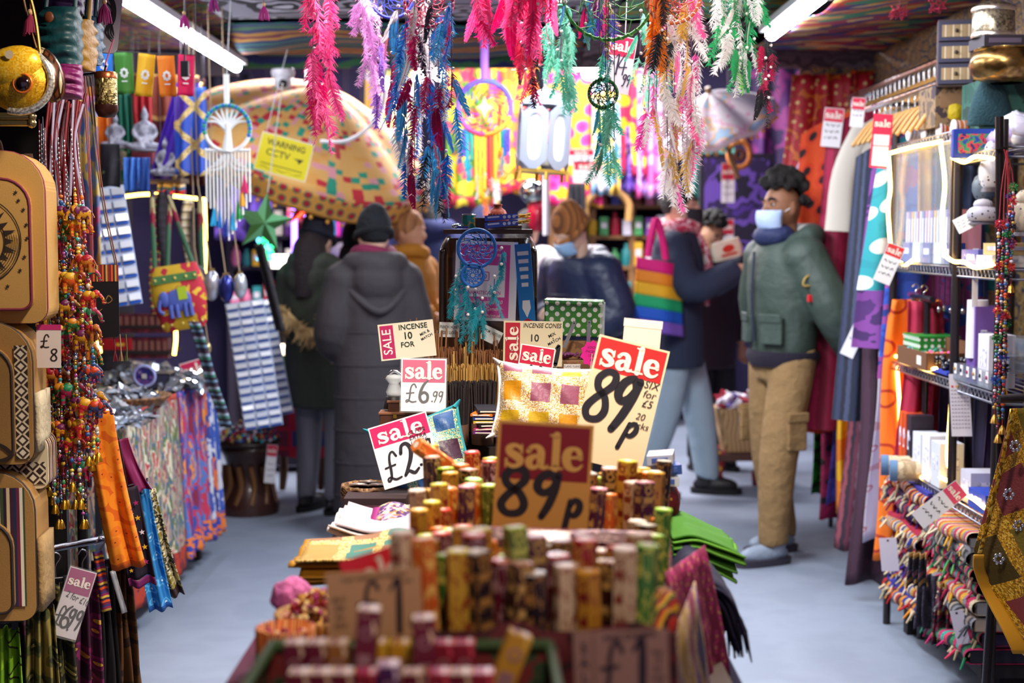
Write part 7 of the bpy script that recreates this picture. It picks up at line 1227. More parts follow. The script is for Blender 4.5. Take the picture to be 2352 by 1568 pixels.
 sign('crimson bordered sale tag at the right end of the robes', 2024, 324, 5.3, 44, 122, 4, 'e01c4c', 'sale', .34, hcol='e01c4c', gloss=.3, lean=0, rz=-.1, draw=lambda L, w, h, y: (L.box((0, y, .02 * h), (w * .8, .0002, h * .2)), L.box((0, y, -.28 * h), (w * .8, .0002, h * .36))), ink='e8e4ec')
 sign('curled white and red sale tag among the lower scarves', 1966, 770, 5.7, 32, 105, 24, 'eceaf0', 'sale', .32, hcol='d01848', lean=0, rz=-.4, gloss=.3, draw=nm(('£8',)))
 sign('slanting white and red sale ticket lying over the rug pile', 2158, 1158, 4.3, 44, 130, 50, 'e8eaf0', 'sale', .3, hcol='d8486c', lean=-.4, rz=-.4, gloss=.4, draw=nm(('£9.99', 'each')))
 for k, (px, py, Y, w, h, cw) in enumerate(((2042, 1273, 4.8, 40, 78, -6), (2205, 1440, 4.3, 30, 80, -14))): o = thing('blank_tag', ['upper', 'lower'][k] + ' blank white card tag hanging from the rag rugs', 'tag', P(px, py, Y), (0, math.radians(cw), -.4), 'blank tags on the rugs'); s = S(Y); MB().box((0, 0, 0), (w * s, .001, h * s)).build('card', M('d4d0e0', .6), o); MB().disc(0, -.001, h * s * .42, .004, 0, 8).build('hole', M('3c3440', .8), o)
 # garment rails
 for k, (x, y0, y1, z, lb) in enumerate(((1.72, 5.6, 7.35, 2.17, 'upper'), (1.50, 4.9, 6.05, 2.0, 'lower'))): tag(MB().tube([(x, y0, z), (x, y1, z)], .014, 10).tube([(x + .0, y0 + .2, z), (2.2, y0 + .2, z)], .01, 8).tube([(x, y1 - .2, z), (2.2, y1 - .2, z)], .01, 8).build('garment_rail', M('b8bcc8', .2, metal=1)), f'{lb} chrome garment rail with wooden hangers', 'rail')
 def hanger(x, y, z, label):
  t = thing('hanger', label, 'hanger', (x, y, z), (0, 0, 0), 'wooden hangers on the rails'); MB().tube([(0, 0, -.06), (0, 0, -.012), (.018, 0, .006), (0, 0, .018), (-.016, 0, .004)], .0028, 5, k=4).build('hook', M('d0d4dc', .2, metal=1), t); MB().tube([(-.09, 0, -.16), (-.04, 0, -.09), (0, 0, -.06), (.04, 0, -.09), (.09, 0, -.16)], .012, 6, k=4, flat=.7).build('arm', M('c89450', .5), t)
 def robe(label, x, y, z, w, L, mat, sleeve=0, rz=0, flare=1.25, folds=3.5):
  t = thing('robe', label, 'garment', (x, y, z), (0, 0, rz), 'robes on the upper rails'); rr_ = R.uniform(0, 6)
  def fn(sd): return lambda u, v: ((u - .5) * w * (.9 + (flare - .9) * v), sd * (.035 + .01 * v) * (1 - (2 * u - 1) ** 2) ** .5 + .022 * math.sin(u * folds * 6.28 + rr_) * (.25 + v), -.02 - .10 * abs(2 * u - 1) ** 1.3 * (1 - v) - L * v)
  MB().grid(fn(-1), 30, 24, 0, w, L).grid(fn(1), 30, 24, 0, w, L).build('body', mat, t)
  for sd in (-1, 1):
   if sleeve: MB().tube([(sd * w * .40, 0, -.11), (sd * (w * .45 + .10 * sleeve), -.01, -.11 - .30 * sleeve), (sd * (w * .45 + .13 * sleeve), -.02, -.14 - .62 * sleeve)], [.05, .05, .06], 12, k=5, flat=.3).build('sleeve', mat, t)
  MB().tube([(-.07, -.03, -.02), (0, -.04, -.10), (.07, -.03, -.02)], .008, 6, k=5).build('neckline', mat, t)
 gar = [('white and gold sari cloth robe at the far end of the upper rail', 1.66, 7.3, .42, 1.5, PAT('noise', ['d8a8b0', 'f0dcc8', 'e0c060', 'c84860', 'e8e0ec'], 6, 'UV', asp=(2, .7, 1)), 0), ('lilac white robe beside the orange paw print one', 1.68, 7.0, .44, 1.35, M('c0b8d8', .8), 1), ('orange red robe printed with black paw marks', 1.56, 6.7, .46, 1.5, PAT('rings', ['1c0c10', '3c1010', 'd83c14', 'e04c18'], 11, 'UV', stops=[0, .14, .22, .4], rnd=.8), 0), ('crimson robe between the orange and cream ones', 1.62, 6.45, .46, 1.45, PAT('stripe', ['8c1238', 'a81c48', '7c0e30'], 14, 'UV', dist=.4), 0), ('cream robe with a long pointed sleeve', 1.70, 6.2, .42, 1.2, M('cfc6ba', .85), .7)]
 for lb, x, y, w, L, m, sl in gar: robe(lb, x, y, 2.06, w, L, m, sl, R.uniform(-.1, .1))
 for i in range(22): hanger(1.72, 5.7 + i * .075, 2.165, f'wooden hanger on the upper rail, {NTH[i]} from the near end')
 gar2 = [('charcoal and navy striped long robe', 1.58, 5.75, .44, 1.16, PAT('stripe', ['1c2438', '2c3450', '181c2c', '3c4460'], 22, 'UV', dist=.2), 0), ('violet robe beside the teal floral one', 1.58, 5.55, .40, .85, PAT('noise', ['4c2468', '7a3c8c', '3c1c58'], 8, 'UV'), 0), ('teal robe printed with white flowers', 1.58, 5.42, .42, .62, PAT('rings', ['d8dcd0', 'c8d0c8', '1c8a94', '18808c'], 9, 'UV', stops=[0, .2, .3, .6]), 0), ('cobalt blue patterned cloth below the teal floral robe', 1.60, 5.36, .36, .95, PAT('noise', ['1c3c9c', '2c50b8', '8c3c8c', '1c3488'], 7, 'UV'), 0)]
 for lb, x, y, w, L, m, sl in gar2: robe(lb, x, y, 1.90, w, L, m, sl)
 for i in range(12): hanger(1.50, 5.0 + i * .085, 1.995, f'wooden hanger on the lower rail, {NTH[i]} from the near end')
 drape('sari', 'red sari with gold dots hanging beyond the robes', 'sari', (1.66, 7.42, 2.3), .42, 1.2, PAT('rings', ['f0d890', 'c02030', 'a81828', 'd8702c'], 16, 'UV', stops=[0, .14, .5, .62], rough=.5), 4, .04, 1.3, .5, .0, -.12); drape('sari', 'crimson and orange shiny sari hanging furthest back on the right', 'sari', (1.95, 7.45, 2.32), .4, 1.0, PAT('noise', ['b01028', 'e0501c', '8c0c28', 'e8a040'], 5, 'UV', asp=(2, .7, 1), rough=.4), 4, .04, 1.2, .5)
 # lower row of scarves
 tag(MB().tube([(1.48, 5.0, 1.24), (1.62, 7.2, 1.24)], .012, 8).tube([(1.49, 5.1, 1.24), (1.49, 5.1, 0)], .012, 8).tube([(1.61, 7.1, 1.24), (1.61, 7.1, 0)], .012, 8).build('garment_rail', M('4c4850', .3, metal=.9)), 'low dark rail that carries the long scarves', 'rail')
 sun = lambda a, b, c: PAT('rings', [a, b, a, c], 5.5, 'UV', stops=[0, .14, .2, .62], rnd=.2, dist=.05)
 low = [('leaf green scarf with dark leaf print', 7.0, .16, 1.05, PAT('noise', ['1c8a30', '2c9c38', '143c1c', '1c7a2c'], 9, 'UV')), ('magenta scarf with black paw print', 6.75, .16, 1.12, PAT('rings', ['240c1c', 'a01450', 'b81c5c'], 12, 'UV', stops=[0, .2, .5])), ('periwinkle blue scarf', 6.5, .15, 1.0, PAT('noise', ['4c40a8', '5c50b8', '3c3490'], 9, 'UV')), ('orange and yellow tie dyed scarf', 6.3, .15, 1.0, PAT('noise', ['d8301c', 'e8801c', 'f0b020', 'c82848'], 3, 'UV')), ('black and white printed scarf', 6.12, .14, .95, PAT('noise', ['2c2c58', 'c8c8d8', '1c1c34'], 14, 'UV')), ('striped maroon and grey long skirt', 5.9, .22, 1.08, PAT('stripe', ['4a1c30', '8a4450', '2c1c2c', '5c2438', '7a6070'], 16, 'UV', dist=.3)), ('aubergine brown long skirt reaching nearly to the floor', 5.62, .22, 1.16, PAT('stripe', ['3a2030', '44283a', '32182a'], 18, 'UV', dist=.3)), ('white scarf with a red sunburst print', 5.5, .16, .96, PAT('rings', ['e8e0e4', 'c07a84', 'dcd4dc', 'c8a0a8'], 9, 'UV', stops=[0, .06, .12, .62])), ('lilac scarf beside the orange one', 5.4, .13, 1.0, PAT('noise', ['8a7cc0', '7464b0', '9a8ccc'], 10, 'UV')), ('bright orange scarf printed with red suns', 5.28, .18, .98, sun('e8700c', 'a82c0c', 'c8480c')), ('crimson scarf at the near end of the low rail', 5.14, .12, .9, M('9c1038', .75))]
 for i, (lb, y, w, L, m) in enumerate(low):
  x = 1.48 + .14 * (y - 5.0) / 2.2; drape('long_scarf', lb + ' hanging on the low rail', 'scarf', (x, y, 1.23), w, L, m, 2.2, .035, 1.55, .5, -.25, 0, .01, 26, 22, 'long scarves on the low rail'); t = thing('clip_hanger', f'metal clip hook on the low rail, {NTH[i]} from the far end', 'hanger', (x, y, 1.25), (0, 0, 0), 'clip hooks on the low rail'); MB().tube([(0, 0, -.02), (0, 0, .01), (.014, 0, .025), (0, 0, .038), (-.012, 0, .026)], .0025, 5, k=3).build('hook', M('d0d0d8', .2, metal=1), t); MB().box((0, 0, -.02), (.03, .012, .014)).build('clip', M('c0c4cc', .25, metal=.8), t)
 # rag rugs
 rug = [['b8141c', 'e0c8a0', '2c2c8c', 'e08a1c', '1c1c24'], ['d8c8a8', 'c82c5c', '8a8a90', 'e0a830', 'c84c30'], ['1c2c80', 'e8d8b0', 'b01c3c', 'd89a20', 'c8b090'], ['c8286c', '2c8a5c', '1c1c2c', 'd8385c', '3cb0a0'], ['4c1c70', '241c2c', 'd8d0b8', '3c2080'], ['e02860', '6cc060', '2c2040', '1c3c38', 'd83c6c'], ['1c2044', 'c8b898', '3a1c48', '8a1c3c'], ['8a8a90', '4c4c54', 'b0a090', '2c2c34']]
 base = thing('rug_stand', 'low dark stand under the pile of rag rugs', 'stand', (1.66, 4.75, 0)); MB().box((0, 0, .14), (.46, 1.0, .04)).build('board', M('1c161a', .8), base)
 for x in (-.18, .18):
  for y in (-.42, .42): MB().box((x, y, .06), (.05, .05, .12)).build('foot', M('1c161a', .8), base)
 z = .165; i = 0
 for lay in range(9):
  for sec, (yc, wy) in enumerate(((4.97, .46), (4.48, .48))):
   if sec == 1 and lay > 7: continue
   th = .046; x0 = 1.385 + R.uniform(-.02, .03); c = rug[(lay * 2 + sec * 3) % 8]; m = MB(); zz = z + lay * .049; prof = []
   for k in range(9): a = pi / 2 + pi * k / 8; prof.append((x0 + th * .48 + th * .48 * math.cos(a), zz + th * .5 + th * .48 * math.sin(a)))
   prof = [(1.86, zz + th * .98)] + prof + [(1.86, zz + th * .02)]; ln = len(prof) - 1
   tiltz = .015 * lay / 9 if sec else -.01
   m.grid(lambda u, v: (prof[int(min(v * ln, ln))][0] + .008 * math.sin(u * 9 + lay), yc - wy / 2 + wy * u, prof[int(min(v * ln, ln))][1] + .006 * math.sin(u * 7 + lay * 2) + tiltz), 24, ln, 0, wy, .5)
   o = m.build('rag_rug', PAT('stripe', c, 9 + lay % 3 * 3, 'UV', dist=.06, rough=.95, bump=.9, bs=160)); tag(o, f'folded striped rag rug, {ORD[min(7, 8 - lay)] if lay else "bottom one"} in the {"far" if sec == 0 else "near"} pile', 'rug', 'folded rag rugs');
   MB().box((x0 + .245, yc, zz + th * .5), (.45, wy * .985, th * .86)).build('inner_fold', M(c[2], .95), o)
   fr = MB()
   for k in range(12):
    y = yc - wy / 2 + wy * R.random(); fr.tube([(x0 + .005, y, zz + .02), (x0 - R.uniform(.0, .025), y + R.uniform(-.02, .02), zz - R.uniform(-.005, .03))], [.0055, .003], 4, k % 4)
   fr.build('fringe', [M(q, .95) for q in (c[0], c[1], 'b8a888', c[3])], o); i += 1
 t = thing('rolled_mat', 'beige rolled woven mat with blue edged ends on top of the rug pile', 'mat', (1.60, 4.9, .625));
 for k, y in enumerate((.16, .04)): MB().tube([(-.26, y, .02 - k * .0), (.2, y - .1, .02)], .036, 14).build('roll', PAT('noise', ['b09a78', '9a8464', 'c4b494'], 30, 'Object'), t); MB().tube([(-.275, y + .003, .02), (-.25, y - .003, .02)], .0375, 14).build('blue_end', M('5a7aa0', .9), t)
 for k, (px, py, lb, c) in enumerate(((2125, 1380, 'grey purple yarn tassel hanging below the far rug pile', '4a4458'), (2160, 1400, 'striped woven band hanging below the near rug pile', '7a2040'), (2230, 1440, 'black fringed woven cloth hanging at the foot of the near rug pile', '1c1a24'), (2095, 1330, 'blue grey cloth tassel at the foot of the far rug pile', '2c2c44'))):
  Y = 4.6 - k * .08; s = S(Y); drape('woven_cloth', lb, 'cloth', P(px, py - 60, Y) + Vector((.02, 0, 0)), [60, 50, 90, 40][k] * s, [130, 150, 110, 80][k] * s, PAT('stripe', [c, '8a5a6c', c, '2c2434', c, 'b08a50'], 12, 'UV', rot=pi / 2, bump=.8, bs=150) if k else M(c, .95, bump=1, bs=90), 3, .03, 1.1, .6, -.5, group='woven cloths below the rugs')
 tag(MB().box((0, 0, 0), (.2, .22, .05)).box((-.101, 0, 0), (.002, .18, .03), 1).build('wooden_case', [M('a89880', .6), M('8a7a64', .6)], None, (1.56, 4.22, .66), (0, 0, .1), bevel=.002), 'pale wooden case on the lowest shelf beside the LED rope', 'case')
 # gold patchwork hanging at the right edge
 gp = PAT('patch', ['4a3c10', '7c1068', '8a3c3c', '5c4c14', '6c0c4c', '3c5c50', '7a6a1c'], 7.5, 'UV', border=['d8a018', 'b88010', 'f0c850', '8a6010'], bw=.13, rot=.62, rough=.4, bump=.2, bs=200)
 t = thing('patchwork_hanging', 'gold trimmed sari patchwork hanging at the right edge of the picture', 'hanging', P(2350, 640, 3.25)); s = S(3.25)
 def edge(v): return -22 - 0 * v - 75 * min(1, v * 1.5) ** 1.2 + (95 * max(0, v - .60) / .4 if v > .6 else 0)
 MB().grid(lambda u, v: ((edge(v) * (1 - u) + 170 * u) * s, .03 * math.sin(u * 7 + v * 3) * (.4 + v) - .02 * u, -(300 + 560 * v) * s - .12 * u * v), 24, 40, 0, .3, .62).build('cloth', gp, t, solid=.003)
 MB().grid(lambda u, v: ((edge(.6 + .4 * v) - 14 + 40 * u * (.6 + .4 * v)) * s, -.012 + .03 * math.sin(v * 5), -(300 + 560 * (.6 + .4 * v)) * s - .004), 6, 20, 0, .06, .2).build('yellow_hem', M('c88c08', .7), t, solid=.004)
 MB().grid(lambda u, v: ((edge(v * .6) - 4 + 9 * u) * s, -.01, -(300 + 560 * v * .6) * s), 3, 20, 0, .01, .3).build('gold_braid', PAT('cells', ['d8a018', 'f0d060', '8a5c10'], 160, 'UV', rough=.3, metal=.6), t, solid=.004)
 m = MB()
 for x, v in ((30, .35), (40, .62), (70, .48), (20, .15)):
  for a in range(6): m.ell(((edge(v) + x + 10 * math.cos(a)) * s, -.02, -(300 + 560 * v + 10 * math.sin(a)) * s), (.005, .003, .005), 6)
 m.build('sequin_flowers', M('d8dce8', .15, metal=.9), t)
 tag(MB().tube([(1.13, 3.28, P(2350, 920, 3.25).z), (1.5, 3.28, P(2350, 900, 3.25).z)], .01, 8).tube([(1.48, 3.28, 0), (1.48, 3.28, 1.2)], .015, 8).tube([(1.48, 3.24, .008), (1.48, 3.32, .008)], .03, 8).build('cloth_stand', dkst), 'dark stand that carries the gold patchwork at the right edge', 'stand')
 # bead strands on the right post
 tag(MB().tube([P(2296, 268, 4.0), P(2298, 1050, 4.0), Vector((P(2298, 0, 4.0).x, 4.0, 0))], .012, 10).tube([P(2288, 345, 3.98), P(2312, 340, 3.98)], .005, 6).build('display_post', M('2c2628', .3, metal=.8)), 'dark perforated post in front of the shelving that carries bead strands', 'post')
 pm = [M(c, .3, coat=.4) for c in ('b01838', 'c89a38', '2c2c58', '2c7a4c', 'd8d4dc', 'e05a20', '7a1840', '3c6ab0', '181820')]
 for i, (px, y1) in enumerate(((2284, 960), (2292, 1005), (2302, 985), (2314, 720), (2322, 660), (2308, 900))):
  s = S(3.92); p = P(px, y1, 3.92 + .02 * (i % 2)); H = (y1 - 345) * s; t = thing('bead_strand', f'pompom and bead strand on the dark post at the right, {NTH[i]} from the left', 'bead strand', p, (0, 0, 0), 'bead strands on the right post'); MB().tube([(0, 0, 0), (0, 0, H * .75), ((2298 - px) * s, 0, H)], .0014, 4, k=4).build('cord', M('a01024', .6), t); m = MB(); z = .03
  while z < H * .74: r = R.uniform(.003, .006); m.ell((R.uniform(-.002, .002), 0, z), (r, r, r), 7, R.randrange(9)); z += r * 1.7
  m.build('beads', pm, t)
  for q in range(5):
   z = H * (.1 + .15 * q) + R.uniform(0, .04); pmm = MB()
   for k in range(36): a, b = R.uniform(0, 6.28), math.asin(R.uniform(-1, 1)); pmm.tube([(0, 0, z), (.014 * math.cos(a) * math.cos(b), .014 * math.sin(a) * math.cos(b), z + .014 * math.sin(b))], .0014, 3)
   pmm.build('pompom', M(R.choice(['b81c30', '1c3c8c', 'c8341c', '1c1c2c', '8a1c50', '2c7a3c']), .85), t)
  MB().lathe([(.012, -.014), (.007, .002), (.002, .01)], 12).build('bell', M('c89a4c', .25, metal=.9), t)
 for px, py, Y, c, lb in ((2066, 22, 4.9, '8c0c2c', 'crimson pompom tassel hanging near the ceiling at the right'), (2150, 6, 4.7, '8c0c2c', 'crimson pompom tassel above the small chest of drawers')):
  p = P(px, py, Y); t = thing('tassel', lb, 'tassel', p, (0, 0, 0), 'ceiling tassels'); m = MB()
  for k in range(60): a, b = R.uniform(0, 6.28), math.asin(R.uniform(-1, 1)); q = Vector(((k % 3 - 1) * .018, 0, -.02 * (k % 2))); m.tube([q, q + Vector((.018 * math.cos(a) * math.cos(b), .018 * math.sin(a) * math.cos(b), .018 * math.sin(b)))], .0018, 3)
  m.build('pompoms', M(c, .85), t); MB().tube([(0, 0, 0), (0, 0, 2.39 - p.z)], .0014, 4).build('cord', M('5a1020', .7), t)
 # tapestries on the right wall above the rails
 tp = PAT('rings', ['b08c54', '6a5240', '9c7c4c', '4c4654', 'a89068'], 13, 'UV', stops=[0, .12, .25, .4, .6], dist=.8)
 tag(MB().grid(lambda u, v: (1.87 + .01 * math.sin(u * 30), 7.44 - 2.3 * u, 2.40 - .30 * v), 30, 8, 0, 2.2, .5).build('tapestry', tp, solid=.003), 'gold and grey tapestry hanging along the right side above the garment rails', 'tapestry'); tag(MB().grid(lambda u, v: (1.5 + .6 * u, 7.5 + .006 * math.sin(u * 20), 2.38 - .32 * v), 20, 8, 0, .6, .4).build('tapestry', tp, solid=.003), 'gold and grey tapestry across the back above the red saris', 'tapestry'); tag(MB().grid(lambda u, v: (2.15 + .01 * math.sin(u * 30), 5.0 - 1.2 * u, 2.36 - .5 * v), 30, 8, 0, 1.2, .5).build('tapestry', PAT('noise', ['5c3a5c', 'c8a060', '3c4c7c', '8a4c3c', 'b8a888'], 7, 'UV', dist=1), solid=.003), 'multicoloured tapestry on the right wall behind the brass pots', 'tapestry')
right()
# ================================================================== people
def hand(m, w, d, side, curl=.5, sc=1.0, nrm=None):
 """palm and five fingers from the wrist w along d; nrm is the palm's outward normal"""
 d = Vector(d).normalized(); nv = Vector(nrm or (0, -1, 0)); nv = (nv - d * nv.dot(d)).normalized(); ac = d.cross(nv) * side
 w = Vector(w); pc = w + d * .05 * sc
 m.tube([w - d * .02, w + d * .02, pc, w + d * .092 * sc], [.025, .028, .036, .034], 10, k=2, flat=.55)
 for k in range(4):
  b = w + d * .088 * sc + ac * (k - 1.5) * .018 * sc; L = (.066, .076, .071, .056)[k] * sc; c = curl * (1 + .1 * k)
  p1 = b + (d * math.cos(c * .6) + nv * math.sin(c * .6)) * L * .45; p2 = p1 + (d * math.cos(c * 1.5) + nv * math.sin(c * 1.5)) * L * .32; p3 = p2 + (d * math.cos(c * 2.2) + nv * math.sin(c * 2.2)) * L * .25
  m.tube([b, p1, p2, p3], [.0105, .0095, .0088, .0075], 8, k=2)
 b = w + d * .03 * sc - ac * .028 * sc; p1 = b + (d * .6 - ac * .7 + nv * .3).normalized() * .035 * sc; p2 = p1 + (d * .85 - ac * .2 + nv * .5).normalized() * .03 * sc; m.tube([b, p1, p2], [.014, .0115, .009], 8, k=2)
def person(label, at, rz, H, skin, arms, top, bottom, shoes=None, legs=(0, 0), head=(0, 0), hair=None, hat=None, mask=None, scarf=None, hood=None, fine=.012, group=None, lean=0, hands=True, quilt=0, extra=None, ear=True):
 """local frame: facing -y, left hand on +x. arms: two (elbow, wrist, finger direction) on -x then +x"""
 t = thing('person', label, 'person', at, (0, 0, rz), group); k = H / 1.72; t.scale = (k, k, k); ln = lambda z: -lean * max(0, z - .95) ** 1.5
 hd = Vector((0, ln(1.6) - .01, 1.60)); E = Euler((head[1], 0, head[0])); hp = lambda x, y, z: hd + (E.to_matrix() @ Vector((x, y, z)))
 m = MB(); m.ell(hd, (.073, .092, .108), 20, 0, E); m.ell(hp(0, -.035, -.06), (.052, .058, .058), 14, 0, E); m.tube([hp(0, -.085, .012), hp(0, -.108, -.022), hp(0, -.088, -.032)], [.010, .016, .011], 8, k=3)
 m.ell(hp(0, -.087, -.062), (.024, .010, .007), 8, 0, E); m.ell(hp(0, -.083, -.073), (.022, .010, .007), 8, 0, E); m.ell(hp(0, -.078, .028), (.05, .018, .012), 10, 0, E)
 for sx in (-1, 1):
  if ear: m.ell(hp(sx * .073, .008, -.01), (.010, .020, .030), 10, 0, (E.x, .0, E.z + sx * .3))
 m.tube([hp(0, .02, -.07), (0, ln(1.42) + .01, 1.42)], [.052, .06], 12); m.trunk([(0, ln(z), z, rx, ry) for z, rx, ry in ((.86, .14, .09), (1.0, .13, .09), (1.15, .13, .09), (1.3, .15, .095), (1.40, .13, .08), (1.45, .05, .05))], 16)
 hips, feet = [], []
 for i, sx in enumerate((-1, 1)):
  el, wr, fd = arms[i]; sh = Vector((sx * .165, ln(1.38) + .01, 1.385)); m.tube([sh, el, wr], [.05, .04, .026], 10, k=4)
  if hands: hand(m, wr, fd, sx, .55)
  lx, ly = legs[i] if isinstance(legs[i], tuple) else (0, legs[i]); h = Vector((sx * .09, 0, .90)); kn = Vector((sx * .10 + lx * .5, ly * .5 - .03, .48)); an = Vector((sx * .10 + lx, ly, .09)); m.tube([h, kn, an], [.075, .052, .036], 10, k=4); m.ell(an + Vector((0, -.06, -.05)), (.035, .10, .035), 10); hips.append((h, kn, an))
 m.build('body', M(skin, .55), t, remesh=fine * .7, smoothit=3)
 if hair or hat is None:
  for sx in (-1, 1): e = MB().ell(hp(sx * .031, -.081, .012), (.0115, .007, .0045), 10, 0, E).build('eye', M('c8c0ba', .3), t); MB().ell(hp(sx * .031 - .001, -.0855, .012), (.0068, .0045, .0052), 8).build('iris', M('1c100c', .1), e); MB().tube([hp(sx * .014, -.092, .032), hp(sx * .032, -.093, .040), hp(sx * .052, -.080, .033)], [.005, .006, .003], 6, k=3).build('eyebrow', M('120c0c', .9), t)
 if hair:
  kind, hc = hair; m = MB(); rs = random.Random(5)
  if kind == 'curly':
   for q in range(300):
    a, b = rs.uniform(0, 6.28), rs.uniform(.0, 1.5); v = Vector((.077 * math.cos(a) * math.cos(b), .094 * math.sin(a) * math.cos(b), .11 * math.sin(b) + .008))
    if v.y < -.05 and v.z < .072: continue
    if v.z < .058 and v.y < .025: continue
    m.ell(hp(*(v * rs.uniform(1.05, 1.38) + Vector((0, .008, .018 if v.z > .05 else 0)))), rs.uniform(.014, .022), 7)
   m.build('hair', M(hc, .7, bump=.8, bs=150), t, remesh=.006)
  else:
   m.ell(hp(0, .014, .022), (.084, .100, .102), 16, 0, E); m.tube([hp(0, .07, .0), hp(0, .10, -.10), hp(0, .10, -.12 if kind == 'short' else -.36)], [.07, .06 if kind == 'short' else .10, .03 if kind == 'short' else .06], 12, k=4) if kind != 'crop' else None
   m.build('hair', M(hc, .6, bump=.8, bs=90), t, remesh=.009, smoothit=2)
 if hat:
  kind, hc, hm = hat; m = MB()
  if kind == 'beanie': m.ell(hp(0, .02, .055), (.092, .112, .115), 20, 0, (E.x - .35, 0, E.z)); m.ell(hp(.0, .05, .12), (.06, .07, .06), 14)
  elif kind == 'hood': m.ell(hp(0, .02, .02), (.098, .118, .135), 18, 0, E); m.tube([hp(0, .05, -.05), (0, ln(1.42) + .02, 1.42)], [.10, .13], 14)
  elif kind == 'wrap': m.ell(hp(0, .022, .03), (.086, .112, .108), 18, 0, (E.x - .3, 0, E.z)); m.ell(hp(0, .07, .05), (.07, .07, .075), 14)
  o = m.build('hat', hm or M(hc, .95, bump=.7, bs=45), t, remesh=.008, smoothit=4)
  if kind == 'beanie': MB().tube([hp(.09 * math.cos(a), .01 + .108 * math.sin(a), .012 + .03 * math.sin(a)) for a in [q * pi / 12 for q in range(24)]], .02, 8, close=True).build('cuff', hm or M(hc, .95, bump=.9, bs=120), o)
 if mask:
  pts = lambda u, v: hp((.078 - .012 * v) * math.sin((u - .5) * 2.7), -.033 - .104 * max(.05, math.cos((u - .5) * 2.6)) ** .85 * (1 - .16 * (2 * v - 1) ** 2 - .12 * v), -.014 - .088 * v)
  o = MB().grid(pts, 16, 10).build('face_mask', M(mask, .7, bump=.3, bs=60), t, solid=.004)
  for sx in (-1, 1): MB().tube([hp(sx * .066, -.04, -.02), hp(sx * .075, .01, .01)], .0022, 5).build('ear_loop', M('e8ecf4', .6), o)
 # coat: (material, hem z, hem radius, collar, bulk, sleeve material)
 mt, hem, hr, bulk = top[:4]; m = MB(); b = bulk
 prof = [(hem, hr, hr * .75)] + [(z, rx + b, ry + b) for z, rx, ry in ((.95, .165 if hem < .85 else .150, .12 if hem < .85 else .105), (1.1, .150, .110), (1.25, .165, .118), (1.36, .165, .105), (1.42, .11, .085), (1.455, .07, .07)) if z > hem + .04]
 m.trunk([(0, ln(z) + .005, z, rx, ry) for z, rx, ry in prof], 24)
 for i, sx in enumerate((-1, 1)):
  el, wr, fd = arms[i]; el, wr = Vector(el), Vector(wr); sh = Vector((sx * .15, ln(1.38) + .01, 1.375)); m.ell(sh, (.07 + b, .075 + b, .06 + b), 14); m.tube([sh, el, wr + (el - wr).normalized() * .02], [.066 + b, .056 + b, .046 + b * .6], 14, k=4)
 if hood: m.tube([(-.10, ln(1.45) - .03, 1.43), (-.12, ln(1.45) + .06, 1.47), (0, ln(1.45) + .13, 1.46), (.12, ln(1.45) + .06, 1.47), (.10, ln(1.45) - .03, 1.43)], [.04, .055, .07, .055, .04], 12, k=4); m.ell((0, ln(1.4) + .13, 1.38), (.13, .07, .11), 14) if hood == 2 else None
 o = m.build('coat', mt, t, remesh=fine, smoothit=4)
 if quilt:
  for z in [hem + .10 + quilt * q for q in range(int((1.3 - hem) / quilt))]:
   f = [q for q in prof if q[0] <= z][-1]; g = ([q for q in prof if q[0] > z] or [prof[-1]])[0]; a = (z - f[0]) / max(.01, g[0] - f[0]); rx, ry = f[1] + (g[1] - f[1]) * a, f[2] + (g[2] - f[2]) * a
   MB().tube([(rx * 1.0 * math.cos(q), ln(z) + .005 + ry * 1.0 * math.sin(q), z) for q in [w_ * pi / 16 for w_ in range(32)]], .004, 5, close=True).build('stitch_line', mt, o)
 if bottom:
  m = MB(); bm, wd = bottom
  for h, kn, an in hips: m.tube([h + Vector((0, 0, .06)), h, kn, an + Vector((0, .0, .05)), an + Vector((0, 0, .0))], [.085, .09 * wd, .078 * wd, .062 * wd, .058 * wd], 16, k=4)
  m.trunk([(0, 0, .82, .13, .11), (0, 0, .92, .155, .12), (0, 0, 1.02, .15, .11)], 20); m.build('trousers', bm, t, remesh=fine, smoothit=3)
 if shoes:
  for h, kn, an in hips:
   m = MB(); m.ell(an + Vector((0, -.05, -.04)), (.046, .13, .045), 16); m.tube([an + Vector((0, .01, .03)), an + Vector((0, .0, -.04))], [.05, .052], 12); s_ = m.build('shoe', M(shoes, .5, bump=.3, bs=40), t, remesh=.008, smoothit=2); MB().trunk([(an.x, an.y - .055, .0, .046, .142), (an.x, an.y - .055, .032, .05, .145)], 20, 0, 2.6).build('sole', M('3a3440' if shoes != '1a1618' else '120f10', .6), s_)
 if scarf:
  m = MB(); m.tube([(.085 * math.cos(a), ln(1.46) + .09 * math.sin(a), (1.515 if hood == 2 else 1.485) + .01 * math.sin(a * 2)) for a in [q * pi / 10 for q in range(20)]], .042, 10, close=True)
  if scarf[1]: m.tube([(.03, ln(1.4) - .10, 1.45), (.05, -.16, 1.30), (.04, -.15, 1.05)], [.04, .05, .04], 10, k=4, flat=.5)
  m.build('scarf', scarf[0], t, remesh=.009, smoothit=2)
 if extra: extra(t, o, ln, hp)
 return t
down = [((-.23, .02, 1.10), (-.24, -.04, .86), (0, -.1, -1)), ((.23, .02, 1.10), (.24, -.04, .86), (0, -.1, -1))]
fold = [((-.24, -.04, 1.12), (-.08, -.24, 1.12), (.8, -.5, 0)), ((.24, -.04, 1.12), (.06, -.26, 1.14), (-.8, -.5, 0))]
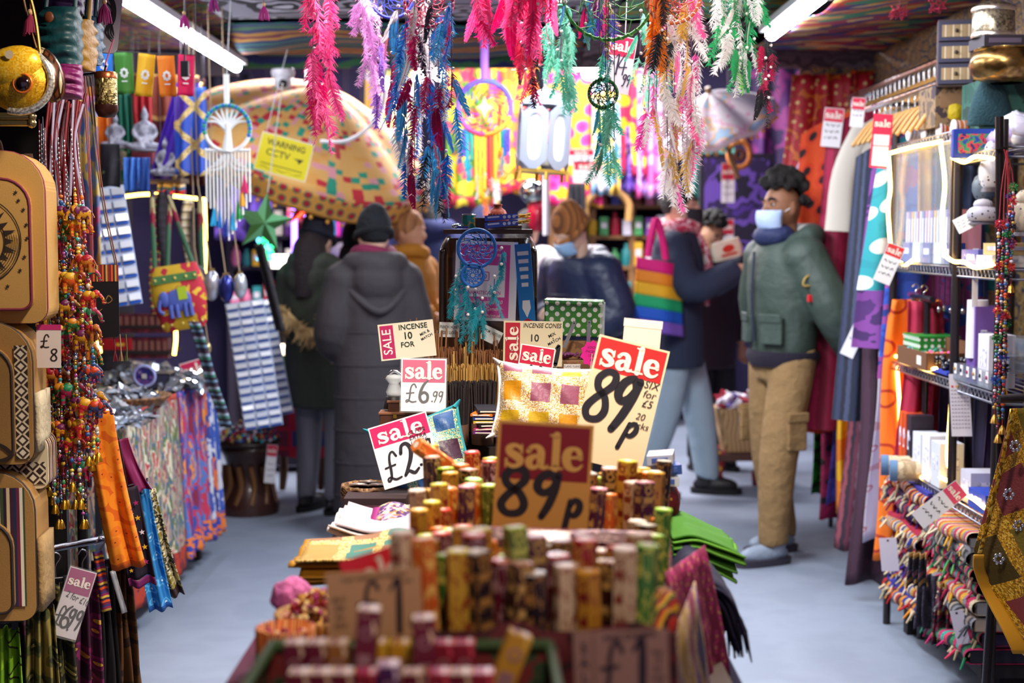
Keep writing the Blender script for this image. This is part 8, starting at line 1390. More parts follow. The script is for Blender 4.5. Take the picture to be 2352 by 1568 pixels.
# man in the green parka: faces left, a little towards the camera; hands behind his back
khaki = M('8a6c44', .85, bump=.9, bs=14); parka = M('38463e', .6, bump=.7, bs=10)
def ex1(t, coat, ln, hp):
 MB().trunk([(0, .005, .885, .168, .138), (0, .005, .93, .19, .158), (0, .005, .955, .185, .15)], 24).build('waistband', M('1c1428', .9, bump=.6, bs=150), coat)
 for z, x in ((1.02, .10), (1.02, -.10)): MB().box((x, -.122, z + .03), (.11, .03, .12), 0, (0, 0, x * 4)).box((x, -.138, z + .085), (.115, .010, .04), 0, (0, 0, x * 4)).build('pocket', parka, coat, bevel=.008)
 p = MB().at((.252, -.03, 1.27), (0, -.10, 0)); p.trunk([(0, 0, 0, .003, .036), (.004, 0, .001, .003, .036)], 20); MB().tube([(.252, -.03 + .04 * math.cos(a), 1.26 + .04 * math.sin(a)) for a in [q * pi / 10 for q in range(11)]] + [(.258, -.075, 1.253), (.258, .015, 1.253)], .005, 6, close=True).build('sleeve_badge', M('a8883c', .6), coat); MB().box((.262, -.035, 1.20), (.012, .032, .03)).build('red_patch', M('d8242c', .6), coat, bevel=.002)
 MB().tube([(0, -.155, 1.40), (0, -.165, 1.2), (0, -.15, 1.0)], .007, 6, k=4).build('zip_placket', M('1c2438', .6), coat);
 for sx in (-1, 1): MB().box((sx * .188, -.045, .60), (.02, .10, .16)).box((sx * .197, -.045, .67), (.014, .11, .045)).build('cargo_pocket', khaki, t, bevel=.008)
 m = MB()
 for sx in (-1, 1): m.ell((sx * .10, -.05 - .12 + .11 * (sx > 0), .10), (.03, .06, .012), 10)
 MB().ell((0, ln(1.45) - .05, 1.47), (.105, .095, .06), 16).build('inner_collar', M('1c2650', .7, bump=.5, bs=30), coat, remesh=.008)
person('man in a dark green parka and khaki cargo trousers facing left on the right aisle', Vector((1.222, 6.42, 0)), -1.15, 1.715, '8a5c42', [((-.26, .05, 1.12), (-.14, .17, .93), (.7, .3, -.5)), ((.27, .09, 1.12), (.22, .24, .93), (-.3, .6, -.8))], (parka, .93, .175, .035), (khaki, 1.12), '8a96a8', ((0, .08), (0, -.10)), (.12, .02), ('curly', '17110f'), None, 'b4c8ec', None, 1, .011, extra=ex1)
# shopper with the rainbow tote, seen from the left, reaching right with a paper bag
def ex2(t, coat, ln, hp):
 pass
navy = M('242e46', .85, bump=.4, bs=12); jeans = M('9aaebc', .85, bump=.6, bs=12)
T2 = person('shopper in a navy coat and pale jeans reaching out a paper bag to the right', Vector((.93, 8.0, 0)), 1.35, 1.76, 'd8a890', [((-.25, -.10, 1.16), (-.18, -.36, 1.27), (0, -1, .3)), ((.23, -.14, 1.17), (.08, -.40, 1.30), (-.2, -1, .3))], (navy, .72, .21, .03), (jeans, 1.15), '1a1618', ((0, .16), (0, -.16)), (-.2, .05), ('crop', '15110f'), None, '20222c', (PAT('noise', ['c8385c', 'e8b8c4', 'b02048', 'f0d8d8'], 22, 'Object'), 1), 0, .012)
w2 = T2.location
t = thing('tote_bag', 'rainbow striped tote bag with pink handles on the shoulder of the navy coat', 'bag', P(1512, 672, 7.72), (0, 0, .35)); s = S(7.72); cols = ['e0107c', 'f08c1c', 'f0b41c', '10a868', '1458c8', '7a58c0']; wb = 130 * s; hb = 165 * s
for k, c in enumerate(cols):
 z1, z0 = hb * (.5 - k / 6), hb * (.5 - (k + 1) / 6)
 MB().grid(lambda u, v: ((u - .5) * (wb * (.84 + .16 * (k + v) / 6)), -.05 * math.sin(pi * u) - .01 + .008 * math.sin(u * 9), z1 + (z0 - z1) * v - .05 * u), 14, 4, 0, wb, .05).grid(lambda u, v: ((u - .5) * (wb * (.84 + .16 * (k + v) / 6)), .03 * math.sin(pi * u), z1 + (z0 - z1) * v - .05 * u), 14, 4).build('canvas_band', M(c, .7), t, solid=.004)
for d in (0, .03): MB().tube([(-wb * .22, -.02 + d, hb * .5), (-wb * .15, -.02 + d, hb * .8), (-wb * .02, .0 + d, hb * 1.02), (wb * .08, -.02 + d, hb * .7), (wb * .12, -.03 + d, hb * .46)], .015, 6, k=5, flat=.35).build('handle', M('d8107c', .7), t)
p = P(1668, 572, 7.85); t = thing('paper_bag', 'cream paper bag with red print held out by the navy coated shopper', 'bag', p, (.2, -.25, .2)); MB().trunk([(0, 0, -.05, .085, .03), (0, 0, 0, .09, .035), (0, 0, .05, .08, .012)], 20, 0, 4).build('bag', M('e8dcc4', .7, bump=.6, bs=20), t); m = MB(); m.disc(0, -.037, .012, .022, 0, 16, 1.6); m.box((0, -.036, -.022), (.09, .001, .012)); m.build('red_print', M('d8342c', .6), t)
# other shoppers
person('curly haired shopper in a dark jacket behind the navy coated shopper', Vector((1.24, 8.9, 0)), .5, 1.58, 'c89878', down, (M('2a1826', .8, bump=.4, bs=14), .7, .2, .04), (M('1c1824', .9), 1.1), '1a1618', (0, 0), (0, .35), ('curly', '14100f'), None, None, None, 0, .014)
person('shopper in a navy puffer jacket and brown knitted hat bending over the goods', Vector((.40, 7.6, 0)), -.75, 1.60, 'd8b098', fold, (M('1c2644', .45, bump=.5, bs=16), .72, .2, .06), (M('14141c', .9), 1.1), '1a1618', (0, 0), (-.25, .55), None, ('beanie', '7a4c28', PAT('stripe', ['8a5428', '6a4024', '9c6434'], 30, 'Object', rot=pi / 2, rough=.95)), '90b4d8', None, 1, .013, lean=.25, quilt=.085)
def ex7(t, coat, ln, hp):
 MB().tube([(-.15, .02, 1.40), (-.14, .10, 1.33), (0, .18, 1.22), (.14, .10, 1.33), (.15, .02, 1.40)], .022, 10, k=5).build('hood_edge', coat.data.materials[0], coat)
grey = M('332e32', .8, bump=.5, bs=9)
person('shopper in a long charcoal coat and black beanie seen from behind', Vector((-.66, 6.8, 0)), pi + .25, 1.57, 'd8b098', [((-.22, .0, 1.10), (-.17, -.16, .98), (.3, -.9, -.2)), ((.22, .0, 1.10), (.17, -.16, .98), (-.3, -.9, -.2))], (grey, .16, .225, .045), None, '1a1618', (0, 0), (.1, .05), None, ('beanie', '10141a', None), None, (M('6c0c38', .85), 0), 2, .013, quilt=.17, extra=ex7)
def ex8(t, coat, ln, hp):
 m = MB(); rs = random.Random(3)
 for q in range(260): a = rs.uniform(-.3, pi + .3); c = Vector((.15 * math.cos(a), .14 + .08 * math.sin(a), 1.14 + .06 * math.sin(a * 2))); m.tube([c, c + Vector((rs.uniform(-.05, .05), rs.uniform(.0, .07), rs.uniform(-.12, .03)))], [.012, .001], 4)
 m.build('fur_trim', M('c8a874', .95), coat)
 for sx in (-1, 1): pass
person('long haired shopper in a navy cap and a dark jacket with a fur trimmed hood', Vector((-1.02, 7.5, 0)), pi - .5, 1.56, 'd8b098', fold, (M('3c4238', .8, bump=.5, bs=12), .62, .2, .05), (M('8a8a94', .9), 1.0), '1a1618', (0, 0), (.1, .15), ('long', '2a2024'), ('beanie', '14162a', M('14162a', .8)), None, None, 2, .014, extra=ex8)
person('shopper in a black hood between the navy cap and the charcoal coat', Vector((-.88, 8.1, 0)), pi - .3, 1.55, 'd8b098', fold, (M('15141c', .85), .6, .2, .05), (M('14141c', .9), 1.1), '1a1618', (0, 0), (.2, .1), None, ('hood', '14141e', None), None, None, 0, .015)
person('shopper in a mustard coat and tan head wrap looking right', Vector((-.56, 7.7, 0)), 1.1, 1.60, 'c89070', fold, (M('b07014', .8, bump=.4, bs=12), .6, .2, .045), (M('2c2430', .9), 1.1), '1a1618', (0, 0), (-.1, .05), None, ('wrap', '9c6438', PAT('stripe', ['a06a40', '8c5a34', 'b07848'], 20, 'Object', rot=pi / 2)), None, (M('b87818', .8), 0), 0, .013)
person('shopper in a white coat with black hair behind the metal lantern', Vector((.10, 9.3, 0)), 2.4, 1.64, 'd8b098', fold, (M('d8d0d0', .85), .55, .22, .045), (M('1c1c24', .9), 1.1), '1a1618', (0, 0), (.1, .2), ('long', '14100f'), None, None, None, 0, .015)
person('tall shopper in a dark blue coat behind the chest, left of the tin', Vector((-.53, 9.3, 0)), pi, 1.78, 'c89878', fold, (M('1c2654', .85), .5, .24, .06), (M('14141c', .9), 1.1), '1a1618', (0, 0), (.1, .1), ('short', '14100f'), None, None, None, 1, .015)
person('shopper in a navy anorak beside the tall one in dark blue', Vector((-.2, 10.15, 0)), 2.6, 1.66, 'c89878', fold, (M('1c2448', .85), .6, .23, .06), (M('14141c', .9), 1.1), '1a1618', (0, 0), (.1, .1), None, ('hood', '1a2040', None), None, None, 0, .016)
person('grey haired shopper far behind the black beanie', Vector((-.98, 9.6, 0)), pi, 1.66, 'd8b8a8', fold, (M('4c444c', .85), .6, .22, .05), (M('24202c', .9), 1.1), '1a1618', (0, 0), (.1, .0), ('short', '6a6468'), None, None, None, 0, .016)
# ================================================================== the far end of the market
def back():
 bx = lambda px, py, Y: P(px, py, Y)
 def hangs(rows, name, cat_, grp, Y):
  for lb, px, py, w, h, m in rows: s = S(Y); hung(drape(name, lb, cat_, P(px, py, Y + R.uniform(-.1, .1)), w * s, h * s, m, 3, .04, 1.1, .4, 0, group=grp, nu=24, nv=14), 3.22 if py > 145 or Y > 8 else 2.4, (-w * s * .45, w * s * .45))
 nz = lambda sc, *c: PAT('noise', list(c), sc, 'UV', rough=.7, dist=.5)
 fl = lambda a, b, c: PAT('rings', [a, b, c], 9, 'UV', stops=[0, .22, .42], rough=.7)
 hangs([('green and yellow leafy hanging at the left of the back wall', 1085, 140, 110, 330, nz(5, '8ca020', 'd8b828', '4c7a1c', 'c03050', 'e8d040')), ('golden hanging with crimson flowers behind the rainbow dreamcatcher', 1180, 140, 110, 300, nz(5, 'e8a818', 'c82848', 'f0c030', 'd86a1c', 'b03078')), ('yellow hanging with magenta flowers right of the metal lantern', 1320, 140, 120, 330, fl('d81c70', 'e83c8c', 'e8a81c')), ('pale blue and gold hanging behind the mint feathers', 1392, 140, 60, 300, nz(6, '9cc0d8', 'e0b850', '6a9cc0', 'd8d0e0')), ('orange hanging with yellow discs behind the 14.99 sale sign', 1450, 150, 70, 250, fl('f0c020', 'f0c020', 'd83058')), ('pink and lilac hanging left of the long white feathers', 1500, 150, 70, 300, nz(5, 'f08cc8', 'c8a0e0', 'e85ca8', 'f0d0e8')), ('violet hanging below the 14.99 sale sign', 1455, 290, 70, 150, nz(6, '5c3cb0', '8c6cd0', '3c2478', 'a890d8')), ('teal hanging at the right of the back wall', 1640, 270, 90, 190, nz(3, '3c8478', '2c6c68', '4c9484')),
  ('lilac and pink hanging behind the hot pink strand', 900, 160, 120, 200, nz(4, 'c8b8f0', 'f0e8a0', 'e8d8f0', 'f0c060')), ('purple cloth hanging behind the green star', 560, 360, 120, 190, nz(4, '3c2478', '5c3ca0', '2c1c5c')), ('crimson patterned hanging above the red star', 720, 400, 110, 110, nz(6, 'd83c6c', 'e87c8c', 'b01c48', 'f0b0b0')), ('ochre cloth hanging behind the shoppers at the left', 815, 430, 50, 130, M('c08c20', .7)), ('white cloth hanging beside the ochre one', 858, 410, 60, 130, M('d8d8d0', .7)), ('rainbow striped bag hanging behind the shoppers', 782, 455, 40, 90, PAT('stripe', ['28b0d8', 'e838a0', '8c4cd0', 'd8d0e0'], 8, 'UV')), ('dark navy cloth at the left edge of the far stalls', 520, 170, 120, 200, M('14122c', .85)), ('dark violet cloth behind the red saris', 1790, 150, 150, 280, nz(4, '4c1c5c', '7c2c6c', '2c1844')), ('black drape at the back between two wooden posts', 1325, 420, 40, 130, M('14121c', .8)), ('second black drape left of the arched board', 1300, 425, 30, 120, M('1c1a24', .8))], 'hanging_cloth', 'cloth', 'cloths on the far stalls', 10.6)
 # bookcases with small goods
 for q, (x0, x1, lb) in enumerate(((1270, 1640, 'wooden shelves of small goods at the back right of the market'), (520, 880, 'dark shelves of small goods at the back left of the market'))):
  Y = 10.9; s = S(Y); zs = [P(0, py, Y).z for py in (700, 610, 540, 470)]; a, b = P(x0, 0, Y).x, P(x1, 0, Y).x; t = thing('shelf_unit', lb, 'shelves', ((a + b) / 2, Y + .15, 0)); w = b - a; wm = M('8a6038' if q == 0 else '2c2434', .6)
  for z in zs + [P(0, 425, Y).z]: MB().box((0, 0, z - .015), (w, .35, .03)).build('board', wm, t)
  for k in range(5): MB().box((-w / 2 + w * k / 4, 0, zs[-1] / 2 + .2), (.05, .34, zs[-1] + .45)).build('post', wm, t)
  for r, z in enumerate(zs):
   for k in range(14):
    h = R.uniform(.10, .19); c = R.choice(['b0203c', 'd8a82c', '3c4ca0', 'd8d4e0', '2c8a8c', '8a4cb0', 'e07aa0', '1c1c2c', 'e8e0d0', '7a3c2c', '4c9c5c']); g = R.choice((0, 0, 1))
    m = MB(); m.box((0, 0, h / 2), (w / 14 * .72, .12, h)).box((0, -.061, h * .55), (w / 14 * .5, .002, h * .3), 1) if g == 0 else m.lathe([(w / 40, 0), (w / 30, h * .3), (w / 34, h * .7), (w / 80, h * .8), (w / 70, h)], 14)
    tag(m.build('gift_box' if g == 0 else 'jar', [M(c, .5), M('e0d8e0', .5)], None, (a + w * (k + .5) / 14, Y - .0, z)), f'small {["box", "jar"][g]} on the {["lowest", "second", "third", "top"][r]} shelf of the {"back right" if q == 0 else "back left"} shelves, {NTH[k]} from the left', 'box' if g == 0 else 'jar', f'small goods on the {"right" if q == 0 else "left"} back shelves')
 p = P(1395, 470, 10.6); tag(MB().tube([(-.16, 0, -.12), (-.15, 0, .02), (0, 0, .12), (.15, 0, .02), (.16, 0, -.12)], .03, 8, k=5).build('arched_board', M('a87c44', .6), None, p), 'curved pale wooden arch at the back of the market', 'arch')
 # parasols
 def parasol(label, px, py, Y, r, h, mats, tilt, skirt, pole=True):
  t = thing('parasol', label, 'parasol', P(px, py, Y), tilt); n = 8
  def fn(u, v): a = 2 * pi * u; q = (1 - .06 * (1 - abs(math.cos(a * n / 2)))) ; return (r * v * q * math.cos(a), r * v * q * math.sin(a), h * (1 - v ** 1.5) + .03 * abs(math.cos(a * n / 2)) * v)
  MB().grid(fn, 64, 16, 0, 6.28 * r * .5, r).build('canopy', mats[0], t, solid=.003)
  if skirt: MB().grid(lambda u, v: (lambda c: (c[0] * (1 - .02 * v), c[1] * (1 - .02 * v), c[2] - skirt * v))(fn(u, 1)), 64, 6, 0, 6.28 * r, skirt).build('valance', mats[1], t, solid=.003)
  for k in range(n): a = 2 * pi * k / n; MB().tube([(0, 0, h - .01), (r * .5 * math.cos(a), r * .5 * math.sin(a), h * .62), (r * math.cos(a), r * math.sin(a), .01)], .006, 5).build('rib', M('8a7a60', .5), t)
  MB().tube([(0, 0, h + .04), (0, 0, -.35)], .016, 8).build('pole', M('a08050', .5), t)
  m = MB()
  for k in range(48): a = 2 * pi * k / 48; c = fn(k / 48, 1); m.ell((c[0], c[1], c[2] - skirt - .01), .012, 6)
  m.build('bobble_fringe', M('e8a848', .8), t); return t
 dots = PAT('rings', ['c02030', 'c02030', 'e8b468'], 13, 'UV', rnd=.3, stops=[0, .16, .27]); dots2 = PAT('rings', ['b81c34', '2c7a5c', 'e0a44c'], 15, 'UV', rnd=.25, stops=[0, .24, .34])
 cn = PAT('cells', ['e8b468', 'e8b468', 'c8303c', 'e8a858', '2c9c80', 'e8b468', 'e8a0a8', 'e8b468'], 34, 'UV', rnd=.3)
 parasol('large yellow parasol with red and green dots hanging tilted behind the hot pink strand', 705, 340, 7.95, .74, .36, (cn, dots2), (.40, .30, .2), .12)
 parasol('white parasol printed in pastel colours behind the green and white feathers', 1655, 290, 8.7, .36, .22, (PAT('noise', ['f0ecf4', 'f0ecf4', 'f0a0c8', 'f0ecf4', 'f0c088', 'a8d0f0'], 7, 'UV', stops=[0, .5, .56, .62, .7, .78]), M('f0ecf4', .7)), (.35, -.4, 0), .03)
 t = thing('umbrella', 'maroon umbrella hanging open behind the blue feathers', 'umbrella', P(905, 425, 8.9), (.5, .3, 0)); MB().grid(lambda u, v: (.26 * v * math.cos(6.283 * u), .26 * v * math.sin(6.283 * u), .12 * (1 - v * v)), 32, 8).build('canopy', M('7a0c38', .5), t, solid=.002); MB().tube([(0, 0, .14), (0, 0, -.2)], .008, 6).build('shaft', M('2c2024', .4), t)
 # tree of life
 Y = 5.6; s = S(Y); c0 = P(522, 295, Y); t = thing('tree_of_life', 'white tree of life dreamcatcher with blue edging and a white string fringe', 'dreamcatcher', c0); wm = M('f0f0ec', .8); r = 52 * s
 MB().tube([(r * math.cos(a), 0, r * math.sin(a)) for a in [k * pi / 18 for k in range(36)]], .008, 8, close=True).build('hoop', wm, t)
 m = MB()
 for k in range(26): a = -.3 + k * .145; m.ell((r * math.cos(a), -.006, r * math.sin(a)), .009, 6, k % 2)
 m.build('bead_edging', [M('1c6cc0', .4), M('1c9c80', .4)], t); m = MB(); m.tube([(0, 0, -r), (.003, 0, -.2 * r), (0, 0, .2 * r)], [.022, .013, .012], 8, k=3)
 for a in (-1.25, -.95, -.6, -.3, 0, .3, .6, .95, 1.25): m.tube([(0, 0, -.1 * r), (.45 * r * math.sin(a), 0, .2 * r + .2 * r * math.cos(a)), (.95 * r * math.sin(a), 0, .95 * r * math.cos(a))], [.010, .006, .004], 6, k=3)
 m.build('tree', wm, t); m = MB()
 for k in range(13): x = (k - 6) / 6 * r * .95; m.tube([(x, 0, -r * .85), (x, .0, -r * .85 - (1.2 - abs(k - 6) / 12) * .30)], .004, 5); m.tube([(0, 0, -r * .95), (x, 0, -r * 1.9)], .002, 4)
 m.tube([(-r, 0, -r * .95), (r, 0, -r * .95)], .006, 6); m.build('string_fringe', wm, t); MB().tube([(0, 0, r), (0, 0, r + .09), (.0, 0, r + .12)], .011, 8).build('wrapped_loop', wm, t); MB().tube([(0, 0, r + .1), (.02, 0, 2.38 - c0.z)], .0016, 4).build('thread', M('d8d8d8', .6), t)
 for k, (x, y, c) in enumerate(((505, 500, '1c70c0'), (520, 520, '1c3c9c'), (535, 505, '1ca0c8'), (548, 480, '1c9040'), (556, 450, 'e8a020'), (562, 420, 'e03070'), (492, 495, '24a0d0'))): q = P(x, y, Y) - c0; m = MB(); [m.tube([q + Vector((0, 0, .03)), q + Vector((R.uniform(-.012, .012), R.uniform(-.012, .012), -.04))], .004, 4) for _ in range(9)]; m.build('tassel', M(c, .7), t)
 # stars, lamps
 def star(label, px, py, Y, r, c1, c2, lit=None):
  t = thing('star_lantern', label, 'lantern', P(px, py, Y), (.0, .15, .3)); m = MB(); pts = [((r if k % 2 == 0 else r * .42) * math.sin(k * pi / 5), (r if k % 2 == 0 else r * .42) * math.cos(k * pi / 5)) for k in range(10)]
  for sd in (-1, 1): m.add([(x, 0, z) for x, z in pts] + [(0, sd * r * .32, 0)], [(k, (k + 1) % 10, 10) for k in range(10)], [k % 2 for k in range(10)])
  m.build('paper_body', [M(c1, .5), M(c2, .5)], t); MB().tube([(0, 0, r), (0, 0, r + .5)], .003, 5).build('cord', M('c8c0b0', .6), t)
  if lit:
   m = MB()
   for k in range(5):
    for j in range(6): a, f = k * 2 * pi / 5, .25 + j * .12; m.ell((r * f * math.sin(a) + .012, -r * .30 * (1 - f) - .012, r * f * math.cos(a)), .0075, 6)
   m.build('fairy_lights', M('ff5030', .4, emit=6), t)
 star('green paper star lantern hanging at the left beyond the tree of life', 605, 512, 6.5, .14, '2c5a28', '5c9c6c'); star('red star lantern dotted with small lights', 705, 470, 8.3, .15, 'c02c24', 'e0503c', True)
 for k, (px, y0, y1, c) in enumerate(((676, 480, 660, '6a4cff'), (706, 470, 640, '9a8cff'))): tag(MB().tube([P(px, y0, 9.3), P(px, y1, 9.3)], .018, 10).tube([P(px, y0, 9.3), Vector((P(px, y0, 9.3).x, 9.3, 3.22))], .004, 5, 1).box(P(px, y1, 9.3), (.05, .05, .04), 1).build('tube_lamp', [M(c, .4, emit=14), M('d8d8e0', .4)]), f'{["left", "right"][k]} upright violet tube lamp behind the red star', 'lamp', 'violet tube lamps')
 for k, (px, py) in enumerate(((1180, 142), (1326, 147), (1352, 168), (1372, 166), (1452, 140), (1470, 142), (1010, 170), (880, 190), (960, 175))):
  p = P(px, py, 9.6); t = thing('bulb', f'bright round bulb above the far stalls, {NTH[k]} in the row', 'lamp', p, (0, 0, 0), 'bulbs over the far stalls'); MB().ell((0, 0, 0), .045, 14).build('glass', M('fff2e0', .3, emit=22), t); MB().tube([(0, 0, .04), (0, 0, .09)], .018, 8).build('cap', M('b8b8c0', .3, metal=.8), t); MB().tube([(0, 0, .08), (0, 0, 3.21 - p.z)], .004, 5).build('flex', M('14121c', .6), t)
 for k in range(18): px, py = 735 + (k % 6) * 12 + R.uniform(-3, 3), 405 + (k // 6) * 13 + R.uniform(-3, 3); tag(MB().ell((0, 0, 0), .017, 8).tube([(0, 0, .01), (0, 0, .06)], .003, 4).build('silver_light', M('f4f8ff', .2, emit=3), None, P(px, py, 8.6)), 'small silver fairy light in the cluster above the red star', 'lamp', 'silver fairy lights')
 for k in range(16): px, py = 594 + (k % 4) * 10, 552 + (k // 4) * 14; tag(MB().ell((0, 0, 0), .013, 8).tube([(0, 0, .01), (0, 0, .05)], .003, 4).build('green_light', M('30e080' if k % 3 else '60d0ff', .2, emit=3), None, P(px, py, 7.6)), 'small green or blue fairy light below the green star', 'lamp', 'green fairy lights')
 t = thing('lit_display', 'bright lit white counter display behind the packet sheets', 'display', P(665, 818, 8.9)); MB().box((0, 0, 0), (.42, .2, .14)).build('light_box', M('fff0d0', .4, emit=3), t, bevel=.01); MB().box((0, 0, -.37), (.46, .24, .60)).build('cabinet', M('2c2434', .6), t)
 t = thing('lit_screen', 'small lit screen above the counter at the left', 'screen', P(652, 600, 9.4)); MB().box((0, 0, 0), (.17, .03, .10)).build('frame', M('14121c', .4), t); MB().box((0, .02, -.66), (.03, .02, 1.28)).build('stand', M('14121c', .5), t); MB().box((0, -.016, 0), (.16, .002, .09)).build('screen', M('fff4d8', .4, emit=4), t)
 # CCTV camera, sign, cable
 p = P(650, 178, 7.35); t = thing('cctv_camera', 'white dome security camera under the ceiling edge', 'camera', p); MB().lathe([(.058, .04), (.062, .025), (.055, .0), (.03, -.01)], 20).build('mount', M('e8e4ec', .4), t); e = MB().ell((0, -.01, -.02), .046, 18).build('eyeball', M('dcd8e0', .4), t); MB().ell((.006, -.048, -.035), (.026, .014, .022), 14).build('lens', M('14121c', .1), e)
 def cc(L, w, h, y):
  text(L, 'WARNING', 0, y, .28 * h, .22 * h, bold=.02, sx=.95); text(L, 'CCTV', -.12 * w, y, .02 * h, .24 * h, bold=.015); squig(L, w, h, y, (-.38,), .8, .012)
  L.box((0, y, -.28 * h), (w * .8, .0004, h * .02)); L.prism([(.18 * w, .02 * h), (.38 * w, .04 * h), (.30 * w, -.10 * h), (.27 * w, -.02 * h)], y, y + .0003)
 s_ = sign('yellow security camera warning sign hanging tilted below the parasol', 652, 360, 6.9, 122, 88, 15, 'f0ecd8', None, hcol=None, draw=cc, ink='3c3418', gloss=.3, lean=0, name='warning_sign'); MB().box((0, -.0008, 0), (118 * S(6.9), .001, 84 * S(6.9))).build('yellow_panel', M('e8d81c', .4), s_)
 for k, (a, b) in enumerate(((-.11, .08), (.10, .05))): MB().tube([(a, 0, .07), (a, 0, .5)], .002, 4).build('cord', M('c8c8c8', .6), s_)
 tag(MB().tube([P(735, 325, 7.2), P(800, 322, 7.2), P(860, 280, 7.2), P(880, 230, 7.3), P(884, 160, 7.4)], .009, 8, k=6).build('white_cable', M('e8e8ec', .5)), 'white cable looping in front of the yellow parasol', 'cable')
 # bags and basket in the aisles
 drape('flag_bag', 'green and yellow flag bag hanging at the left of the aisle', 'bag', P(652, 815, 8.0), 50 * S(8), 100 * S(8), PAT('rings', ['1c3ca0', 'e8c81c', '1c8a3c'], 6, 'UV', stops=[0, .2, .4]), 2, .02); drape('teal_bag', 'plain turquoise bag beside the green and yellow flag bag', 'bag', P(696, 818, 8.0), 36 * S(8), 95 * S(8), M('18a888', .7), 2, .02)
 t = thing('low_rack', 'red wooden rack with patchwork bags at the end of the left aisle', 'rack', P(690, 930, 8.1)); MB().box((0, 0, 0), (.26, .2, .03)).build('top', M('7a3428', .6), t)
 for x in (-.11, .11): MB().tube([(x, 0, 0), (x + .01, 0, -.35), (x, 0, -.50 + .01)], [.02, .025, .018], 8, k=3).build('leg', M('5c3a1c', .5), t)
 for k in range(2):
  q = MB().prism([(-.08, 0), (.08, 0), (.10, -.15), (.06, -.28), (-.08, -.26)], -.03, .03); o = q.build('patchwork_bag', PAT('patch', ['3c3c7c', '7a2440', 'c8283c', '2c5c7c'], 9, 'UV', border='c81c3c', bw=.09), None, P(668 + k * 48, 938, 7.95), bevel=.008); tag(o, f'{["left", "right"][k]} red edged patchwork bag hanging on the red rack', 'bag', 'patchwork bags on the red rack')
 p = P(1697, 985, 8.2); t = thing('wicker_basket', 'square wicker basket of packets on a painted stool behind the man in the parka', 'basket', p); MB().trunk([(0, 0, -.12, .10, .10), (0, 0, .10, .14, .13), (0, 0, .13, .145, .135)], 28, 0, 5).build('body', PAT('zig', ['a8845c', 'c09c70', '8a6a44'], 40, 'Object', rough=.8), t); MB().box((.02, -.14, .07), (.08, .002, .03)).build('label', M('d0c0e0', .6), t); m = MB()
 for k in range(70): m.box((R.uniform(-.12, .12), R.uniform(-.1, .1), .13 + R.uniform(0, .07)), (.05, .04, .012), R.randrange(4), (R.uniform(-.8, .8), R.uniform(-.8, .8), R.uniform(0, 3)))
 tag(m.build('packets', [M(c, .2, coat=.4) for c in ('d8d8e4', 'b83c4c', '7a6ab0', 'e8e0e8')], None, p), 'glossy packets heaped in the square wicker basket', 'packets', kind='stuff')
 t = thing('painted_stool', 'stool with red and yellow painted legs under the wicker basket', 'stool', (p.x, p.y, 0)); zt = p.z - .125; MB().box((0, 0, zt - .02), (.34, .3, .04)).build('seat', M('4c2c24', .6), t)
 for x in (-.13, .13):
  for y in (-.11, .11): MB().lathe([(.03, 0), (.035, .08), (.02, .1), (.035, .16), (.035, .24), (.02, zt - .08), (.03, zt - .04)], 12).build('leg', PAT('stripe', ['8a1424', 'c89a1c', '5c1030', 'a8303c'], 7, 'Object', rot=0, asp=(0, 0, 1), dist=0) if False else PAT('cells', ['8a1424', 'c89a1c', '5c1030'], 12, 'Object'), t, (x, y, 0))
 tag(MB().box((0, 0, .06), (.12, .2, .12)).box((0, -.101, .07), (.1, .002, .03), 1).build('white_carton', [M('a8b4c8', .5), M('6a80a0', .5)], None, (1.53, 8.3, 0)), 'pale carton standing on the floor beside the painted stool', 'box')
 # pole, ball, sale signs, bunting
 tag(MB().tube([P(1255, 400, 8.8), P(1255, 540, 8.8)], .022, 10).tube([P(1255, 400, 8.8), Vector((P(1255, 0, 8.8).x, 8.8, 3.2))], .01, 8).build('white_pole', M('e8e8f0', .4)), 'white pole hanging below the metal lantern', 'pole')
 o = tag(MB().ell((0, 0, 0), .085, 20).tube([(0, 0, .08), (0, 0, .5)], .003, 4).build('mirror_ball', M('b8c0b8', .1, metal=1), None, P(1222, 440, 9.2)), 'silver mirror ball hanging below the metal lantern', 'ornament'); t = thing('red_lantern', 'dark red glass lantern hanging left of the white pole', 'lantern', P(1232, 492, 9.2)); MB().lathe([(.03, -.11), (.06, -.05), (.055, .06), (.025, .11)], 18).build('glass', M('9c1030', .15, coat=.6), t); MB().lathe([(.03, .11), (.01, .15)], 12).build('cap', M('7a6a40', .3, metal=.8), t)
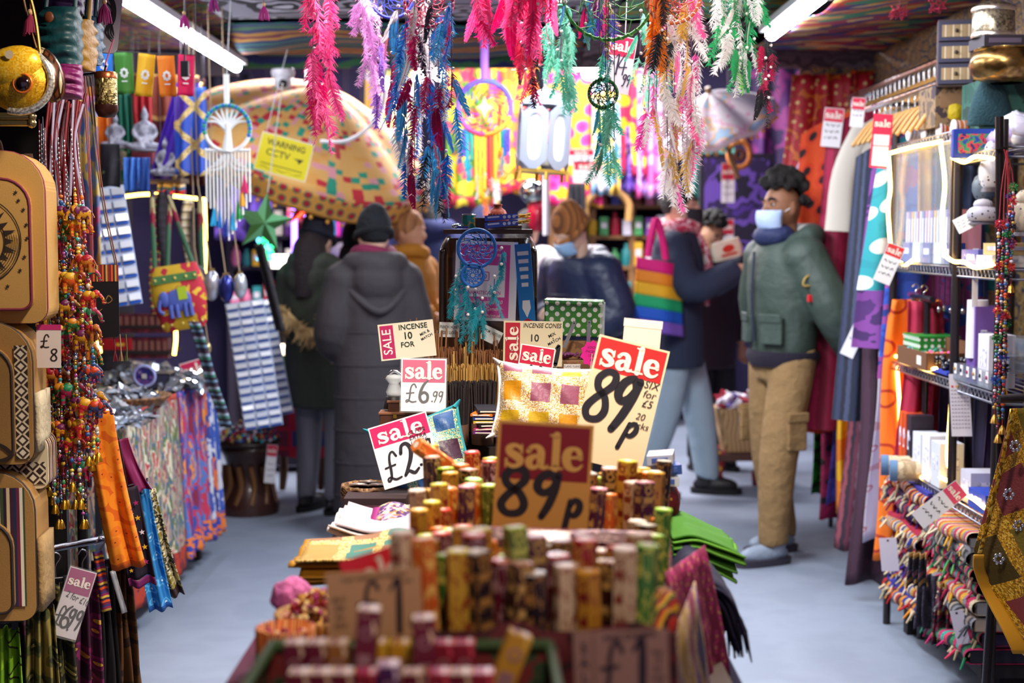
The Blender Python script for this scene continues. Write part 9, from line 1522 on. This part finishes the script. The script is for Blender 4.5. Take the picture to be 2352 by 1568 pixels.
 for k, (px, py, w, h, tx) in enumerate(((1672, 420, 30, 90, '£8'), (1668, 545, 34, 84, '£10'), (1335, 360, 60, 36, '£5'), (1350, 395, 66, 48, '50%'))): sign(['upper red and white sale sign on the dark stall behind the parka', 'lower red and white sale sign on the dark stall behind the parka', 'small crimson sale sign right of the metal lantern', 'white sale sign right of the metal lantern foot'][k], px, py, 9.6, w, h, 0, 'f0ecf0', 'sale', .42, hcol='c81c3c', lean=0, gloss=.2, draw=lambda L, w, h, y, tx=tx: squig(L, w, h, y, (-.1, -.28))); hung(bpy.context.scene.objects[-1].parent or bpy.context.scene.objects[-1], 3.22)
 tag(MB().box((0, 0, 0), (.50, .06, .75)).box((-.22, 0, -1.0), (.05, .05, 1.30)).box((.22, 0, -1.0), (.05, .05, 1.30)).box((0, -.032, .0), (.44, .004, .68), 1).build('stall_panel', [M('1c1628', .8), nz(5, '4c2c8c', '2c1c4c', '6c4cb0', '1c1430')], None, P(1690, 480, 9.75)), 'dark stall panel with violet cloth behind the sale signs', 'panel')
 for k in range(9):
  px, py = 1640 + k * 14, 318 - k * 7; c = ['e83c9c', 'f0b020', '3c5cc0', 'd83040', '30a070'][k % 5]; tag(MB().prism([(-.02, 0), (.02, 0), (.0, -.07)], -.001, .001).tube([(-.03, 0, 0), (.03, 0, .012)], .002, 4).build('bunting_flag', M(c, .7), None, P(px, py, 8.9), (0, -.3, 0)), f'{["pink", "yellow", "blue", "red", "green"][k % 5]} bunting flag below the white parasol, {NTH[k]} from the left', 'flag', 'bunting below the white parasol')
 t = hung(thing('woven_ring', 'round orange woven ring on the dark stall above the sale signs', 'ornament', P(1698, 355, 9.4)), 3.22); MB().tube([(.07 * math.cos(a), 0, .085 * math.sin(a)) for a in [k * pi / 10 for k in range(20)]], .018, 8, close=True).build('ring', M('d8843c', .7), t); MB().tube([(.025 * math.cos(a), 0, .03 * math.sin(a)) for a in [k * pi / 8 for k in range(16)]], .014, 8, close=True).build('inner_ring', M('6a3c2c', .7), t)
 tag(MB().grid(lambda u, v: P(585 + 20 * u + 50 * v, 560 + 200 * v, 6.6) + Vector((0, .03 * math.sin(u * 6), 0)), 6, 20, 0, .06, .4).build('black_strap', M('16141e', .8, bump=.6, bs=40), solid=.008), 'black ruffled strap hanging beside the leaning packet sheet', 'strap')
back()
